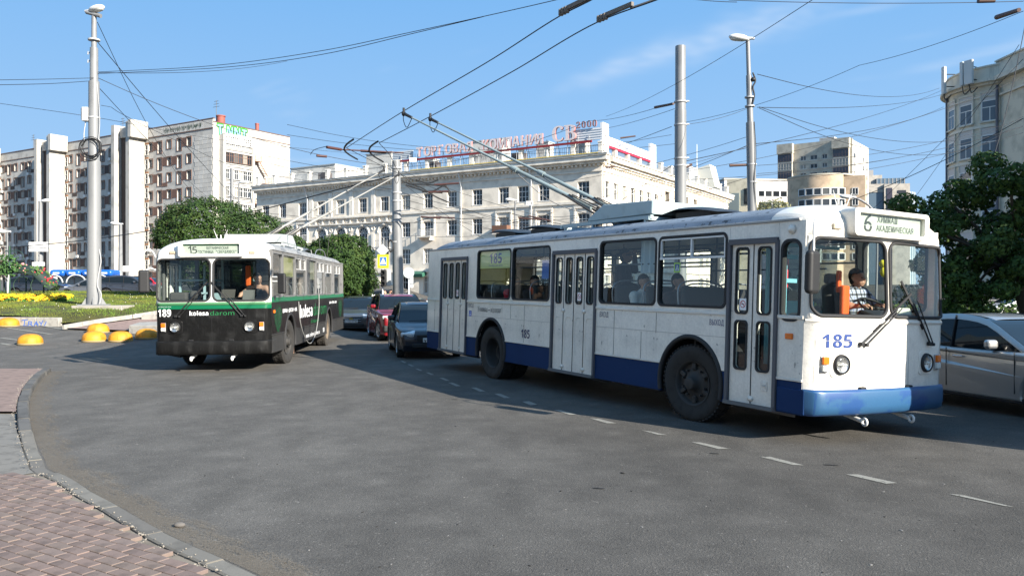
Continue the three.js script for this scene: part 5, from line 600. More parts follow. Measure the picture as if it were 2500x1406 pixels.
{ // ----- white and blue bus, number 185
  const ptM = (r, g, b, rough = 0.35, map = T.wear, o = {}) => std(r, g, b, rough, { map, clearcoat: 0.5, clearcoatRoughness: 0.18, bumpMap: wave, bumpScale: 0.012, ...o });
  const dirty = tex(512, 512, (i, j) => { const f = fbm(i, j, 512, 6, 200), s = tnoise(i, j, 512, 96, 205), st = fbm(i * 4, j * 0.5, 512, 8, 210), b = fbm(i, j, 512, 24, 215); let v = 248 - 38 * Math.max(0, f - 0.42) - 14 * s - 40 * Math.max(0, st - 0.55); if (b > 0.80 && f > 0.55) v -= 60; return [v, v * 0.995, v * 0.975]; });
  const blotch = tex(512, 512, (i, j) => { const f = fbm(i, j, 512, 4, 230), s = fbm(i, j, 512, 12, 236), e = tnoise(i, j, 512, 160, 240); const k = sst(0.46, 0.56, f * 0.75 + s * 0.25); return [lerp(98, 124, k) + 10 * e, lerp(134, 158, k) + 10 * e, 215 + 10 * e]; });
  const white = ptM(0.87, 0.83, 0.77, 0.4, dirty), blue = std(0.004, 0.028, 0.105, 0.6, { map: T.wear, specularIntensity: 0.35 });
  const o = { label: 'white trolleybus with blue skirt numbered 185 turning in the foreground', pos: V(4.607, 0, -9.983), turn: 0.501, roll: -0.03, pitch: 0.007, lift: -0.03, armOut: 0.2, mirrorY: 2.03, skirtTop: 0.745, steer: 0.12,
    m: { upper: white, front: white, head: white, door: ptM(0.83, 0.79, 0.735, 0.45, dirty), skirt: blue, bumper: std(0.12, 0.25, 0.27, 0.4, { map: rep(blotch, 0.8), clearcoat: 0.2, clearcoatRoughness: 0.25 }), roof: std(0.2, 0.245, 0.31, 0.65, { map: T.peel }), gutter: std(0.42, 0.42, 0.42, 0.7, { map: rep(T.peel, 2) }), frame: std(0.09, 0.09, 0.10, 0.7), step: std(0.10, 0.10, 0.10, 0.8) },
    glass: busGlass, glassFront: busGlass, sealM: rubber, ventM: std(0.68, 0.68, 0.66, 0.4), vents: { '-1': [1.51], 1: [1.42, 4.47, 7.49] }, bezel: black, marker: std(0.5, 0.42, 0.3, 0.35), hookM: std(0.6, 0.6, 0.58, 0.6), handle: true, bell: true, wipers: [[-0.5, 0.12, 1.62], [0.84, 0.45, 1.72]], wiperM: black, armM: std(0.68, 0.68, 0.66, 0.5),
    cabM: std(0.16, 0.42, 0.5, 0.6), seatDriver: std(0.03, 0.03, 0.03, 0.85), seatM: std(0.035, 0.032, 0.03, 0.85), railM: std(0.05, 0.06, 0.07, 0.5), hatches: [[3.1, 0.95, 1.3, -0.1], [7.6, 0.95, 1.6, -0.1], [9.2, 0.95, 1.5, -0.1]], hatchM: std(0.025, 0.026, 0.028, 0.5), baseM: std(0.36, 0.46, 0.5, 0.55, { map: T.wear }), poleM: std(0.22, 0.28, 0.30, 0.5, { map: T.wear }),
    signMat: decalMat(1024, 234, (x, w, h) => { x.lineWidth = 26; x.strokeStyle = '#3a3d3c'; x.beginPath(); x.arc(170, 158, 48, 0, 7); x.stroke(); x.beginPath(); x.moveTo(122, 158); x.quadraticCurveTo(124, 60, 206, 32); x.stroke(); fitText(x, 'ХИММАШ', 310, 26, 330, 72, '#4c524e', 'bold', 'monospace'); fitText(x, 'АКАДЕМИЧЕСКАЯ', 300, 130, 610, 68, '#4c524e', 'bold', 'monospace'); x.globalCompositeOperation = 'destination-out'; for (let i = 0; i < 40; i++) x.fillRect(300 + i * 17, 0, 3, h * 0.95); x.fillRect(100, 138, 140, 8); }) };
  o.poles = headsR.map((h, i) => [i ? 0.28 : -0.28, busLocal(o, h)]); o.ropeEnd = [V(-0.6, 2.95, -4.6), V(0.3, 2.95, -4.6)];
  BUSROLL.r = o.roll;
  const { B, P } = makeBus(o); B.userData.main = true; delete B.userData.main; globalThis.busR = { B, o };
  const navy = '#1d2a6a', nb = '#123676';
  frontDecal(B, 'fleet_number', -1.12, -0.6, 1.13, 1.34, decalText('185', nb, { stencil: true }));
  frontDecal(B, 'depot_lettering', -1.08, -0.55, 1.03, 1.075, decalText('ОКТЯБРЬСКОЕ ДЕПО', '#9a9aa0', { f: '', worn: 90 }));
  const sd = (n, s, a, b, h0, h1, c = navy, q = {}) => sideDecal(B, n, a, b, h0, h1, decalText(s, c, q), -1);
  sd('lettering', 'ВЫХОД', 1.53, 1.83, 1.33, 1.43, '#3a3d6a', { f: '', worn: 14 }); sd('lettering', 'ВХОД', 4.15, 4.42, 1.34, 1.45, '#5a5a66', { f: '', worn: 40 }); sd('lettering', 'ВХОД', 9.1, 9.38, 1.36, 1.47, '#5a5a66', { f: '', worn: 50 });
  sd('fleet_number', '185', 6.65, 7.02, 0.83, 1.04, '#1d2250', { stencil: true }); 
  sd('route_board', '16 химмаш — ж/д вокзал 1', 7.75, 8.95, 1.28, 1.42, '#3b3b40', { w: 1024, f: '', worn: 80 });
  { const m = decalMat(128, 128, (x) => { x.fillStyle = '#2a4fae'; x.fillRect(0, 0, 128, 128); x.strokeStyle = '#fff'; x.lineWidth = 12; x.beginPath(); x.arc(60, 30, 8, 0, 7); x.moveTo(60, 44); x.lineTo(60, 84); x.lineTo(96, 84); x.lineTo(100, 108); x.stroke(); x.beginPath(); x.arc(56, 92, 20, 0.8, 4); x.stroke(); }); sideDecal(B, 'access_sign', 9.2, 9.32, 1.18, 1.3, m, -1);
    const no = decalMat(128, 160, (x) => { x.fillStyle = '#eee'; x.fillRect(0, 0, 128, 160); x.strokeStyle = '#b3322a'; x.lineWidth = 11; x.beginPath(); x.arc(64, 78, 46, 0, 7); x.moveTo(32, 46); x.lineTo(96, 110); x.stroke(); x.fillStyle = '#222'; x.fillRect(34, 74, 60, 9); }); sideDecal(B, 'no_smoking_sign', 1.17, 1.29, 1.56, 1.71, no, -1, -0.022); sideDecal(B, 'no_smoking_sign', 5.0, 5.12, 1.6, 1.74, no, -1, -0.022); sideDecal(B, 'no_smoking_sign', 9.96, 10.1, 1.6, 1.74, no, -1, -0.022);
    const yb = decalMat(512, 200, (x, w, h) => { x.fillStyle = '#cfd79a'; x.fillRect(0, 0, w, h); fitText(x, '185', 150, 28, 210, 112, '#20308a'); fitText(x, 'Октябрьское депо', 150, 158, 220, 18, '#20308a', ''); }); const b = sideDecal(B, 'route_plate', 7.53, 8.93, 2.2, 2.56, yb, -1, -0.04);
    const pc = decalMat(128, 128, (x) => { x.fillStyle = '#b8e02a'; x.fillRect(0, 0, 128, 128); x.fillStyle = '#35558c'; x.fillRect(18, 18, 92, 92); x.fillStyle = '#dfe6ee'; x.beginPath(); x.moveTo(64, 28); x.lineTo(104, 104); x.lineTo(24, 104); x.fill(); x.fillStyle = '#222'; x.fillRect(58, 52, 12, 40); x.fillRect(44, 92, 40, 6); }); sideDecal(B, 'crossing_sticker', 2.48, 2.62, 2.06, 2.2, pc, -1, -0.03); void b; }  // the crossing sign is a reflection painted onto the pane
  for (const [s, y0, y1] of [[2.95, 1.17, 1.47], [4.0, 0.76, 1.47], [3.3, 0.76, 1.17], [6.9, 0.76, 1.47], [7.45, 1.2, 1.47], [11.2, 0.76, 1.47]]) P('panel_seam', box(0.004, y1 - y0, 0.007, -1.2515, (y0 + y1) / 2, -s), std(0.12, 0.12, 0.12, 0.9));
  for (const [a, b] of [[1.5, 4.5], [5.92, 9.4]]) P('panel_seam', box(0.004, 0.006, b - a, -1.2515, 1.19, -(a + b) / 2), std(0.35, 0.34, 0.33, 0.9));
  for (const x of [-0.42, 0.42]) { const z = zf(x, 1.0); P('panel_seam', box(0.006, 0.78, 0.004, x, 1.05, z + 0.001), std(0.45, 0.44, 0.43, 0.9)); }
  // blue route card, curtains, extinguisher, driver's bits
  P('information_card', box(0.004, 0.34, 0.28, -1.19, 2.15, -6.25), std(0.1, 0.2, 0.55, 0.6));
  const curtain = std(0.5, 0.6, 0.66, 0.9, { transmission: 0.35 }); const cur = (s0, s1, y0) => P('curtain', gridGeo(24, 4, (a, b) => V(-1.14 + 0.018 * Math.sin(a * 22), lerp(y0, 2.56, b), -lerp(s0, s1, a))), curtain);
  cur(3.0, 3.5, 2.06);
  const ext = P('fire_extinguisher', lathe([[0, 0], [0.075, 0.0], [0.08, 0.03], [0.08, 0.4], [0.055, 0.47], [0.02, 0.5], [0, 0.5]], 20).translate(-0.95, 1.85, -0.85), std(0.6, 0.02, 0.02, 0.35)); mesh('valve', [rbox(0.06, 0.06, 0.05, 0.015, -0.95, 2.37, -0.85), bar(V(-0.95, 2.36, -0.85), V(-0.86, 2.3, -0.82), 0.012)], black, ext);
  P('cab_post', [box(0.06, 1.4, 0.05, -1.05, 1.75, -0.72), box(0.3, 0.05, 0.05, -0.95, 1.95, -0.76), box(0.3, 0.05, 0.05, -0.95, 2.25, -0.76)], o.cabM);
  P('safety_vest', [rbox(0.26, 0.42, 0.07, 0.03, 0.36, 1.72, -0.95, 0.4), rbox(0.12, 0.3, 0.05, 0.02, 0.3, 1.98, -1.0, 0.4)], std(0.85, 0.12, 0.02, 0.8));
  P('window_toy', [ball(0.06, 0.16, 2.1, -0.2, 1, 1.2, 0.8), ball(0.05, 0.13, 2.2, -0.2), ball(0.035, 0.2, 2.22, -0.18)], std(0.75, 0.7, 0.05, 0.8)); P('dash_papers', box(0.3, 0.09, 0.03, 0.85, 1.6, -0.42, 0, -0.5), std(0.6, 0.6, 0.5, 0.8));
}
{ // ----- black and white bus with green bands, number 189
  const dirty = T.wear, soot = tex(512, 512, (i, j) => { const f = fbm(i, j, 512, 5, 300), s = fbm(i * 3, j * 0.6, 512, 8, 310), g = tnoise(i, j, 512, 128, 320), v = 17 + 46 * Math.max(0, f - 0.46) + 30 * Math.max(0, s - 0.56) + 8 * g; return [v, v, v]; });
  const w = std(0.82, 0.82, 0.8, 0.45, { map: dirty, clearcoat: 0.2 }), blk = std(1, 1, 1, 0.4, { map: soot, specularIntensity: 0.3, bumpMap: wave, bumpScale: 0.012 }), gr1 = std(0.07, 0.2, 0.09, 0.4), gr2 = std(0.0, 0.12, 0.05, 0.4), dull = std(0.022, 0.022, 0.022, 0.8, { map: T.peel });
  const o = { label: 'black and white trolleybus with green bands numbered 189 coming towards the camera', pos: V(-6.592, 0, -17.809), turn: 0.068, roll: 0.01, pitch: 0.0, lift: 0.045, leftMirror: true, armOut: 0.19, mirrorY: 1.97, skirtTop: 0.745, steer: -0.1, dusty: true,
    m: { upper: w, upperSide: std(0.2, 0.2, 0.2, 0.6, { map: T.peel }), front: blk, head: w, door: w, skirt: dull, skirtLeft: dull, bumper: std(1, 1, 1, 0.55, { map: rep(soot, 1.3), specularIntensity: 0.3 }), roof: std(0.27, 0.28, 0.29, 0.65, { map: T.peel }), gutter: std(0.24, 0.245, 0.25, 0.6), frame: black, step: black, beltFront: gr1, beltSide: gr2, band: gr2, skirtTrim: dull, lampPlate: blk },
    frontBand: [1.355, 1.435], glass: busGlassGrey, glassFront: busGlass, sealM: std(0.13, 0.13, 0.13, 0.6), ventM: std(0.4, 0.4, 0.4, 0.4), vents: { '-1': [], 1: [2.93, 6.04, 7.49, 9.44] }, bezel: black, marker: std(0.4, 0.33, 0.24, 0.35), hookM: std(0.6, 0.6, 0.58, 0.6), wipers: [[-0.78, -0.32, 1.7], [0.64, 0.2, 1.7]], wiperM: black, armM: std(0.75, 0.75, 0.73, 0.5),
    cabM: std(0.3, 0.42, 0.46, 0.6), seatDriver: std(0.02, 0.02, 0.02, 0.9), seatM: std(0.05, 0.05, 0.05, 0.85), railM: std(0.25, 0.25, 0.26, 0.5), hatches: [[7.2, 0.9, 1.2, 0.1], [8.6, 0.9, 1.2, 0.1]], hatchM: std(0.1, 0.11, 0.11, 0.6), baseM: std(0.42, 0.46, 0.48, 0.6, { map: T.wear }), poleM: std(0.28, 0.28, 0.275, 0.6, { map: T.wear }),
    signMat: decalMat(1024, 234, (x, ww, h) => { x.fillStyle = '#1b7a4a'; x.fillRect(0, 0, ww, 44); x.strokeStyle = '#2c302e'; x.lineWidth = 20; x.beginPath(); x.moveTo(90, 96); x.lineTo(130, 62); x.lineTo(142, 200); x.moveTo(235, 70); x.lineTo(180, 72); x.lineTo(176, 124); x.quadraticCurveTo(250, 110, 238, 170); x.quadraticCurveTo(216, 214, 160, 196); x.stroke(); fitText(x, 'БОТАНИЧЕСКАЯ', 420, 62, 410, 56, '#43504a', 'bold', 'monospace'); fitText(x, 'ГОСТИНИЦА "СВЕРДЛОВСК"', 260, 142, 720, 58, '#43504a', 'bold', 'monospace'); }) };
  o.poles = headsL.map((h, i) => [i ? 0.28 : -0.28, busLocal(o, h)]); o.ropeEnd = [V(0.5, 2.9, -11.4), V(1.0, 2.85, -9.6)];
  BUSROLL.r = o.roll;
  const { B, P } = makeBus(o); globalThis.busL = { B, o };
  P('panel_seam', box(0.006, 0.7, 0.004, 0.0, 0.98, zf(0, 1) + 0.001), black); P('advert_wrap', uvm(sideG(panelShape(0.212, 11.64, 0.755, 1.475, [WF, WR]), 0.004, 1.2555)), blk); P('green_band', sideG(panelShape(0.212, 11.64, 1.48, 1.6), 0.004, 1.2565), gr2);
  frontDecal(B, 'fleet_number', -1.2, -0.87, 1.17, 1.38, decalText('189', '#f2f2f0')); frontDecal(B, 'depot_lettering', -1.19, -0.87, 1.395, 1.42, decalText('ОКТЯБРЬСКОЕ ДЕПО', '#c8c8c8', { f: '', worn: 40 }), 0.009);
  const logo = (x, w, h, s) => { fitText(x, 'kolesa', 10, h * 0.16, w * 0.42, h * 0.66, '#f4f4f4'); fitText(x, 'darom', w * 0.45, h * 0.16, w * 0.53, h * 0.66, '#0f6a38', ''); };
  frontDecal(B, 'advert_lettering', -0.5, 0.52, 1.19, 1.33, decalMat(1024, 140, logo));
  const sd = (n, mat, a, b, h0, h1) => sideDecal(B, n, a, b, h0, h1, mat, 1, 0.0085);
  sd('advert_lettering', decalMat(1024, 200, logo), 3.35, 7.9, 0.92, 1.42); sd('advert_lettering', decalText('ШИНЫ • ДИСКИ • АКБ', '#eeeeee', { w: 1024 }), 1.25, 3.1, 1.2, 1.32); sd('advert_lettering', decalText('ШИНЫ • СЕРВИС • ДИСКИ', '#eeeeee', { w: 1024 }), 8.3, 10.0, 1.28, 1.38); sd('advert_lettering', decalText('В ПОДАРОК', '#0f6a38'), 5.0, 6.4, 0.8, 0.9);
  sideDecal(B, 'advert_lettering', 4.2, 6.6, 0.42, 0.56, decalText('www.kolesa-darom.ru', '#e8e8e8', { w: 1024 }), 1, 0.0); sideDecal(B, 'fleet_number', 7.05, 7.4, 0.42, 0.6, decalText('189', '#e8e8e8'), 1, 0.0);
  const shield = decalMat(200, 400, (x, w2, h) => { x.strokeStyle = '#0c4a28'; x.lineWidth = 10; x.beginPath(); x.moveTo(100, 8); x.quadraticCurveTo(190, 40, 190, 130); x.quadraticCurveTo(190, 300, 100, 392); x.quadraticCurveTo(10, 300, 10, 130); x.quadraticCurveTo(10, 40, 100, 8); x.stroke(); x.save(); x.clip(); x.lineWidth = 22; for (let i = 0; i < 8; i++) { x.beginPath(); x.moveTo(-10, 130 + i * 52); x.lineTo(210, 10 + i * 52); x.stroke(); } x.restore(); });
  sd('advert_shield', shield, 0.45, 1.2, 0.78, 1.42); sd('advert_shield', shield, 10.4, 11.2, 0.78, 1.42);
  P('window_poster', [box(0.004, 0.5, 1.36, 1.205, 2.33, -2.13)], std(0.62, 0.58, 0.2, 0.7)); P('window_poster', [box(0.004, 0.52, 0.7, 1.205, 2.3, -5.6)], std(0.5, 0.46, 0.3, 0.7));
  P('roof_rail', tube([V(0.7, 2.86, -9.0), V(0.7, 3.05, -9.3), V(0.7, 3.05, -11.0), V(0.7, 2.84, -11.2)], 0.014, 6, 30), steel);
  P('hanging_cable', tube([V(1.29, 1.45, -3.1), V(1.31, 0.9, -3.2), V(1.32, 0.28, -4.4), V(1.31, 0.6, -5.6), V(1.29, 1.6, -6.2), V(1.0, 2.95, -6.6)], 0.012, 6, 60), std(0.25, 0.25, 0.24, 0.8));
  P('mudflap', box(0.3, 0.42, 0.02, 1.05, 0.34, -2.9), std(0.22, 0.13, 0.09, 0.9, { map: T.stone }));
  P('cab_clutter', [rbox(0.4, 0.2, 0.25, 0.06, -0.85, 1.63, -0.5), rbox(0.25, 0.2, 0.2, 0.08, -0.5, 1.66, -0.5), box(0.3, 0.22, 0.02, 0.25, 1.68, -0.4, 0, -0.5)], std(0.06, 0.055, 0.05, 0.8)); P('cab_shelf', [box(0.05, 0.9, 0.04, -1.0, 1.9, -1.0), box(0.05, 0.9, 0.04, -0.45, 1.9, -1.0), box(0.6, 0.04, 0.25, -0.72, 1.7, -1.0), box(0.6, 0.04, 0.25, -0.72, 2.0, -1.0)], o.cabM); P('safety_vest', rbox(0.12, 0.5, 0.1, 0.04, 0.42, 2.1, -1.5), std(0.85, 0.14, 0.02, 0.8)); P('clipboard', [box(0.26, 0.3, 0.012, 0.72, 1.62, -0.32, 0, -0.3)], std(0.12, 0.12, 0.115, 0.8));
}
// ---------- cars ----------
const carGlass = std(0.008, 0.011, 0.013, 0.03, { specularIntensity: 0.7 }), plastic = std(0.015, 0.015, 0.016, 0.7), tail = std(0.35, 0.008, 0.008, 0.15), alloy = std(0.42, 0.42, 0.43, 0.35, { metalness: 0.7 });
const carPaint = (r, g, b, o = {}) => std(r, g, b, 0.38, { metalness: 0.15, clearcoat: 1, clearcoatRoughness: 0.06, ...o });
// profiles: s behind the front, y; [outline over the body, glasshouse, front axle, rear axle, length, width]
const CARS = {
  sedan: { L: 4.55, W: 1.8, a: 0.88, b: 3.55, r: 0.32, top: [[0.0, 0.36], [0.0, 0.56], [0.06, 0.68], [0.22, 0.76], [0.7, 0.84], [1.22, 0.93], [2.2, 0.935], [3.4, 0.97], [3.9, 1.02], [4.4, 1.0], [4.52, 0.9], [4.55, 0.6], [4.5, 0.36]], gl: [[1.14, 0.91], [1.55, 1.13], [1.98, 1.355], [2.35, 1.43], [2.75, 1.44], [3.2, 1.38], [3.65, 1.2], [4.02, 0.99]], pil: [2.55, 3.42] },
  hatch: { L: 4.3, W: 1.78, a: 0.85, b: 3.45, r: 0.32, top: [[0.0, 0.36], [0.0, 0.6], [0.06, 0.72], [0.22, 0.8], [0.65, 0.9], [1.1, 0.98], [2.2, 0.99], [3.5, 1.04], [4.15, 1.06], [4.28, 0.95], [4.3, 0.6], [4.24, 0.36]], gl: [[1.02, 0.96], [1.4, 1.18], [1.85, 1.41], [2.3, 1.49], [2.9, 1.49], [3.5, 1.43], [3.85, 1.3], [4.12, 1.04]], pil: [2.4, 3.3] },
  suv: { L: 4.4, W: 1.88, a: 0.88, b: 3.54, r: 0.37, top: [[0.0, 0.42], [0.0, 0.72], [0.05, 0.88], [0.2, 0.96], [0.75, 1.03], [1.2, 1.1], [2.2, 1.12], [3.5, 1.17], [4.25, 1.2], [4.38, 1.1], [4.4, 0.7], [4.34, 0.42]], gl: [[1.12, 1.08], [1.45, 1.3], [1.85, 1.53], [2.3, 1.62], [2.9, 1.62], [3.6, 1.56], [4.0, 1.46], [4.28, 1.18]], pil: [2.4, 3.35] },
};
function carGeoms(K) {
  const { L, W, a, b, r, top, gl } = K, bev = 0.085, R = r + 0.07, hy = r, lo = 0.22;
  const sh = new THREE.Shape(), pts = top.map(([s, y]) => [-s, y]); const cv = new THREE.SplineCurve(pts.map(([x, y]) => new THREE.Vector2(x, y))).getPoints(60);
  sh.moveTo(cv[0].x - 0.05, lo); cv.forEach((p) => sh.lineTo(p.x, p.y)); sh.lineTo(-L + 0.12, lo + 0.05);
  const c = Math.sqrt(R * R - (lo - hy) ** 2), t = Math.atan2(lo - hy, c);
  for (const q of [b, a]) { sh.lineTo(-q - c, lo); for (let i = 0; i <= 16; i++) { const u = lerp(Math.PI - t, t, i / 16); sh.lineTo(-q + R * Math.cos(u), hy + R * Math.sin(u)); } }
  sh.closePath();
  const warp = (g, wt) => { const p = g.attributes.position; for (let i = 0; i < p.count; i++) { const z = p.getZ(i), y = p.getY(i), s = -z; let k = 1 - 0.16 * Math.pow(Math.max(0, (0.9 - s) / 0.9), 2.2) - 0.10 * Math.pow(Math.max(0, (s - L + 0.9) / 0.9), 2.2) - 0.05 * Math.max(0, 0.5 - y) ; k -= wt * Math.max(0, y - (top[5][1] - 0.02)); p.setX(i, p.getX(i) * k); p.setZ(i, z - 0.0 * y); } g.computeVertexNormals(); return g; };
  const body = warp(sideG(sh, W - 2 * bev, W / 2 - bev, { bevelEnabled: true, bevelSize: bev * 0.55, bevelThickness: bev, bevelSegments: 4, bevelOffset: -bev * 0.55 }), 0);
  const gs = new THREE.Shape(new THREE.SplineCurve(gl.map(([s, y]) => new THREE.Vector2(-s, y))).getPoints(36)); gs.closePath();
  const GW = W - 0.16, house = warp(sideG(gs, GW - 0.12, GW / 2 - 0.06, { bevelEnabled: true, bevelSize: 0.03, bevelThickness: 0.06, bevelSegments: 3, bevelOffset: -0.03 }), 0.42);
  const gc = new THREE.SplineCurve(gl.map(([s, y]) => new THREE.Vector2(s, y))), hw = (s, y) => { const k = 1 - 0.42 * Math.max(0, y - (top[5][1] - 0.02)); return GW / 2 * k; };
  const yTop = Math.max(...gl.map((q) => q[1])), u0 = 0.30, u1 = 0.72;
  const roof = gridGeo(12, 24, (x, v) => { const p = gc.getPoint(lerp(u0, u1, v)), e = 2 * x - 1, w = hw(p.x, p.y) + 0.006; return V(e * w, p.y + 0.012 - 0.035 * Math.pow(Math.abs(e), 4), -p.x); });
  const pillar = (s, up = 0.05) => [-1, 1].map((sd) => { let yt = 0; for (let i = 0; i <= 40; i++) { const p = gc.getPoint(i / 40); if (Math.abs(p.x - s) < 0.12) yt = Math.max(yt, p.y); } const y0 = top[5][1]; return beam(V(sd * (hw(s, y0) + 0.003), y0, -s), V(sd * (hw(s, yt) + 0.003), yt - 0.02, -s - up), 0.012, 0.07); });
  const edge = (ua, ub, w) => [-1, 1].map((sd) => gridGeo(2, 14, (x, v) => { const p = gc.getPoint(lerp(ua, ub, v)), q = p.y - (x) * w; return V(sd * (hw(p.x, q) + 0.008 - 0.02 * (x < 0.2 ? 1 : 0)), q + 0.012 * (1 - x), -p.x); }));
  return { body, house, roof, pillars: [...K.pil.flatMap((s) => pillar(s))], rails: [...edge(0.02, 0.98, 0.075)], hw, gc };
}
const carCache = {};
function makeCar(kind, name, label, paint, p, turn, o = {}) {
  const K = CARS[kind], g = carCache[kind] ??= carGeoms(K), C = thing(name, label, 'car', p, turn, o.group), { L, W, a, b, r, top } = K, nose = top[2][1];
  mesh('body', g.body, paint, C); mesh('glasshouse', g.house, carGlass, C); const rf = mesh('roof', [g.roof, ...g.rails], paint, C); mesh('pillars', g.pillars, o.pillarM ?? plastic, rf); rf.children[0].userData.kind = 'stuff';
  for (const s of [a, b]) for (const sd of [-1, 1]) { const w = new THREE.Group(); w.name = 'wheel'; w.position.set(sd * (W / 2 - 0.13), r, -s); if (s === a) w.rotation.y = o.steer ?? 0; C.add(w); mesh('tyre', g.tyre ??= lathe([[r * 0.62, -0.09], [r * 0.9, -0.105], [r, -0.08], [r, 0.08], [r * 0.9, 0.105], [r * 0.62, 0.09]], 28).rotateZ(Math.PI / 2), tyreM, w); mesh('rim', g['rim' + sd] ??= join([lathe([[0, 0.05], [0.05, 0.06], [r * 0.3, 0.03], [r * 0.33, 0.0], [r * 0.55, 0.02], [r * 0.62, 0.095], [r * 0.66, 0.095]], 24), ...[0, 1, 2, 3, 4].map((k) => box(0.07, 0.025, r * 0.58, 0, 0.075, r * 0.3).rotateY(k * Math.PI * 0.4))]).rotateZ(-Math.PI / 2 * sd), alloy, w); }
  mesh('wheel_wells', g.wells ??= join([a, b].flatMap((s) => [-1, 1].map((sd) => new THREE.CylinderGeometry(r + 0.065, r + 0.065, 0.4, 20, 1, true, -0.2, Math.PI + 0.4).rotateZ(Math.PI / 2).translate(sd * (W / 2 - 0.3), r, -s)))), black, C).userData.kind = 'stuff';
  mesh('underbody', box(W - 0.3, 0.14, L - 0.5, 0, 0.26, -L / 2), black, C);
  for (const sd of [-1, 1]) {
    const hl = mesh('headlight', o.hl ? o.hl(sd, K) : rbox(0.36, 0.13, 0.3, 0.05, sd * (W / 2 - 0.28), nose - 0.02, -0.15, sd * 0.45, 0.25), lampGlassOpaque, C); mesh('lamp', ball(0.05, sd * (W / 2 - 0.3), nose - 0.02, -0.02, 1, 1, 0.5, 10, 8), chrome, hl);
    mesh('tail_light', rbox(0.14, 0.26, 0.2, 0.05, sd * (W / 2 - 0.16), top[top.length - 3][1] - 0.12, -L + 0.1, -sd * 0.3), tail, C);
    const m = mesh('mirror', rbox(0.19, 0.14, 0.12, 0.05, sd * (W / 2 + 0.04), top[5][1] + 0.10, -K.gl[1][0] - 0.18, sd * 0.2), o.mirrorM ?? paint, C); mesh('mirror_foot', box(0.12, 0.03, 0.05, sd * (W / 2 - 0.06), top[5][1] + 0.03, -K.gl[1][0] - 0.2), plastic, m);
    for (const s of [2.35, 3.2]) mesh('door_handle', rbox(0.025, 0.03, 0.18, 0.01, sd * (W / 2 + 0.003), top[5][1] - 0.12, -s), o.handleM ?? paint, C);
    for (const s of [1.38, K.pil[0] + 0.02, K.pil[1] + 0.1]) mesh('door_gap', box(0.012, top[5][1] - 0.34, 0.008, sd * (W / 2 - 0.002), (top[5][1] + 0.34) / 2, -s), black, C);
    mesh('sill', rbox(0.04, 0.09, b - a - 2 * r - 0.12, 0.02, sd * (W / 2 - 0.045), 0.24, -(a + b) / 2), plastic, C);
  }
  mesh('grille', rbox(W * 0.46, 0.16, 0.05, 0.02, 0, nose - 0.12, -0.01), plastic, C); if (o.grilleBar) mesh('grille_bar', [rbox(W * 0.44, 0.035, 0.05, 0.012, 0, nose - 0.12, 0.015), rbox(W * 0.46, 0.02, 0.05, 0.008, 0, nose - 0.03, 0.008), rbox(W * 0.46, 0.02, 0.05, 0.008, 0, nose - 0.21, 0.008)], chrome, C); if (o.badge) mesh('badge', rbox(0.16, 0.05, 0.03, 0.012, 0, nose - 0.12, 0.04), std(0.55, 0.4, 0.1, 0.3, { metalness: 0.6 }), C);
  mesh('lower_intake', rbox(W * 0.6, 0.12, 0.06, 0.03, 0, 0.36, 0.0), plastic, C);
  const pl = mesh('number_plate', rbox(0.52, 0.112, 0.02, 0.006, 0, 0.5, 0.022), std(0.7, 0.7, 0.68, 0.5), C); if (o.plate) mesh('plate_text', new THREE.PlaneGeometry(0.5, 0.1).translate(0, 0.5, 0.034), decalText(o.plate, '#1b1b1b'), pl);
  mesh('rear_plate', rbox(0.52, 0.112, 0.02, 0.006, 0, 0.72, -L - 0.012), std(0.7, 0.7, 0.68, 0.5), C);
  mesh('windscreen_wiper', [beam(V(-0.5, top[5][1] + 0.02, -K.gl[0][0] - 0.02), V(0.1, top[5][1] + 0.05, -K.gl[0][0] - 0.08), 0.015, 0.015)], black, C);
  return C;
}
const lampGlassOpaque = std(0.55, 0.57, 0.58, 0.08, { clearcoat: 1 });
makeCar('sedan', 'passenger_car', 'dark navy sedan following behind the white bus', carPaint(0.004, 0.006, 0.013, { clearcoat: 0.6 }), V(-2.07, 0, -21.17), 0.225, { plate: 'у 185 96' });
globalThis.redCar = makeCar('suv', 'passenger_car', 'red compact SUV with black lower bumper between grey and navy cars', carPaint(0.21, 0.004, 0.01), V(-3.62, 0, -28.1), 0.3, { plate: 'о 412 96', steer: 0.15 });
{ const C = redCar, n = mesh('lower_bumper', rbox(1.7, 0.26, 0.3, 0.08, 0, 0.45, -0.12), plastic, C); void n; mesh('bonnet_lettering', new THREE.PlaneGeometry(0.9, 0.07).rotateX(-0.6).translate(0, 0.955, -0.1), decalText('RANGE ROVER', '#d8d8d8', { w: 1024 }), C); }
makeCar('hatch', 'passenger_car', 'dark grey hatchback with gold badge and plate behind the black bus', carPaint(0.05, 0.053, 0.058), V(-6.55, 0, -33), 0.02, { plate: 'е 722 ХТ 96', grilleBar: true, badge: true });
makeCar('sedan', 'passenger_car', 'silver grey sedan beside the white bus at the right edge', carPaint(0.42, 0.41, 0.39, { metalness: 0.6 }), V(8.5, 0, -10.6), 0.32, { pillarM: plastic, handleM: chrome });
makeCar('hatch', 'parked_car', 'white hatchback parked far behind the red SUV', carPaint(0.7, 0.7, 0.69), V(-8.6, gh(-8.6, 52), -52), 1.7);
makeCar('suv', 'parked_car', 'black SUV parked in the distance beyond the navy sedan', carPaint(0.02, 0.02, 0.022), V(-5.5, gh(-5.5, 55), -55), 1.5);
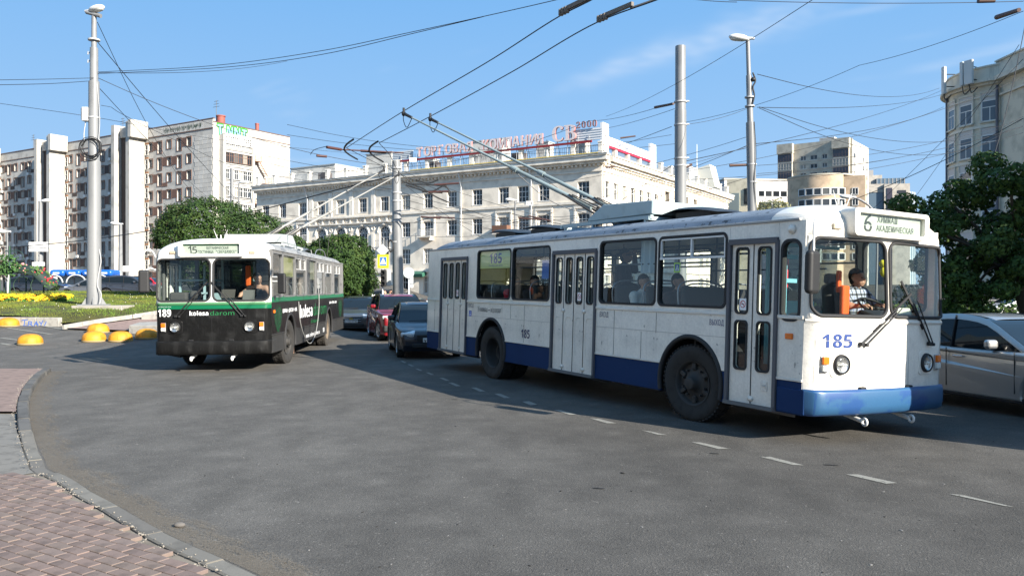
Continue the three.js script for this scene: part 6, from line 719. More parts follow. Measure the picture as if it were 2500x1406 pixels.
{ const y = 1.06, row = 'cars parked behind the lawn';
  makeCar('suv', 'parked_car', 'dark SUV with red tail light parked behind the flower planters', carPaint(0.022, 0.024, 0.03), V(-30.6, y, -56.5), 1.55, { group: row });
  makeCar('hatch', 'parked_car', 'white hatchback parked behind the grey car left of the lamp pole', carPaint(0.7, 0.7, 0.69), V(-33.3 , y + 0.05, -60.5), -1.57, { group: row });
  makeCar('sedan', 'parked_car', 'grey sedan parked directly left of the lamp pole', carPaint(0.10, 0.105, 0.115), V(-31.3, y, -56.2), -1.57, { group: row });
  makeCar('suv', 'parked_car', 'bright red SUV parked right of the lamp pole', carPaint(0.42, 0.012, 0.02), V(-29.2, y, -57.3), -1.57, { group: row });
  makeCar('suv', 'parked_car', 'black SUV with tail light in front of the red one', carPaint(0.03, 0.033, 0.042), V(-23.4, y, -54.6), 1.57, { group: row });
}
makeCar('sedan', 'parked_car', 'pale silver sedan parked under the dark tree at the right', carPaint(0.55, 0.55, 0.55), V(28.0, 0.05, -48), -1.4); makeCar('suv', 'parked_car', 'dark SUV parked behind the pale sedan under the dark tree', carPaint(0.03, 0.03, 0.03), V(31.5, 0.05, -50), 1.6);
{ // minibus ahead in the turn, out of frame: its shadow lies across the lane
  const M = thing('minibus', 'white high roof minibus turning right just out of the frame', 'minibus', V(11.6, 0, -5.55), 0.85), wt = carPaint(0.72, 0.72, 0.7), sh = poly([[0, 0.4], [0.02, 0.85], [-0.9, 1.2], [-1.5, 2.15], [-1.9, 2.75], [-2.4, 2.9], [-5.2, 2.92], [-5.4, 2.8], [-5.45, 0.45], [-5.3, 0.35]]);
  mesh('body', sideG(sh, 1.86, 0.93, { bevelEnabled: true, bevelSize: 0.06, bevelThickness: 0.08, bevelSegments: 3, bevelOffset: -0.06 }), wt, M); for (const sd of [-1, 1]) for (const [s0, s1] of [[1.55, 2.4], [2.5, 3.8], [3.9, 5.2]]) mesh('side_window', rbox(0.02, 0.75, s1 - s0, 0.008, sd * 1.015, 1.85, -(s0 + s1) / 2), carGlass, M); mesh('rear_window', rbox(1.5, 0.7, 0.02, 0.008, 0, 1.95, -5.48), carGlass, M);
  for (const s of [0.95, 4.3]) for (const sd of [-1, 1]) { const w = mesh('wheel', lathe([[0.2, -0.1], [0.33, -0.1], [0.36, -0.07], [0.36, 0.07], [0.33, 0.1], [0.2, 0.1]], 24).rotateZ(Math.PI / 2), tyreM, M); w.position.set(sd * 0.93, 0.36, -s); mesh('rim', lathe([[0, 0.06], [0.2, 0.08]], 16).rotateZ(-Math.PI / 2 * sd), alloy, w); }
}
// ---------- poles, lamps, signs ----------
const poleM = std(0.205, 0.215, 0.23, 0.5, { map: T.wear, clearcoat: 0.3, clearcoatRoughness: 0.3 }), bandM = std(0.4, 0.4, 0.4, 0.5), wireM = std(0.012, 0.012, 0.014, 0.6);
function lampHead(P, p, dir, s = 1) { const L = mesh('lamp_head', new THREE.SphereGeometry(0.36 * s, 16, 10).scale(0.5, 0.34, 1).rotateX(-0.12), std(0.62, 0.62, 0.6, 0.4), P); L.position.copy(p); L.rotation.y = dir; mesh('lens', new THREE.SphereGeometry(0.3 * s, 14, 8, 0, 6.3, Math.PI / 2, Math.PI / 2).scale(0.45, 0.3, 0.85).translate(0, -0.03 * s, 0.06 * s), lampWhite, L); mesh('neck', bar(V(0, -0.02, -0.3 * s), V(0, -0.03, -0.55 * s), 0.05 * s), std(0.5, 0.5, 0.5, 0.5), L); return L; }
const LP = at(228, 747, 34), BP = at(1662, 704, 29).setY(0), RP = at(1840, 704, 30).setY(0), CP = at(969, 704, 40).setY(0);
{ const P = thing('lamp_pole', 'tall grey painted steel pole with street lamp and coiled cable on the lawn', 'pole', LP), H = (yy) => at(228, yy, 34).y - LP.y;
  mesh('shaft', [bar(V(0, 0, 0), V(0, H(395), 0), 0.285, 0.26, 24)], poleM, P); mesh('middle_shaft', bar(V(0, H(395), 0), V(0.0, H(200), 0), 0.225, 0.215, 20), poleM, P); mesh('upper_shaft', bar(V(0, H(200), 0), V(0, H(118), 0), 0.165, 0.16, 18), poleM, P); mesh('top_shaft', bar(V(0, H(118), 0), V(0, H(36), 0), 0.11, 0.1, 16), poleM, P);
  mesh('cross_arm', bar(V(-0.32, H(30), 0), V(0.34, H(42), 0.1), 0.085), poleM, P); lampHead(P, V(0.16, H(24), 0.1), 1.2, 1.15);
  mesh('base_flange', [rbox(0.95, 0.06, 0.95, 0.01, 0, 0.03, 0), ...[0, 1, 2, 3].map((k) => extr(poly([[0.24, 0], [0.5, 0], [0.26, 0.4]]), 0.03).rotateY(k * Math.PI / 2 + 0.4))], poleM, P); mesh('footing', uvm(rbox(2.1, 0.34, 1.2, 0.04, 0.45, -0.16, 0.1)), std(0.34, 0.32, 0.29, 0.95, { map: T.stone }), P);
  mesh('control_box', rbox(0.26, 0.58, 0.3, 0.03, -0.3, H(281), 0.05), std(0.5, 0.5, 0.5, 0.5), P); mesh('meter_window', rbox(0.1, 0.5, 0.2, 0.02, -0.41, H(281), 0.08), black, P); for (const y of [290, 345, 100, 398]) mesh('band', bar(V(0, H(y), 0), V(0, H(y) + 0.06, 0), 0.24, 0.24, 20), bandM, P);
  const coil = []; for (let k = 0; k < 7; k++) { const r = 0.4 + rr(-0.07, 0.06), cx = rr(-0.07, 0.06), cy = H(366) + rr(-0.06, 0.06), pts = []; for (let i = 0; i < 18; i++) { const t = i / 18 * Math.PI * 2; pts.push(V(cx + Math.cos(t) * r * 1.05, cy + Math.sin(t) * r, 0.3 + rr(-0.05, 0.03))); } coil.push(tube(pts, 0.016, 5, 50, true)); } mesh('cable_coil', coil, black, P).userData.kind = 'stuff';
  mesh('drop_cable', [tube([V(0.17, H(200), 0.1), V(0.3, H(300), 0.12), V(0.28, H(350), 0.2)], 0.014, 5, 20), tube([V(-0.33, H(300), 0.05), V(-0.37, H(330), 0.1), V(-0.3, H(350), 0.2)], 0.02, 5, 20), tube([V(0.27, H(610), 0.1), V(0.36, H(640), 0.14), V(0.31, H(655), 0.14), V(0.26, H(700), 0.22), V(0.45, H(718), 0.3), V(0.4, H(742), 0.32)], 0.022, 6, 40)], std(0.4, 0.4, 0.4, 0.7), P).userData.kind = 'stuff';
  mesh('hooks', [0, 1].map((k) => tube([V(-0.18, H(128 + k * 20), 0.0), V(-0.26, H(134 + k * 20), 0), V(-0.25, H(126 + k * 20), 0)], 0.018, 5, 10)), bandM, P).userData.kind = 'stuff'; }
{ const P = thing('contact_pole', 'thick plain grey steel pole rising behind the white bus', 'pole', BP), H = (yy) => at(0, yy, 29).y; mesh('shaft', [bar(V(0, 0, 0), V(0, H(270), 0), 0.222, 0.205, 28), bar(V(0, H(270), 0), V(0, H(114), 0), 0.19, 0.185, 28)], poleM, P); mesh('cap', ball(0.186, 0, H(114), 0, 1, 0.2, 1, 24, 8), poleM, P); for (const y of [248, 304, 386, 404]) mesh('band', [bar(V(0, H(y), 0), V(0, H(y) - 0.05, 0), 0.23, 0.23, 24), rbox(0.1, 0.06, 0.06, 0.02, 0.26, H(y), 0.02)], bandM, P); mesh('foot', bar(V(0, 0, 0), V(0, 0.5, 0), 0.3, 0.28, 20), poleM, P); }
{ const P = thing('lamp_pole', 'stepped grey pole with a lamp head turned left behind the white bus', 'pole', RP), H = (yy) => at(0, yy, 30).y, X = (yy) => lerp(0.0, -0.21, (530 - yy) / 440); const q = (y) => V(X(y), H(y), 0); mesh('shaft', bar(V(0.05, 0, 0), q(300), 0.17, 0.16, 20), poleM, P); mesh('middle_shaft', bar(q(300), q(185), 0.115, 0.105, 18), poleM, P); mesh('top_shaft', bar(q(185), q(98), 0.08, 0.075, 16), poleM, P); lampHead(P, q(94).add(V(-0.33, 0.02, 0)), -Math.PI / 2, 1.05);
  mesh('cable_knot', [tube([q(180).add(V(0.12, 0, 0.1)), q(200).add(V(0.2, 0, 0.12)), q(215).add(V(0.1, 0, 0.12)), q(235).add(V(0.14, 0, 0.12)), q(260).add(V(0.05, 0, 0.12))], 0.03, 6, 30), ball(0.09, q(196).x + 0.13, H(196), 0.08, 1, 1, 1, 8, 6)], black, P).userData.kind = 'stuff'; for (const y of [404, 447, 240, 262]) mesh('band', bar(q(y), q(y).add(V(0, 0.05, 0)), 0.18, 0.18, 18), bandM, P); mesh('riser_cable', tube([q(300).add(V(0.1, 0, 0.15)), q(380).add(V(0.12, 0, 0.17)), q(450).add(V(0.02, 0, 0.18)), q(530).add(V(0.1, 0, 0.18))], 0.014, 5, 24), black, P); }
{ const P = thing('contact_pole', 'grey steel pole standing behind the navy sedan with wires gathered at its top', 'pole', CP), H = (yy) => at(0, yy, 40).y; mesh('shaft', [bar(V(0.1, 0, 0), V(0.0, H(560), 0), 0.28, 0.25, 22), bar(V(0, H(560), 0), V(-0.05, H(394), 0), 0.235, 0.2, 22)], poleM, P); for (const y of [410, 470, 490, 540, 590]) mesh('band', bar(V(-0.02, H(y), 0), V(-0.02, H(y) - 0.06, 0), 0.26, 0.26, 18), bandM, P); const lp = []; for (const k of [0, 1]) { const pts = []; for (let i = 0; i < 14; i++) { const t = i / 14 * Math.PI * 2; pts.push(V(-0.28 + Math.cos(t) * 0.12, H(602) + Math.sin(t) * (0.26 + k * 0.04), 0.22)); } lp.push(tube(pts, 0.03, 5, 30, true)); } mesh('cable_loop', lp, black, P).userData.kind = 'stuff'; }
const simpleLamp = (label, px, yTop, yBase, D, dir, r = 0.09) => { const b = at(px, yBase, D), t = at(px, yTop, D), P = thing('street_lamp', label, 'street lamp', b), h = t.y - b.y; mesh('shaft', bar(V(0, -1, 0), V(0, h, 0), r * 1.3, r * 0.8, 12), poleM, P); lampHead(P, V(Math.sin(dir) * 0.5, h + 0.05, Math.cos(dir) * 0.5), dir, 1.3); return P; };
simpleLamp('street lamp in front of the slab block, nearest the lattice balconies', 582, 447, 700, 75, Math.PI / 2); simpleLamp('pale pole lamp with two white sign boards before the slab block', 97, 492, 690, 72, Math.PI / 2, 0.2); simpleLamp('street lamp at the foot of the right stair tower', 293, 548, 690, 74, -Math.PI / 2, 0.17); simpleLamp('thin lamp post at the far left edge', 16, 567, 712, 52, -Math.PI / 2, 0.05); simpleLamp('small street lamp before the grey front of the plastered building', 1258, 490, 720, 76, -Math.PI / 2, 0.1); 
tag(mesh('plain_mast', bar(at(565, 700, 80), at(565, 412, 80), 0.2, 0.17, 14), poleM), 'plain white mast next to the slab block balconies', 'mast');
{ const P = thing('street_lamp', 'grey lamp on a long bent arm over the white bus roof', 'street lamp', at(2140, 704, 62).setY(0)); mesh('shaft', tube([V(0, 0, 0), V(0, 7, 0), V(-0.3, 7.9, 0), V(-1.2, 8.6, 0), V(-2.0, 8.85, 0)], 0.09, 8, 30), std(0.2, 0.2, 0.21, 0.5), P); lampHead(P, V(-2.3, 8.85, 0), -Math.PI / 2, 1.4); }
// crossing post with signs and traffic light
{ const D = 38, b = at(934, 718, D).setY(0), P = thing('sign_post', 'post with yellow-edged pedestrian crossing sign, diamond sign and traffic light', 'sign post', b), Y = (y) => at(0, y, D).y; mesh('post', bar(V(0, 0, 0), V(0, Y(598), 0), 0.045, 0.045, 10), std(0.55, 0.55, 0.55, 0.5), P);
  mesh('sign_back', box(0.52, 0.64, 0.02, 0.03, Y(639), 0.06), std(0.72, 0.75, 0.05, 0.5), P); mesh('crossing_sign', new THREE.PlaneGeometry(0.5, 0.62).translate(0.03, Y(639), 0.075), decalMat(128, 160, (x) => { x.fillStyle = '#e8ee12'; x.fillRect(0, 0, 128, 160); x.fillStyle = '#2f62b8'; x.fillRect(24, 28, 80, 104); x.fillStyle = '#fff'; x.beginPath(); x.moveTo(64, 38); x.lineTo(98, 112); x.lineTo(30, 112); x.fill(); x.strokeStyle = '#222'; x.lineWidth = 6; x.beginPath(); x.moveTo(64, 58); x.lineTo(62, 80); x.lineTo(50, 100); x.moveTo(62, 80); x.lineTo(76, 100); x.moveTo(50, 74); x.lineTo(78, 76); x.stroke(); for (let i = 0; i < 4; i++) x.fillRect(34 + i * 17, 108, 9, 4); }), P);
  mesh('diamond_sign', [box(0.42, 0.42, 0.02, 0, Y(612), 0.03, 0, 0, Math.PI / 4)], std(0.45, 0.46, 0.47, 0.5), P); const t = mesh('traffic_light', rbox(0.24, 0.8, 0.2, 0.03, 0.06, Y(680), 0.16), plastic, P); for (let k = 0; k < 3; k++) mesh('visor', new THREE.CylinderGeometry(0.09, 0.09, 0.14, 14, 1, true).rotateX(Math.PI / 2).translate(0.06, Y(680) + 0.25 - k * 0.25, 0.3), plastic, t); mesh('side_head', rbox(0.2, 0.75, 0.22, 0.03, 0.3, Y(680), 0.1), std(0.4, 0.4, 0.38, 0.6), P); }
{ const D = 37, P = thing('sign_post', 'post with the grey back of a round sign and small white plates', 'sign post', at(998, 718, D).setY(0)), Y = (y) => at(0, y, D).y; mesh('post', bar(V(0, 0, 0), V(0, Y(655), 0), 0.04, 0.04, 10), std(0.7, 0.7, 0.7, 0.5), P); mesh('round_sign', bar(V(0, Y(667), 0.05), V(0, Y(667), 0.08), 0.25, 0.25, 28), std(0.45, 0.47, 0.48, 0.45), P); mesh('plate', box(0.14, 0.34, 0.02, 0.13, Y(684), 0.06), std(0.75, 0.75, 0.74, 0.5), P); mesh('plate', box(0.14, 0.15, 0.02, 0.13, Y(699), 0.06), std(0.75, 0.75, 0.74, 0.5), P); }
{ const board = (label, x0, y0, x1, y1, D, txt) => { const c = at((x0 + x1) / 2, (y0 + y1) / 2, D), w = (x1 - x0) / FOC * D, h = (y1 - y0) / FOC * D, B = thing('sign_board', label, 'sign', c); mesh('panel', box(w, h, 0.08), std(0.68, 0.68, 0.66, 0.6), B); mesh('stem', bar(V(0, -h / 2, -0.05), V(0, -c.y + gh(c.x, D), -0.05), 0.06), bandM, B); if (txt) mesh('lettering', new THREE.PlaneGeometry(w * 0.9, h * 0.7).translate(0, 0, 0.045), decalMat(256, 96, (x) => { x.fillStyle = '#4a5560'; for (let i = 0; i < 3; i++) { x.fillRect(10, 8 + i * 30, 26, 10); x.fillRect(60, 10 + i * 30, 150 - i * 20, 7); } }), B); };
  board('upper pair of white boards on the pale lamp pole', 69, 592, 115, 606, 71.5); board('lower white board strip on the pale lamp pole', 69, 608, 115, 615, 71.5); board('white direction board with dark lettering right of the bus shelter', 299, 650, 328, 664, 58, 1); board('white board fixed low on the pale lamp pole', 77, 641, 107, 650, 71.4); }
// bus shelter
{ const D = 64, p0 = at(130, 704, D), p1 = at(284, 704, D), w = p1.x - p0.x, y = at(0, 668, D).y, b = gh(p0.x, D), S = thing('bus_shelter', 'bus shelter with a long blue canopy behind the parked cars', 'bus shelter', V(p0.x, 0, -D)); for (let k = 0; k < 4; k++) { const m = mesh('canopy_section', rbox(w / 4 - 0.06, 0.55, 1.6, 0.24, w * (k + 0.5) / 4, y, 0), std(0.01, 0.10, 0.42, 0.3, { clearcoat: 0.6 }), S); mesh('canopy_logo', box(0.5, 0.14, 0.02, w * (k + 0.5) / 4, y, 0.81), std(0.5, 0.55, 0.65, 0.4), m); } for (let k = 0; k < 5; k++) mesh('post', bar(V(w * k / 4, b - 0.5, -0.6), V(w * k / 4, y, -0.6), 0.06), bandM, S); mesh('back_glass', box(w, 1.6, 0.03, w / 2, b + 1.3, -0.65), std(0.35, 0.4, 0.4, 0.1), S); for (let k = 0; k < 3; k++) { const a = []; for (let i = 0; i <= 10; i++) { const t = Math.PI * i / 10; a.push(V(w * (0.12 + k * 0.36) + Math.cos(t) * 0.75, y - 0.75 + Math.sin(t) * 0.6, 1.2)); } mesh('arch_rail', tube(a, 0.05, 6, 20), std(0.6, 0.6, 0.58, 0.5), S); } }
// ---------- overhead wires ----------
const wire = (label, pts, r = 0.011, group) => { const w = mesh('overhead_wire', tube(pts, r, 5, Math.max(16, pts.length * 10)), wireM); tag(w, label, 'wire', group); return w; };
const sag = (a, b, s) => { const p = []; for (let i = 0; i <= 8; i++) { const t = i / 8; p.push(a.clone().lerp(b, t).add(V(0, -s * 4 * t * (1 - t), 0))); } return p; };
const oh = (x, y) => overhead(x, y, 6.02);
wire('contact wire running over the upper head of the white bus trolley poles', [overhead(1560, -70, 6.02), oh(1445, 0), oh(1370, 38), oh(1200, 146), oh(985, 272), oh(845, 362)], 0.0105);
wire('contact wire running over the lower head of the white bus trolley poles', [overhead(1760, -60, 6.02), oh(1605, 0), oh(1465, 52), oh(1250, 176), oh(1050, 285), oh(925, 350)], 0.0105);
wire('contact wire carrying on past the crossing towards the grey pole, upper', [oh(845, 362), oh(880, 380), overhead(937, 408, 6.1), overhead(1010, 441, 6.1), overhead(1085, 470, 6.1)], 0.01); wire('contact wire carrying on past the crossing towards the grey pole, lower', [oh(925, 350), oh(948, 375), overhead(973, 420, 6.1), overhead(1000, 445, 6.1), overhead(1040, 472, 6.1)], 0.01);
{ const F = thing('wire_crossing', 'trolley wire crossing of red insulators and curved rails in the sky', 'wire fitting', V(0, 0, 0)), rod = (a, b, r, m, n) => mesh(n, bar(a, b, r, r, 8), m, F), ins = std(0.06, 0.02, 0.016, 0.6); const h = 6.02, q = (x, y) => overhead(x, y, h); rod(q(797, 360), q(832, 366), 0.045, ins, 'insulator'); rod(q(832, 366), q(985, 374), 0.022, ins, 'rod'); rod(q(880, 369), q(942, 373), 0.04, ins, 'insulator'); rod(q(772, 381), q(797, 383), 0.04, ins, 'insulator');
  mesh('curved_rail', tube([q(862, 341), q(846, 353), q(840, 366), q(850, 377), q(872, 390)], 0.028, 6, 30), black, F); mesh('curved_rail', tube([q(922, 346), q(905, 358), q(901, 369), q(912, 382), q(935, 396)], 0.028, 6, 30), black, F); mesh('jumper', tube([q(757, 378), q(768, 366), q(797, 358)], 0.01, 5, 14), black, F); }
{ const F = thing('wire_switch', 'thick wire switch rails on the contact wires at the top of the frame', 'wire fitting', V(0, 0, 0)); for (const [a, b] of [[[1370, 36], [1445, 0]], [[1463, 52], [1545, 18]]]) { const p = oh(...a), q = oh(...b); mesh('switch_rail', [beam(p.clone().add(V(0, 0.05, 0)), q.clone().add(V(0, 0.05, 0)), 0.05, 0.06), ...[0, 0.1, 0.2].map((t) => rbox(0.08, 0.1, 0.08, 0.02, lerp(p.x, q.x, t), p.y + 0.03, lerp(p.z, q.z, t)))], std(0.16, 0.14, 0.12, 0.8), F); } mesh('upper_jumper', tube([oh(1540, 20), overhead(1600, -2, 6.3), overhead(1660, -30, 6.5)], 0.012, 5, 16), black, F); }
{ const F = thing('wire_crossing', 'dark tangle of wire crossings hanging right of the grey pole', 'wire fitting', V(0, 0, 0)), q = (x, y) => at(x, y, 38), rails = [[[985, 445], [1030, 460], [1065, 482], [1095, 495]], [[1005, 450], [1050, 452], [1090, 455]], [[1030, 470], [1060, 466], [1085, 455], [1100, 470]], [[1015, 440], [1045, 448], [1070, 440]], [[990, 452], [1040, 468], [1080, 472]]]; for (const r of rails) mesh('curved_rail', tube(r.map((p) => q(...p)), 0.035, 6, 20), black, F); for (const [a, b] of [[[1060, 452], [1120, 448]], [[1045, 470], [1095, 468]]]) mesh('insulator', bar(q(...a), q(...b), 0.045), std(0.06, 0.02, 0.016, 0.6), F); }
{ const F = thing('wire_crossing', 'row of red insulators on wires in front of the plastered building', 'wire fitting', V(0, 0, 0)), q = (x, y) => at(x, y, 46); for (const [a, b] of [[[1027, 530], [1075, 534]], [[1060, 531], [1110, 533]], [[1265, 533], [1320, 537]], [[1290, 528], [1345, 540]]]) mesh('insulator', bar(q(...a), q(...b), 0.045), std(0.05, 0.02, 0.018, 0.6), F); for (const r of [[[1010, 545], [1060, 531], [1130, 535], [1180, 532]], [[1240, 520], [1300, 535], [1370, 548]], [[1250, 545], [1310, 533], [1350, 520]]]) mesh('curved_rail', tube(r.map((p) => q(...p)), 0.02, 5, 20), black, F); }
const LPt = (y) => at(235, y, 34), plate = (px, py, D, s) => { const P = thing('wire_plate', s === 'С-5' ? 'small white plate lettered С-5 hanging by the grey pole top' : 'small white plate lettered С-4 hanging before the plastered front', 'sign', at(px, py, D)); mesh('plate', box(17 / FOC * D, 10 / FOC * D, 0.02), std(0.72, 0.72, 0.7, 0.6), P); mesh('lettering', new THREE.PlaneGeometry(14 / FOC * D, 8 / FOC * D).translate(0, 0, 0.013), decalText(s, '#333', { w: 128, h: 64 }), P); mesh('hanger', [bar(V(-0.1, 0.1, 0), V(-0.1, 0.3, 0), 0.01), bar(V(0.1, 0.1, 0), V(0.1, 0.3, 0), 0.01)], black, P); }; plate(1008, 391, 40, 'С-5'); plate(1293, 497, 50, 'С-4');
wire('upper of two wires sweeping from the left lamp pole to the top of the frame', [LPt(177), at(520, 161, 31), at(800, 122, 27), at(1000, 80, 25), at(1180, 41, 23), at(1360, 0, 21), at(1600, -60, 18)]); wire('lower of two wires sweeping from the left lamp pole to the top of the frame', [LPt(181), at(560, 164, 30.5), at(800, 131, 27), at(1010, 82, 25), at(1180, 41.5, 23)]);
wire('wire leaving the frame at the left, upper of the pair', [LPt(191), at(120, 194, 32), at(-60, 197, 28)]); wire('wire leaving the frame at the left, lower of the pair', [at(213, 199, 34), at(120, 205, 31), at(-60, 209, 27)]);
wire('wire slanting from the left lamp pole down to the grey pole', sag(LPt(190), at(960, 408, 40), 0.6), 0.013); wire('wire from the lamp arm slanting steeply past the slab block', sag(at(238, 105, 34), at(640, 545, 90), 0.5), 0.017); wire('loose wire from the lamp slanting over the slab block', sag(at(236, 55, 34), at(560, 480, 95), 3.5), 0.014); wire('cable from the left lamp pole down to the slab block balconies', sag(at(240, 215, 34), at(530, 500, 100), 0.4), 0.014); wire('thin wire crossing the slab block from the left lamp pole', [at(-40, 248, 40), at(215, 285, 40), at(560, 345, 55), at(960, 385, 60)], 0.011); wire('wavy cable from the pole bracket to the slab block roof', [at(245, 258, 34), at(262, 258, 34), at(280, 270, 34.5), at(420, 340, 40), at(620, 420, 50), at(960, 470, 60)], 0.011);
wire('thick black cable hanging from the left to the grey pole', [at(-30, 610, 60), at(200, 588, 55), at(420, 555, 50), at(640, 512, 46), at(800, 470, 43), at(950, 432, 40)], 0.03);
const GW = 'thin overhead wires';
const thin = [ // [x, y, distance] from end to end, sag
  [[240, 178, 34], [700, 150, 60], 0.3], [[700, 305, 60], [1640, 330, 60], 1.5], [[700, 330, 70], [1650, 352, 70], 1.2], [[640, 380, 75], [960, 430, 75], 0.2], [[640, 395, 75], [970, 465, 75], 0.2], [[690, 420, 80], [960, 405, 70], 0.3],
  [[975, 470, 40], [1640, 615, 60], 0.3], [[975, 485, 40], [1490, 565, 50], 0.4], [[975, 500, 40], [1450, 600, 50], 0.3], [[640, 520, 46], [1300, 535, 50], 0.4], [[975, 440, 40], [1290, 560, 40], 0.2], [[985, 450, 40], [1250, 620, 40], 0.2], [[640, 545, 90], [1000, 545, 60], 0.5], [[985, 575, 45], [1340, 555, 50], 0.3], [[1300, 530, 46], [1640, 470, 40], 0.4], [[1345, 540, 46], [1840, 430, 40], 0.3], [[1180, 560, 46], [1640, 560, 46], 0.2], [[985, 420, 40], [1400, 548, 42], 0.2],
  [[1480, 285, 45], [1985, 0, 17], 0.25], [[1640, 252, 29], [1440, 296, 50], 0.15], [[1440, 296, 50], [960, 410, 60], 0.6], [[1670, 300, 29], [2100, 160, 24], 0.2], [[2100, 160, 24], [2500, 28, 17], 0.1], [[1475, 315, 60], [1660, 262, 40], 0.1],
  [[1672, 305, 29], [1835, 262, 30], 0.1], [[1672, 395, 29], [2300, 222, 75], 0.4], [[1672, 404, 29], [1840, 352, 30], 0.05], [[1845, 352, 30], [2305, 262, 75], 0.5], [[1672, 420, 29], [2500, 190, 40], 0.5], [[1672, 440, 29], [2500, 310, 40], 0.5], [[1850, 182, 30], [2295, 216, 72], 0.8], [[1855, 262, 30], [2500, 285, 60], 1.6], [[1855, 265, 30], [2500, 290, 60], 2.2], [[1850, 263, 30], [2300, 232, 74], 0.4], [[1850, 405, 30], [2500, 290, 40], 0.4], [[1850, 425, 30], [2500, 308, 40], 0.4], [[1850, 448, 30], [2500, 325, 36], 0.3], [[1400, 390, 60], [1640, 310, 30], 0.1], [[2080, 560, 80], [2500, 145, 60], 0.2], [[2230, 490, 80], [2490, 110, 50], 0.2],
  [[1460, 485, 60], [1840, 350, 35], 0.2], [[1300, 620, 60], [1640, 405, 32], 0.2], [[1340, 450, 70], [1840, 330, 60], 0.4], [[1780, 1, 16], [2500, 4, 16], 0.05], [[1655, -6, 16], [1800, 6, 16], 0.02],
];
{ const endOf = ([x, y]) => x < 300 ? 'the left lamp pole' : x < 720 ? 'the slab block' : x < 1100 ? 'the grey pole' : x < 1500 ? 'the plastered front' : x < 1700 ? 'the thick pole' : x < 1860 ? 'the lamp pole behind the bus' : y < 20 ? 'the top of the frame' : x < 2290 ? 'the sky over the bus' : x < 2320 ? 'the rounded building' : 'the right edge';
  const seen = {}, ord = ['', ', second down', ', third down', ', fourth down', ', fifth down', ', sixth down', ', seventh down', ', eighth down'];
  thin.map((w) => [endOf(w[0]), endOf(w[1]), w]).sort((p, q) => p[2][0][1] + p[2][1][1] - q[2][0][1] - q[2][1][1]).forEach(([p, q, [a, b, s]]) => { const k = p + q, n = seen[k] = (seen[k] ?? -1) + 1; wire(`thin wire from ${p} to ${p === q ? 'a point beside it' : q}${ord[n]}`, sag(at(...a), at(...b), s), Math.max(0.007, 0.00026 * (a[2] + b[2]) / 2), GW); }); }
wire('thick cable dropping from the top right corner past the rounded building', sag(at(2505, 60, 30), at(2395, 480, 26), 0.5), 0.015);
wire('thick cable hung across the right side in front of the tall block', sag(at(1850, 558, 40), at(2500, 290, 30), 0.5), 0.014);
for (const [n, a, b] of [['insulator on the wire at the left side of the thick pole', [1600, 263, 31], [1645, 254, 29.5]], ['insulator on the wire at the right side of the thick pole', [1668, 412, 29], [1690, 402, 29]], ['insulator at the left of the lamp pole behind the bus', [1782, 405, 30], [1832, 403, 30]], ['insulator near the upper right corner', [2435, 43, 18], [2490, 25, 17]], ['red insulator on the wire above the sunlit front', [1515, 338, 50], [1552, 333, 50]], ['small red insulator before the sunlit front', [1480, 410, 50], [1503, 407, 50]], ['insulator rod high at the top right', [2390, 2, 16], [2430, 2, 16]]]) tag(mesh('wire_insulator', bar(at(...a), at(...b), 0.055, 0.045, 8), std(0.09, 0.05, 0.04, 0.6)), n, 'insulator');
// ---------- yellow concrete domes ----------
{ const g = lathe([[0.01, 0.345], [0.1, 0.34], [0.2, 0.318], [0.28, 0.275], [0.335, 0.215], [0.362, 0.14], [0.37, 0.06], [0.365, 0.0], [0.0, 0.0]], 36), rim = lathe([[0.372, 0.0], [0.378, 0.03], [0.37, 0.05]], 36); const ym = std(0.60, 0.27, 0.014, 0.6, { map: rep(T.stone, 1.2) });
  const pos = [[72, 846, 0, 'yellow concrete dome alone in front at the left'], [228, 842, 0, 'yellow concrete dome in front of another dome, left of the black bus'], [293, 842, 0, 'yellow concrete dome second from the black bus'], [357, 837, 0.02, 'yellow concrete dome half in the shadow of the black bus'], [238, 824, 0.1, 'yellow concrete dome partly hidden behind the front one'], [78, 800, 0.3, 'yellow concrete dome beside the graffiti wall'], [19, 807, 0.25, 'yellow concrete dome at the left edge']];
  for (const [x, y, h, l] of pos) { const p = gp(x, y, h), o = thing('concrete_dome', l, 'bollard', V(p.x, gh(p.x, -p.z) - 0.01, p.z), rnd() * 6, 'yellow concrete domes'); mesh('dome', uvm(g), ym, o); mesh('base_rim', rim, std(0.3, 0.22, 0.1, 0.9), o); o.rotation.z = rr(-0.02, 0.02); } }
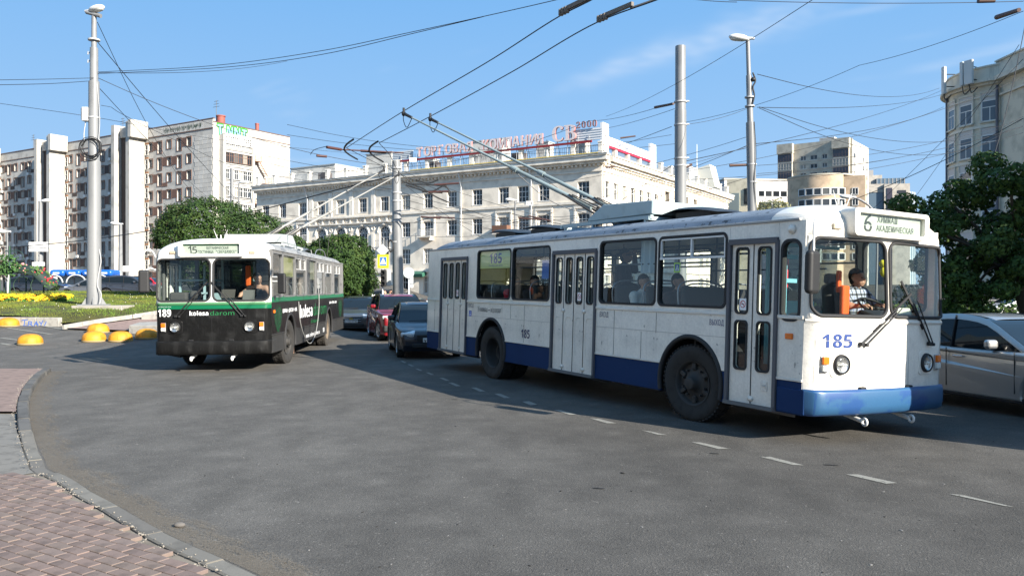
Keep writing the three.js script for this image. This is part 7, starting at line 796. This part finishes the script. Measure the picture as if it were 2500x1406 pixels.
// ---------- flowers ----------
{ const N = 2600, geo = new THREE.IcosahedronGeometry(0.05, 0), im = new THREE.InstancedMesh(geo, std(1, 1, 1, 0.8), N), M = new THREE.Matrix4(), C = new THREE.Color(); const lf = new THREE.InstancedMesh(new THREE.TetrahedronGeometry(0.07), std(1, 1, 1, 0.9), N); for (let i = 0; i < N; i++) { const D = rr(37.0, 39.2), x = rr(-27.5, lerp(-20.3, -21.2, (D - 37) / 2.2)), y = lawnH(x, D) + 0.16 + 0.1 * n2(x, D) + rr(-0.08, 0.05), s = rr(0.7, 1.5); im.setMatrixAt(i, M.compose(V(x, y, -D), new THREE.Quaternion(), V(s, s * 0.6, s))); im.setColorAt(i, rnd() < 0.12 ? C.setRGB(0.85, 0.3, 0.01) : C.setRGB(0.62, 0.42, 0.008)); lf.setMatrixAt(i, M.compose(V(x + rr(-0.1, 0.1), y - 0.12, -D + rr(-0.1, 0.1)), new THREE.Quaternion().setFromEuler(new THREE.Euler(rnd() * 6, rnd() * 6, 0)), V(1.2, 1.2, 1.2))); lf.setColorAt(i, C.setRGB(0.05, 0.11 + 0.06 * rnd(), 0.02)); }
  im.name = 'marigold_bed'; im.userData = { kind: 'stuff', label: 'bed of yellow marigolds on the lawn at the left edge', category: 'flowers' }; lf.name = 'marigold_leaves'; lf.userData = { kind: 'stuff', label: 'green leaves under the yellow marigolds', category: 'leaves' }; scene.add(shade(im), shade(lf));
  const planter = (label, px, py, D, rz, col, w = 1.6) => { const p = at(px, py, D), P = thing('flower_planter', label, 'planter', p); mesh('tub', new THREE.CylinderGeometry(0.42, 0.42, w, 18, 1, false, -Math.PI / 2, Math.PI).rotateZ(Math.PI / 2).rotateX(Math.PI / 2 * 0).rotateX(-Math.PI / 2).rotateZ(rz), std(0.015, 0.03, 0.022, 0.6), P); const fl = [], lv = []; for (let i = 0; i < 160; i++) { const a = rr(-w / 2, w / 2), q = V(a, rr(0.0, 0.42), rr(-0.35, 0.4)).applyAxisAngle(V(0, 0, 1), rz); (i % 3 ? lv : fl).push(i % 3 ? new THREE.TetrahedronGeometry(rr(0.08, 0.15)).rotateY(rnd() * 6).rotateX(rnd() * 6).translate(q.x, q.y, q.z) : new THREE.IcosahedronGeometry(rr(0.04, 0.08), 0).translate(q.x, q.y + 0.06, q.z)); } mesh('foliage', lv, std(0.06, 0.12, 0.03, 0.9), P).userData.kind = 'stuff'; mesh('blossoms', fl, std(...col, 0.8), P).userData.kind = 'stuff'; mesh('stand', [bar(V(0, -0.2, 0), V(0, lawnH(p.x, D) - p.y, 0), 0.04), new THREE.TorusGeometry(0.5, 0.025, 5, 24).translate(-0.1, lawnH(p.x, D) - p.y + 0.4, 0.2)], std(0.02, 0.05, 0.03, 0.6), P); };
  planter('dark planter with white flowers at the left edge', 8, 668, 46, 0, [0.7, 0.7, 0.68], 1.8); planter('dark planter with red and white flowers in the middle of the row', 62, 668, 46, -0.25, [0.6, 0.25, 0.25], 1.7); planter('drooping dark planter with red flowers nearest the grey car', 105, 688, 45, -0.75, [0.45, 0.03, 0.04], 1.5);
  const tr = thing('plant_trellis', 'green metal ring trellis with climbing leaves at the left edge', 'trellis', at(15, 716, 45)); mesh('posts', [bar(V(-0.4, 0, 0), V(-0.4, 2.2, 0), 0.04), bar(V(0.15, 0, 0), V(0.15, 2.6, 0), 0.04)], std(0.02, 0.07, 0.04, 0.6), tr).userData.kind = 'stuff'; for (let k = 0; k < 3; k++) mesh('ring', new THREE.TorusGeometry(0.42, 0.02, 5, 24).translate(-0.2 + k * 0.35, 1.95, 0), std(0.02, 0.05, 0.04, 0.6), tr); const tl = []; for (let i = 0; i < 260; i++) tl.push(new THREE.TetrahedronGeometry(rr(0.06, 0.11)).rotateY(rnd() * 6).rotateX(rnd() * 6).translate(rr(-0.9, 0.5), rr(0.9, 2.1), rr(-0.3, 0.3))); mesh('foliage', tl, std(0.05, 0.12, 0.03, 0.9), tr).userData.kind = 'stuff'; const ws = mesh('white_strut', bar(V(0.1, 0, 0.1), V(0.16, 1.0, 0.1), 0.035), winWhite, tr); void ws; }
// ---------- trees ----------
function leafCloud(blobs, n, size, base, vary, fill = 0.22) {
  const P = new Float32Array(n * 12), C = new Float32Array(n * 12), N = new Float32Array(n * 12), ix = [], v = V(0, 0, 0), a = V(0, 0, 0), b = V(0, 0, 0), nn = V(0, 0, 0), tot = blobs.reduce((s, q) => s + q[3] * q[4], 0);
  let i = 0, guard = 0;
  while (i < n && guard++ < n * 8) {
    let t = rnd() * tot, q = blobs[0]; for (const e of blobs) { t -= e[3] * e[4]; if (t < 0) { q = e; break; } }
    const z = rr(-1, 1), f = rnd() * 6.283, s = Math.sqrt(1 - z * z); nn.set(s * Math.cos(f), z, s * Math.sin(f));
    const lump = 0.90 + 0.13 * n3(nn.x * 2.2 + q[0], nn.y * 2.2 + q[1], nn.z * 2.2) + 0.06 * n3(nn.x * 7 + q[0], nn.y * 7, nn.z * 7), r = rnd() < fill ? lump * Math.cbrt(rr(0.2, 1)) : lump * rr(0.9, 1.03);
    v.set(q[0] + nn.x * q[3] * r, q[1] + nn.y * q[4] * r, q[2] + nn.z * (q[5] ?? q[3]) * r);
    if (blobs.some((e) => e !== q && ((v.x - e[0]) / e[3]) ** 2 + ((v.y - e[1]) / e[4]) ** 2 + ((v.z - e[2]) / (e[5] ?? e[3])) ** 2 < 0.55)) continue;
    const l = size * rr(0.65, 1.25); nn.addScaledVector(V(rr(-1, 1), rr(-0.6, 1), rr(-1, 1)), 0.75).normalize(); a.set(rr(-1, 1), rr(-1, 0.2), rr(-1, 1)).cross(nn).normalize(); b.crossVectors(nn, a);
    const c = [0, 1, 2, 3].map((k) => v.clone().addScaledVector(a, [0, 0.5, 0, -0.5][k] * l * 0.72).addScaledVector(b, [-0.5, 0.02, 0.55, 0.02][k] * l).addScaledVector(nn, [0, 0.06, -0.05, 0.06][k] * l));
    const g = rnd(), w = 0.5 + 0.5 * n3(v.x * 0.8, v.y * 0.8, v.z * 0.8), k = 0.75 + vary * g + 0.35 * w;
    for (let m = 0; m < 4; m++) { P.set([c[m].x, c[m].y, c[m].z], i * 12 + m * 3); N.set([nn.x, nn.y, nn.z], i * 12 + m * 3); C.set([base[0] * k * (0.9 + 0.5 * g * w), base[1] * k, base[2] * k * (1.1 - 0.4 * g)], i * 12 + m * 3); }
    ix.push(i * 4, i * 4 + 1, i * 4 + 2, i * 4, i * 4 + 2, i * 4 + 3); i++;
  }
  const g = new THREE.BufferGeometry(); g.setAttribute('position', new THREE.BufferAttribute(P.slice(0, i * 12), 3)); g.setAttribute('normal', new THREE.BufferAttribute(N.slice(0, i * 12), 3)); g.setAttribute('color', new THREE.BufferAttribute(C.slice(0, i * 12), 3)); g.setIndex(ix); return g;
}
const leafM = new THREE.MeshPhysicalMaterial({ color: 0xffffff, vertexColors: true, roughness: 0.75, transmission: 0.25, thickness: 0, side: THREE.DoubleSide, specularIntensity: 0.4 }), bark = std(0.06, 0.05, 0.04, 0.95, { map: rep(T.stone, 2) });
function tree(name, label, foot, blobs, n, size, base, vary, limbs, fill, reach) {
  const t = thing(name, label, 'tree', foot); const rel = blobs.map((b) => [b[0] - foot.x, b[1] - foot.y, b[2] - foot.z, ...b.slice(3)]);
  const m = shade(new THREE.Mesh(leafCloud(rel, n, size, base, vary, fill), leafM)); m.name = 'crown'; t.add(m);
  const top = V(rel[0][0], rel[0][1], rel[0][2]); mesh('trunk', tube([V(0, -0.2, 0), top.clone().multiplyScalar(0.35), top.clone().multiplyScalar(0.75).add(V(0.1, 0, 0.05)), top], limbs, 8, 20), bark, t);
  for (const b of reach ?? blobs.slice(1)) { const e = V(b[0], b[1], b[2]).sub(foot), s = top.clone().multiplyScalar(rr(0.45, 0.7)); mesh('limb', tube([s, s.clone().lerp(e, 0.5).add(V(0, 0.25, 0)), e], limbs * 0.22, 6, 10), bark, t); }
  return t;
}
const bl = (px, py, D, rx, ry, rz) => { const p = at(px, py, D), k = D / FOC; return [p.x, p.y, p.z, rx * k, ry * k, rz ?? rx * k]; };
const GR = [0.029, 0.06, 0.013];
tree('clipped_tree', 'broad clipped round-headed tree behind the black bus roof, the larger one', V(-15.5, 1.0, -41), [bl(505, 582, 41, 125, 108, 2.4), bl(430, 575, 41, 55, 62, 1.3), bl(610, 605, 40.6, 115, 92, 2.1), bl(690, 625, 40.2, 75, 60, 1.5), bl(560, 660, 40.5, 130, 70, 2)], 46000, 0.115, GR, 0.6, 0.12, 0.12);
tree('clipped_tree', 'clipped round tree right of the black bus, the smaller one', V(-8.2, 0.5, -39.5), [bl(838, 648, 39.5, 84, 82, 1.75), bl(852, 690, 39.5, 72, 55, 1.5), bl(790, 640, 39.5, 52, 60, 1.2)], 27000, 0.11, GR, 0.6, 0.1, 0.12);
const DK = [0.035, 0.068, 0.017];
{ const D = 24, b = (x, y, r, d = 0) => bl(x, y, D + d, r, r * 0.8);
  const core = [b(2440, 560, 60), b(2375, 455, 52, 0.5), b(2325, 500, 62), b(2265, 560, 62, -0.4), b(2220, 510, 30), b(2340, 600, 85, 0.5), b(2290, 660, 80), b(2390, 690, 95), b(2470, 450, 50, -0.8), b(2500, 500, 80), b(2530, 610, 110, 0.6), b(2470, 680, 70), b(2270, 730, 55), b(2360, 760, 60), b(2445, 620, 80, -0.7), b(2410, 410, 28)];
  tree('broadleaf_tree', 'dark leafy tree at the right behind the silver sedan', V(15.9, 0, -24.4), core.flatMap((q, i) => i === 0 ? [q] : [...Array(Math.round(10 * q[3]) + 3)].map(() => { const z = rr(-1, 1), f = rnd() * 6.28, s = Math.sqrt(1 - z * z), r = rr(0.45, 1.08), c = rr(0.2, 0.46); return [q[0] + s * Math.cos(f) * q[3] * r, q[1] + z * q[4] * r, q[2] + s * Math.sin(f) * q[3] * r, c * 1.2, c * 0.75, c * 1.1]; })), 23000, 0.13, DK, 0.9, 0.2, 0.5, core.slice(1, 12)); }
// trees along the pavement out of frame at the right: they shade the tree and the house behind
tree('street_tree', 'street tree on the pavement right of the frame, nearer one', V(19.5, 0, -17.5), [[19.5, 6.6, -17.5, 3.4, 2.9], [21.5, 5.8, -16, 2.6, 2.2], [18, 5.4, -19, 2.4, 2]], 6500, 0.36, DK, 0.8, 0.22, 0.4); tree('street_tree', 'street tree on the pavement right of the frame, farther one', V(25, 0, -20), [[25, 7.4, -20, 4, 3.4], [23, 6.2, -22, 2.6, 2.2]], 6000, 0.4, DK, 0.8, 0.25, 0.4);
tree('pale_shrub_tree', 'pale sparse tree below the white block over the white bus roof', at(1890, 704, 120).setY(0.5), [bl(1890, 520, 120, 48, 38), bl(1850, 530, 119, 26, 26), bl(1935, 535, 121, 30, 22), bl(1890, 580, 120, 50, 50)], 2600, 0.42, [0.14, 0.15, 0.09], 0.8, 0.15, 0.6);
// strip of grass and hedge below the right tree
struct(sheet('verge', [V(9.5, 0, -19), V(40, 0, -13), V(46, 0, -44), V(12.5, 0, -44)], (x, D) => 0.06, std(0.07, 0.11, 0.03, 1, { map: rep(T.stone, 0.5) }), 10));
{ const h = thing('hedge', 'low dark hedge under the trees at the right', 'hedge', V(0, 0, 0)), b = []; for (let i = 0; i < 9; i++) b.push([12.5 + i * 2.3, 0.7, -36 + i * 0.4, 1.6, 0.85, 0.9]); const m = shade(new THREE.Mesh(leafCloud(b, 9000, 0.16, DK, 0.8, 0.2), leafM)); m.name = 'foliage'; h.add(m); const st = []; for (let i = 0; i < 9; i++) st.push(bar(V(12.5 + i * 2.3, 0, -36 + i * 0.4), V(12.5 + i * 2.3, 0.8, -36 + i * 0.4), 0.05)); mesh('stems', st, bark, h).userData.kind = 'stuff'; }
// ---------- people ----------
// a body is a smooth union of tapered capsules, meshed by marching cubes; clothes and hair are shells of the same field
function sdfMesh(prims, cell, k = 0.03) {
  const lo = V(9, 9, 9), hi = V(-9, -9, -9); for (const p of prims) for (const [q, r] of [[p[0], p[2]], [p[1], p[3]]]) { lo.min(q.clone().subScalar(r + 0.05)); hi.max(q.clone().addScalar(r + 0.05)); }
  const c = lo.clone().add(hi).multiplyScalar(0.5), h = Math.max(hi.x - lo.x, hi.y - lo.y, hi.z - lo.z) / 2 + cell * 2, n = Math.min(110, Math.ceil(2 * h / cell) + 2);
  const mc = new MarchingCubes(n, new THREE.MeshStandardMaterial(), false, false, 200000); mc.isolation = 0; const x = V(0, 0, 0), f = mc.field, ba = V(0, 0, 0), pa = V(0, 0, 0);
  const pre = prims.map(([a, b, r1, r2, s]) => ({ a, d: b.clone().sub(a), l2: Math.max(1e-9, b.distanceToSquared(a)), r1, r2, s }));
  for (let k2 = 0; k2 < n; k2++) for (let j = 0; j < n; j++) for (let i = 0; i < n; i++) {
    x.set(c.x + (i - n / 2) / (n / 2) * h, c.y + (j - n / 2) / (n / 2) * h, c.z + (k2 - n / 2) / (n / 2) * h); let d = 9;
    for (const p of pre) { pa.subVectors(x, p.a); if (p.s) { pa.divide(p.s); ba.copy(p.d).divide(p.s); } else ba.copy(p.d); const l2 = p.s ? Math.max(1e-9, ba.lengthSq()) : p.l2, t = Math.min(1, Math.max(0, pa.dot(ba) / l2)), e = pa.addScaledVector(ba, -t).length() * (p.s ? Math.min(p.s.x, p.s.y, p.s.z) : 1) - lerp(p.r1, p.r2, t) * (p.s ? Math.min(p.s.x, p.s.y, p.s.z) : 1); const m = Math.max(0, k - Math.abs(d - e)) / k; d = Math.min(d, e) - m * m * k * 0.25; }
    f[i + j * n + k2 * n * n] = -d;
  }
  mc.update(); const cnt = mc.count, g = new THREE.BufferGeometry(); const P = mc.positionArray.slice(0, cnt * 3); for (let i = 0; i < cnt; i++) { P[i * 3] = P[i * 3] * h + c.x; P[i * 3 + 1] = P[i * 3 + 1] * h + c.y; P[i * 3 + 2] = P[i * 3 + 2] * h + c.z; }
  g.setAttribute('position', new THREE.BufferAttribute(P, 3)); let q = mergeVertices(g, 1e-4); q.computeVertexNormals(); return q;
}
const skinM = std(0.46, 0.26, 0.18, 0.55);
function hand(w, dir, down, curl) { // palm with four fingers and a thumb, closing round a bar
  const d = dir.clone().normalize(), up = down.clone().normalize(), sd = V(0, 0, 0).crossVectors(d, up).normalize(), P = [[w, w.clone().addScaledVector(d, 0.075), 0.026, 0.03]], L = [0.062, 0.072, 0.068, 0.052];
  L.forEach((l, i) => { const k = w.clone().addScaledVector(d, 0.085).addScaledVector(sd, (i - 1.5) * 0.019), m = k.clone().addScaledVector(d, l * 0.55).addScaledVector(up, l * 0.35 * curl), e = m.clone().addScaledVector(up, l * 0.6 * curl).addScaledVector(d, l * (0.5 - 0.75 * curl)); P.push([k, m, 0.0095, 0.009], [m, e, 0.009, 0.008]); });
  const t0 = w.clone().addScaledVector(d, 0.03).addScaledVector(sd, -0.026), t1 = t0.clone().addScaledVector(sd, -0.026).addScaledVector(d, 0.028).addScaledVector(up, 0.01), t2 = t1.clone().addScaledVector(up, 0.03 * curl).addScaledVector(d, 0.022); P.push([t0, t1, 0.012, 0.0105], [t1, t2, 0.0105, 0.009]); return P;
}
function person(label, parentPos, turn, o) {
  const B = thing('person', label, 'person', parentPos, turn, o.group), J = o.j, head = J.head, f = o.look ?? V(0, 0, 1), skin = o.skin ?? skinM;
  const lim = (a, b, r1, r2) => [a, b, r1, r2], core = [[J.hip, J.chest, 0.135, 0.15, V(1.15, 1, 0.85)], [J.chest, J.neck, 0.13, 0.07, V(1.2, 1, 0.8)], [J.sL, J.sR, 0.062, 0.062], [J.neck, head, 0.052, 0.055]];
  const arms = ['L', 'R'].flatMap((s) => [lim(J['s' + s], J['e' + s], 0.056, 0.042), lim(J['e' + s], J['w' + s], 0.042, 0.028)]), legs = ['L', 'R'].flatMap((s) => [lim(J['h' + s], J['k' + s], 0.085, 0.058), lim(J['k' + s], J['a' + s], 0.056, 0.038), lim(J['a' + s], J['a' + s].clone().add(V(0, -0.02, 0.14)), 0.04, 0.03)]);
  const side = V(0, 1, 0).cross(f).normalize(), up = V(0, 1, 0), H = (x, y, z) => head.clone().addScaledVector(side, x).addScaledVector(up, y).addScaledVector(f, z);
  const skull = [[H(0, 0.03, -0.012), H(0, 0.02, 0.0), 0.092, 0.088], [H(0, -0.03, 0.028), H(0, -0.075, 0.042), 0.062, 0.042], [H(0, 0.008, 0.082), H(0, -0.02, 0.104), 0.012, 0.017], [H(-0.03, -0.06, 0.055), H(0.03, -0.06, 0.055), 0.03, 0.03], [H(-0.086, -0.01, 0.0), H(-0.092, 0.02, -0.01), 0.013, 0.018], [H(0.086, -0.01, 0.0), H(0.092, 0.02, -0.01), 0.013, 0.018], [H(-0.022, -0.052, 0.09), H(0.022, -0.052, 0.09), 0.008, 0.008]];
  const hands = ['L', 'R'].map((s) => hand(J['w' + s], o.handDir ?? J['w' + s].clone().sub(J['e' + s]), o.handDown ?? V(0, -1, 0.2), o.curl ?? 0.7));
  const body = mesh('body', [sdfMesh([...core, ...arms, ...legs], 0.017), sdfMesh(skull, 0.008, 0.03), ...hands.map((h) => sdfMesh(h, 0.0045, 0.006))], skin, B);
  const inf = (l, e, u = 1) => l.map(([a, b, r1, r2, s]) => [a, a.clone().lerp(b, u), r1 + e, lerp(r1, r2, u) + e, s]);
  const sleeves = arms.filter((_, i) => i % 2 === 0), fore = arms.filter((_, i) => i % 2 === 1);
  const top = o.top === 'tank' ? [...inf(core.slice(0, 1), 0.012), [J.chest.clone().add(V(0, -0.04, 0.01)), J.chest.clone().add(V(0, 0.02, 0.02)), 0.15, 0.135, V(1.15, 1, 0.85)], [J.chest.clone().add(V(0.09, 0.05, 0.1)), J.sL.clone().add(V(-0.07, 0.05, 0.01)), 0.022, 0.02], [J.chest.clone().add(V(-0.09, 0.05, 0.1)), J.sR.clone().add(V(0.07, 0.05, 0.01)), 0.022, 0.02]] : [...inf(core.slice(0, 3), 0.014), ...inf(sleeves, 0.016, o.top === 'long' ? 1 : 0.7), ...(o.top === 'long' ? inf(fore, 0.014, 0.95) : [])];
  const tg = sdfMesh(top, 0.017); mesh('shirt', o.shirtMap ? uvm(tg, 1) : tg, o.shirt, body); mesh('trousers', sdfMesh([...inf(legs.filter((_, i) => i % 3 < 2), 0.014), [J.hL, J.hR, 0.12, 0.12], [J.hip, J.hip.clone().add(V(0, 0.03, 0)), 0.14, 0.14]], 0.02), o.pants ?? std(0.03, 0.035, 0.05, 0.9), body);
  mesh('shoes', ['L', 'R'].map((s) => ball(0.06, J['a' + s].x, J['a' + s].y - 0.03, J['a' + s].z + 0.07, 0.8, 0.7, 1.9)), std(0.02, 0.02, 0.02, 0.6), body).userData.kind = 'stuff';
  const hr = [[H(0, 0.055, -0.03), H(0, 0.05, -0.02), 0.092, 0.09]]; if (o.hair === 'long') hr.push([H(0, 0.03, -0.05), H(0, -0.16, -0.06), 0.085, 0.06], [H(-0.07, 0.0, -0.02), H(-0.07, -0.1, -0.02), 0.03, 0.025], [H(0.07, 0.0, -0.02), H(0.07, -0.1, -0.02), 0.03, 0.025]); if (o.hair === 'bun') hr.push([H(0, 0.06, -0.11), H(0, 0.05, -0.12), 0.05, 0.045]); if (o.hair === 'short') hr.push([H(0, 0.0, -0.05), H(0, -0.04, -0.055), 0.075, 0.06]);
  mesh('hair', sdfMesh(hr, 0.009, 0.03), o.hairM ?? std(0.018, 0.013, 0.01, 0.7), body);
  mesh('eyes', [-1, 1].map((s) => { const e = H(s * 0.032, 0.012, 0.08); return ball(0.0115, e.x, e.y, e.z); }), std(0.03, 0.025, 0.02, 0.2), body).userData.kind = 'stuff'; mesh('mouth', (() => { const e = H(0, -0.053, 0.099); return ball(0.02, e.x, e.y, e.z, 1, 0.22, 0.3, 8, 6); })(), std(0.3, 0.08, 0.07, 0.5), body);
  if (o.glasses) mesh('sunglasses', [-1, 1].map((s) => { const e = H(s * 0.034, 0.085, 0.075); return ball(0.026, e.x, e.y, e.z, 1.1, 0.7, 0.4, 10, 8); }), std(0.01, 0.01, 0.012, 0.1), body).userData.kind = 'stuff';
  return B;
}
const seated = (o = {}) => { const lean = o.lean ?? V(0, 0, 0), y = 0; const j = { hip: V(0, y + 0.1, 0), chest: V(0, 0.42, 0.01).add(lean.clone().multiplyScalar(0.7)), neck: V(0, 0.58, 0.03).add(lean), head: V(0, 0.74, 0.06).add(lean.clone().multiplyScalar(1.15)), sL: V(0.18, 0.53, 0.02).add(lean), sR: V(-0.18, 0.53, 0.02).add(lean), eL: V(0.22, 0.27, 0.1), eR: V(-0.22, 0.27, 0.1), wL: V(0.1, 0.2, 0.3), wR: V(-0.1, 0.2, 0.3), hL: V(0.1, 0.09, 0.02), hR: V(-0.1, 0.09, 0.02), kL: V(0.13, 0.1, 0.42), kR: V(-0.13, 0.1, 0.42), aL: V(0.13, -0.32, 0.42), aR: V(-0.13, -0.32, 0.42) }; return Object.assign(j, o.j ?? {}); };
const inBus = (bus, x, y, s) => V(x, y, -s).applyMatrix4(BUSPOSE(bus)).applyAxisAngle(V(0, 1, 0), bus.o.turn).add(bus.o.pos);
const BUSPOSE = (bus) => new THREE.Matrix4().makeTranslation(0, bus.o.lift, 0).multiply(new THREE.Matrix4().makeRotationX(bus.o.pitch)).multiply(new THREE.Matrix4().makeRotationZ(bus.o.roll));
{ const plaid = tex(128, 128, (i, j) => { const a = (i % 32) < 11, b = (j % 32) < 11, c = (i % 32) === 20 || (j % 32) === 20; const v = a && b ? 40 : a || b ? 120 : 225; return [v * (c ? 0.5 : 0.92), v * (c ? 0.55 : 0.95), v]; }); const pl = rep(plaid, 3);
  // both drivers hold the wheel, 0.4 m ahead of the seat and 0.3 m above it
  person('driver of the white bus in a checked short-sleeved shirt holding the wheel', inBus(busR, 0.8, 1.3, 1.18), busR.o.turn, { j: seated({ lean: V(0, 0, 0.04), j: { eL: V(0.3, 0.36, 0.2), eR: V(-0.28, 0.36, 0.2), wL: V(0.22, 0.36, 0.33), wR: V(-0.2, 0.36, 0.33) } }), look: V(0.15, -0.05, 1).normalize(), shirt: std(0.75, 0.75, 0.78, 0.9, { map: pl }), shirtMap: true, hair: 'short' });
  person('driver of the black bus in a black tank top leaning to look aside', inBus(busL, 0.72, 1.28, 1.12), busL.o.turn, { j: seated({ lean: V(0.05, 0, 0.14), j: { eL: V(0.36, 0.34, 0.2), eR: V(-0.32, 0.38, 0.22), wL: V(0.3, 0.28, 0.36), wR: V(-0.36, 0.25, 0.36) } }), look: V(0.75, -0.08, 0.62).normalize(), top: 'tank', shirt: std(0.012, 0.012, 0.013, 0.9), hair: 'bun', glasses: true });
  const g = 'passengers seated in the white bus', pas = [[-0.78, 3.05, 'passenger in a brown jacket at the window behind the front door', [0.08, 0.05, 0.04], 'long', 'short'], [-0.78, 3.88, 'passenger in a white top at the second window', [0.65, 0.65, 0.62], 'short', 'short'], [-0.8, 7.3, 'dark-haired passenger in dark clothes near the middle door', [0.02, 0.02, 0.025], 'long', 'long'], [-0.8, 8.1, 'passenger in a red shirt at the rear window', [0.45, 0.015, 0.03], 'short', 'short'], [0.78, 8.7, 'passenger in a yellow top seen through the middle door', [0.7, 0.55, 0.12], 'short', 'long']];
  for (const [x, s, l, c, t, h] of pas) person(l, inBus(busR, x, 1.18, s), busR.o.turn, { j: seated(), shirt: std(...c, 0.9), top: t, hair: h, group: g, look: V(rr(-0.3, 0.2), -0.1, 1).normalize() });
  person('standing passenger silhouette inside the middle door of the white bus', inBus(busR, -0.35, 0.8 + 0.86, 5.0), busR.o.turn + 0.6, { j: seated({ j: { hL: V(0.09, 0.02, 0), hR: V(-0.09, 0.02, 0), kL: V(0.1, -0.42, 0.02), kR: V(-0.1, -0.42, 0.02), aL: V(0.1, -0.82, 0), aR: V(-0.1, -0.82, 0), wL: V(0.2, 0.75, 0.15), eL: V(0.3, 0.5, 0.12) } }), shirt: std(0.04, 0.04, 0.05, 0.9), top: 'long', hair: 'short' });
  const walk = () => seated({ j: { hL: V(0.09, 0.02, 0), hR: V(-0.09, 0.02, 0), kL: V(0.1, -0.42, 0.12), kR: V(-0.1, -0.43, 0), aL: V(0.1, -0.82, 0.1), aR: V(-0.1, -0.8, -0.2), wL: V(0.25, 0.05, 0.15), wR: V(-0.25, 0.03, -0.05), eL: V(0.25, 0.27, 0.02), eR: V(-0.25, 0.27, -0.06) } });
  person('pedestrian in black behind the grey hatchback', at(935, 704, 42).setY(0.89), 1.4, { j: walk(), shirt: std(0.02, 0.02, 0.02, 0.9), hair: 'short' }); person('pedestrian in dark top next to the grey pole', at(957, 704, 42.6).setY(0.91), -1.3, { j: walk(), shirt: std(0.03, 0.02, 0.03, 0.9), hair: 'long' });
}
renderer.render(scene, camera);
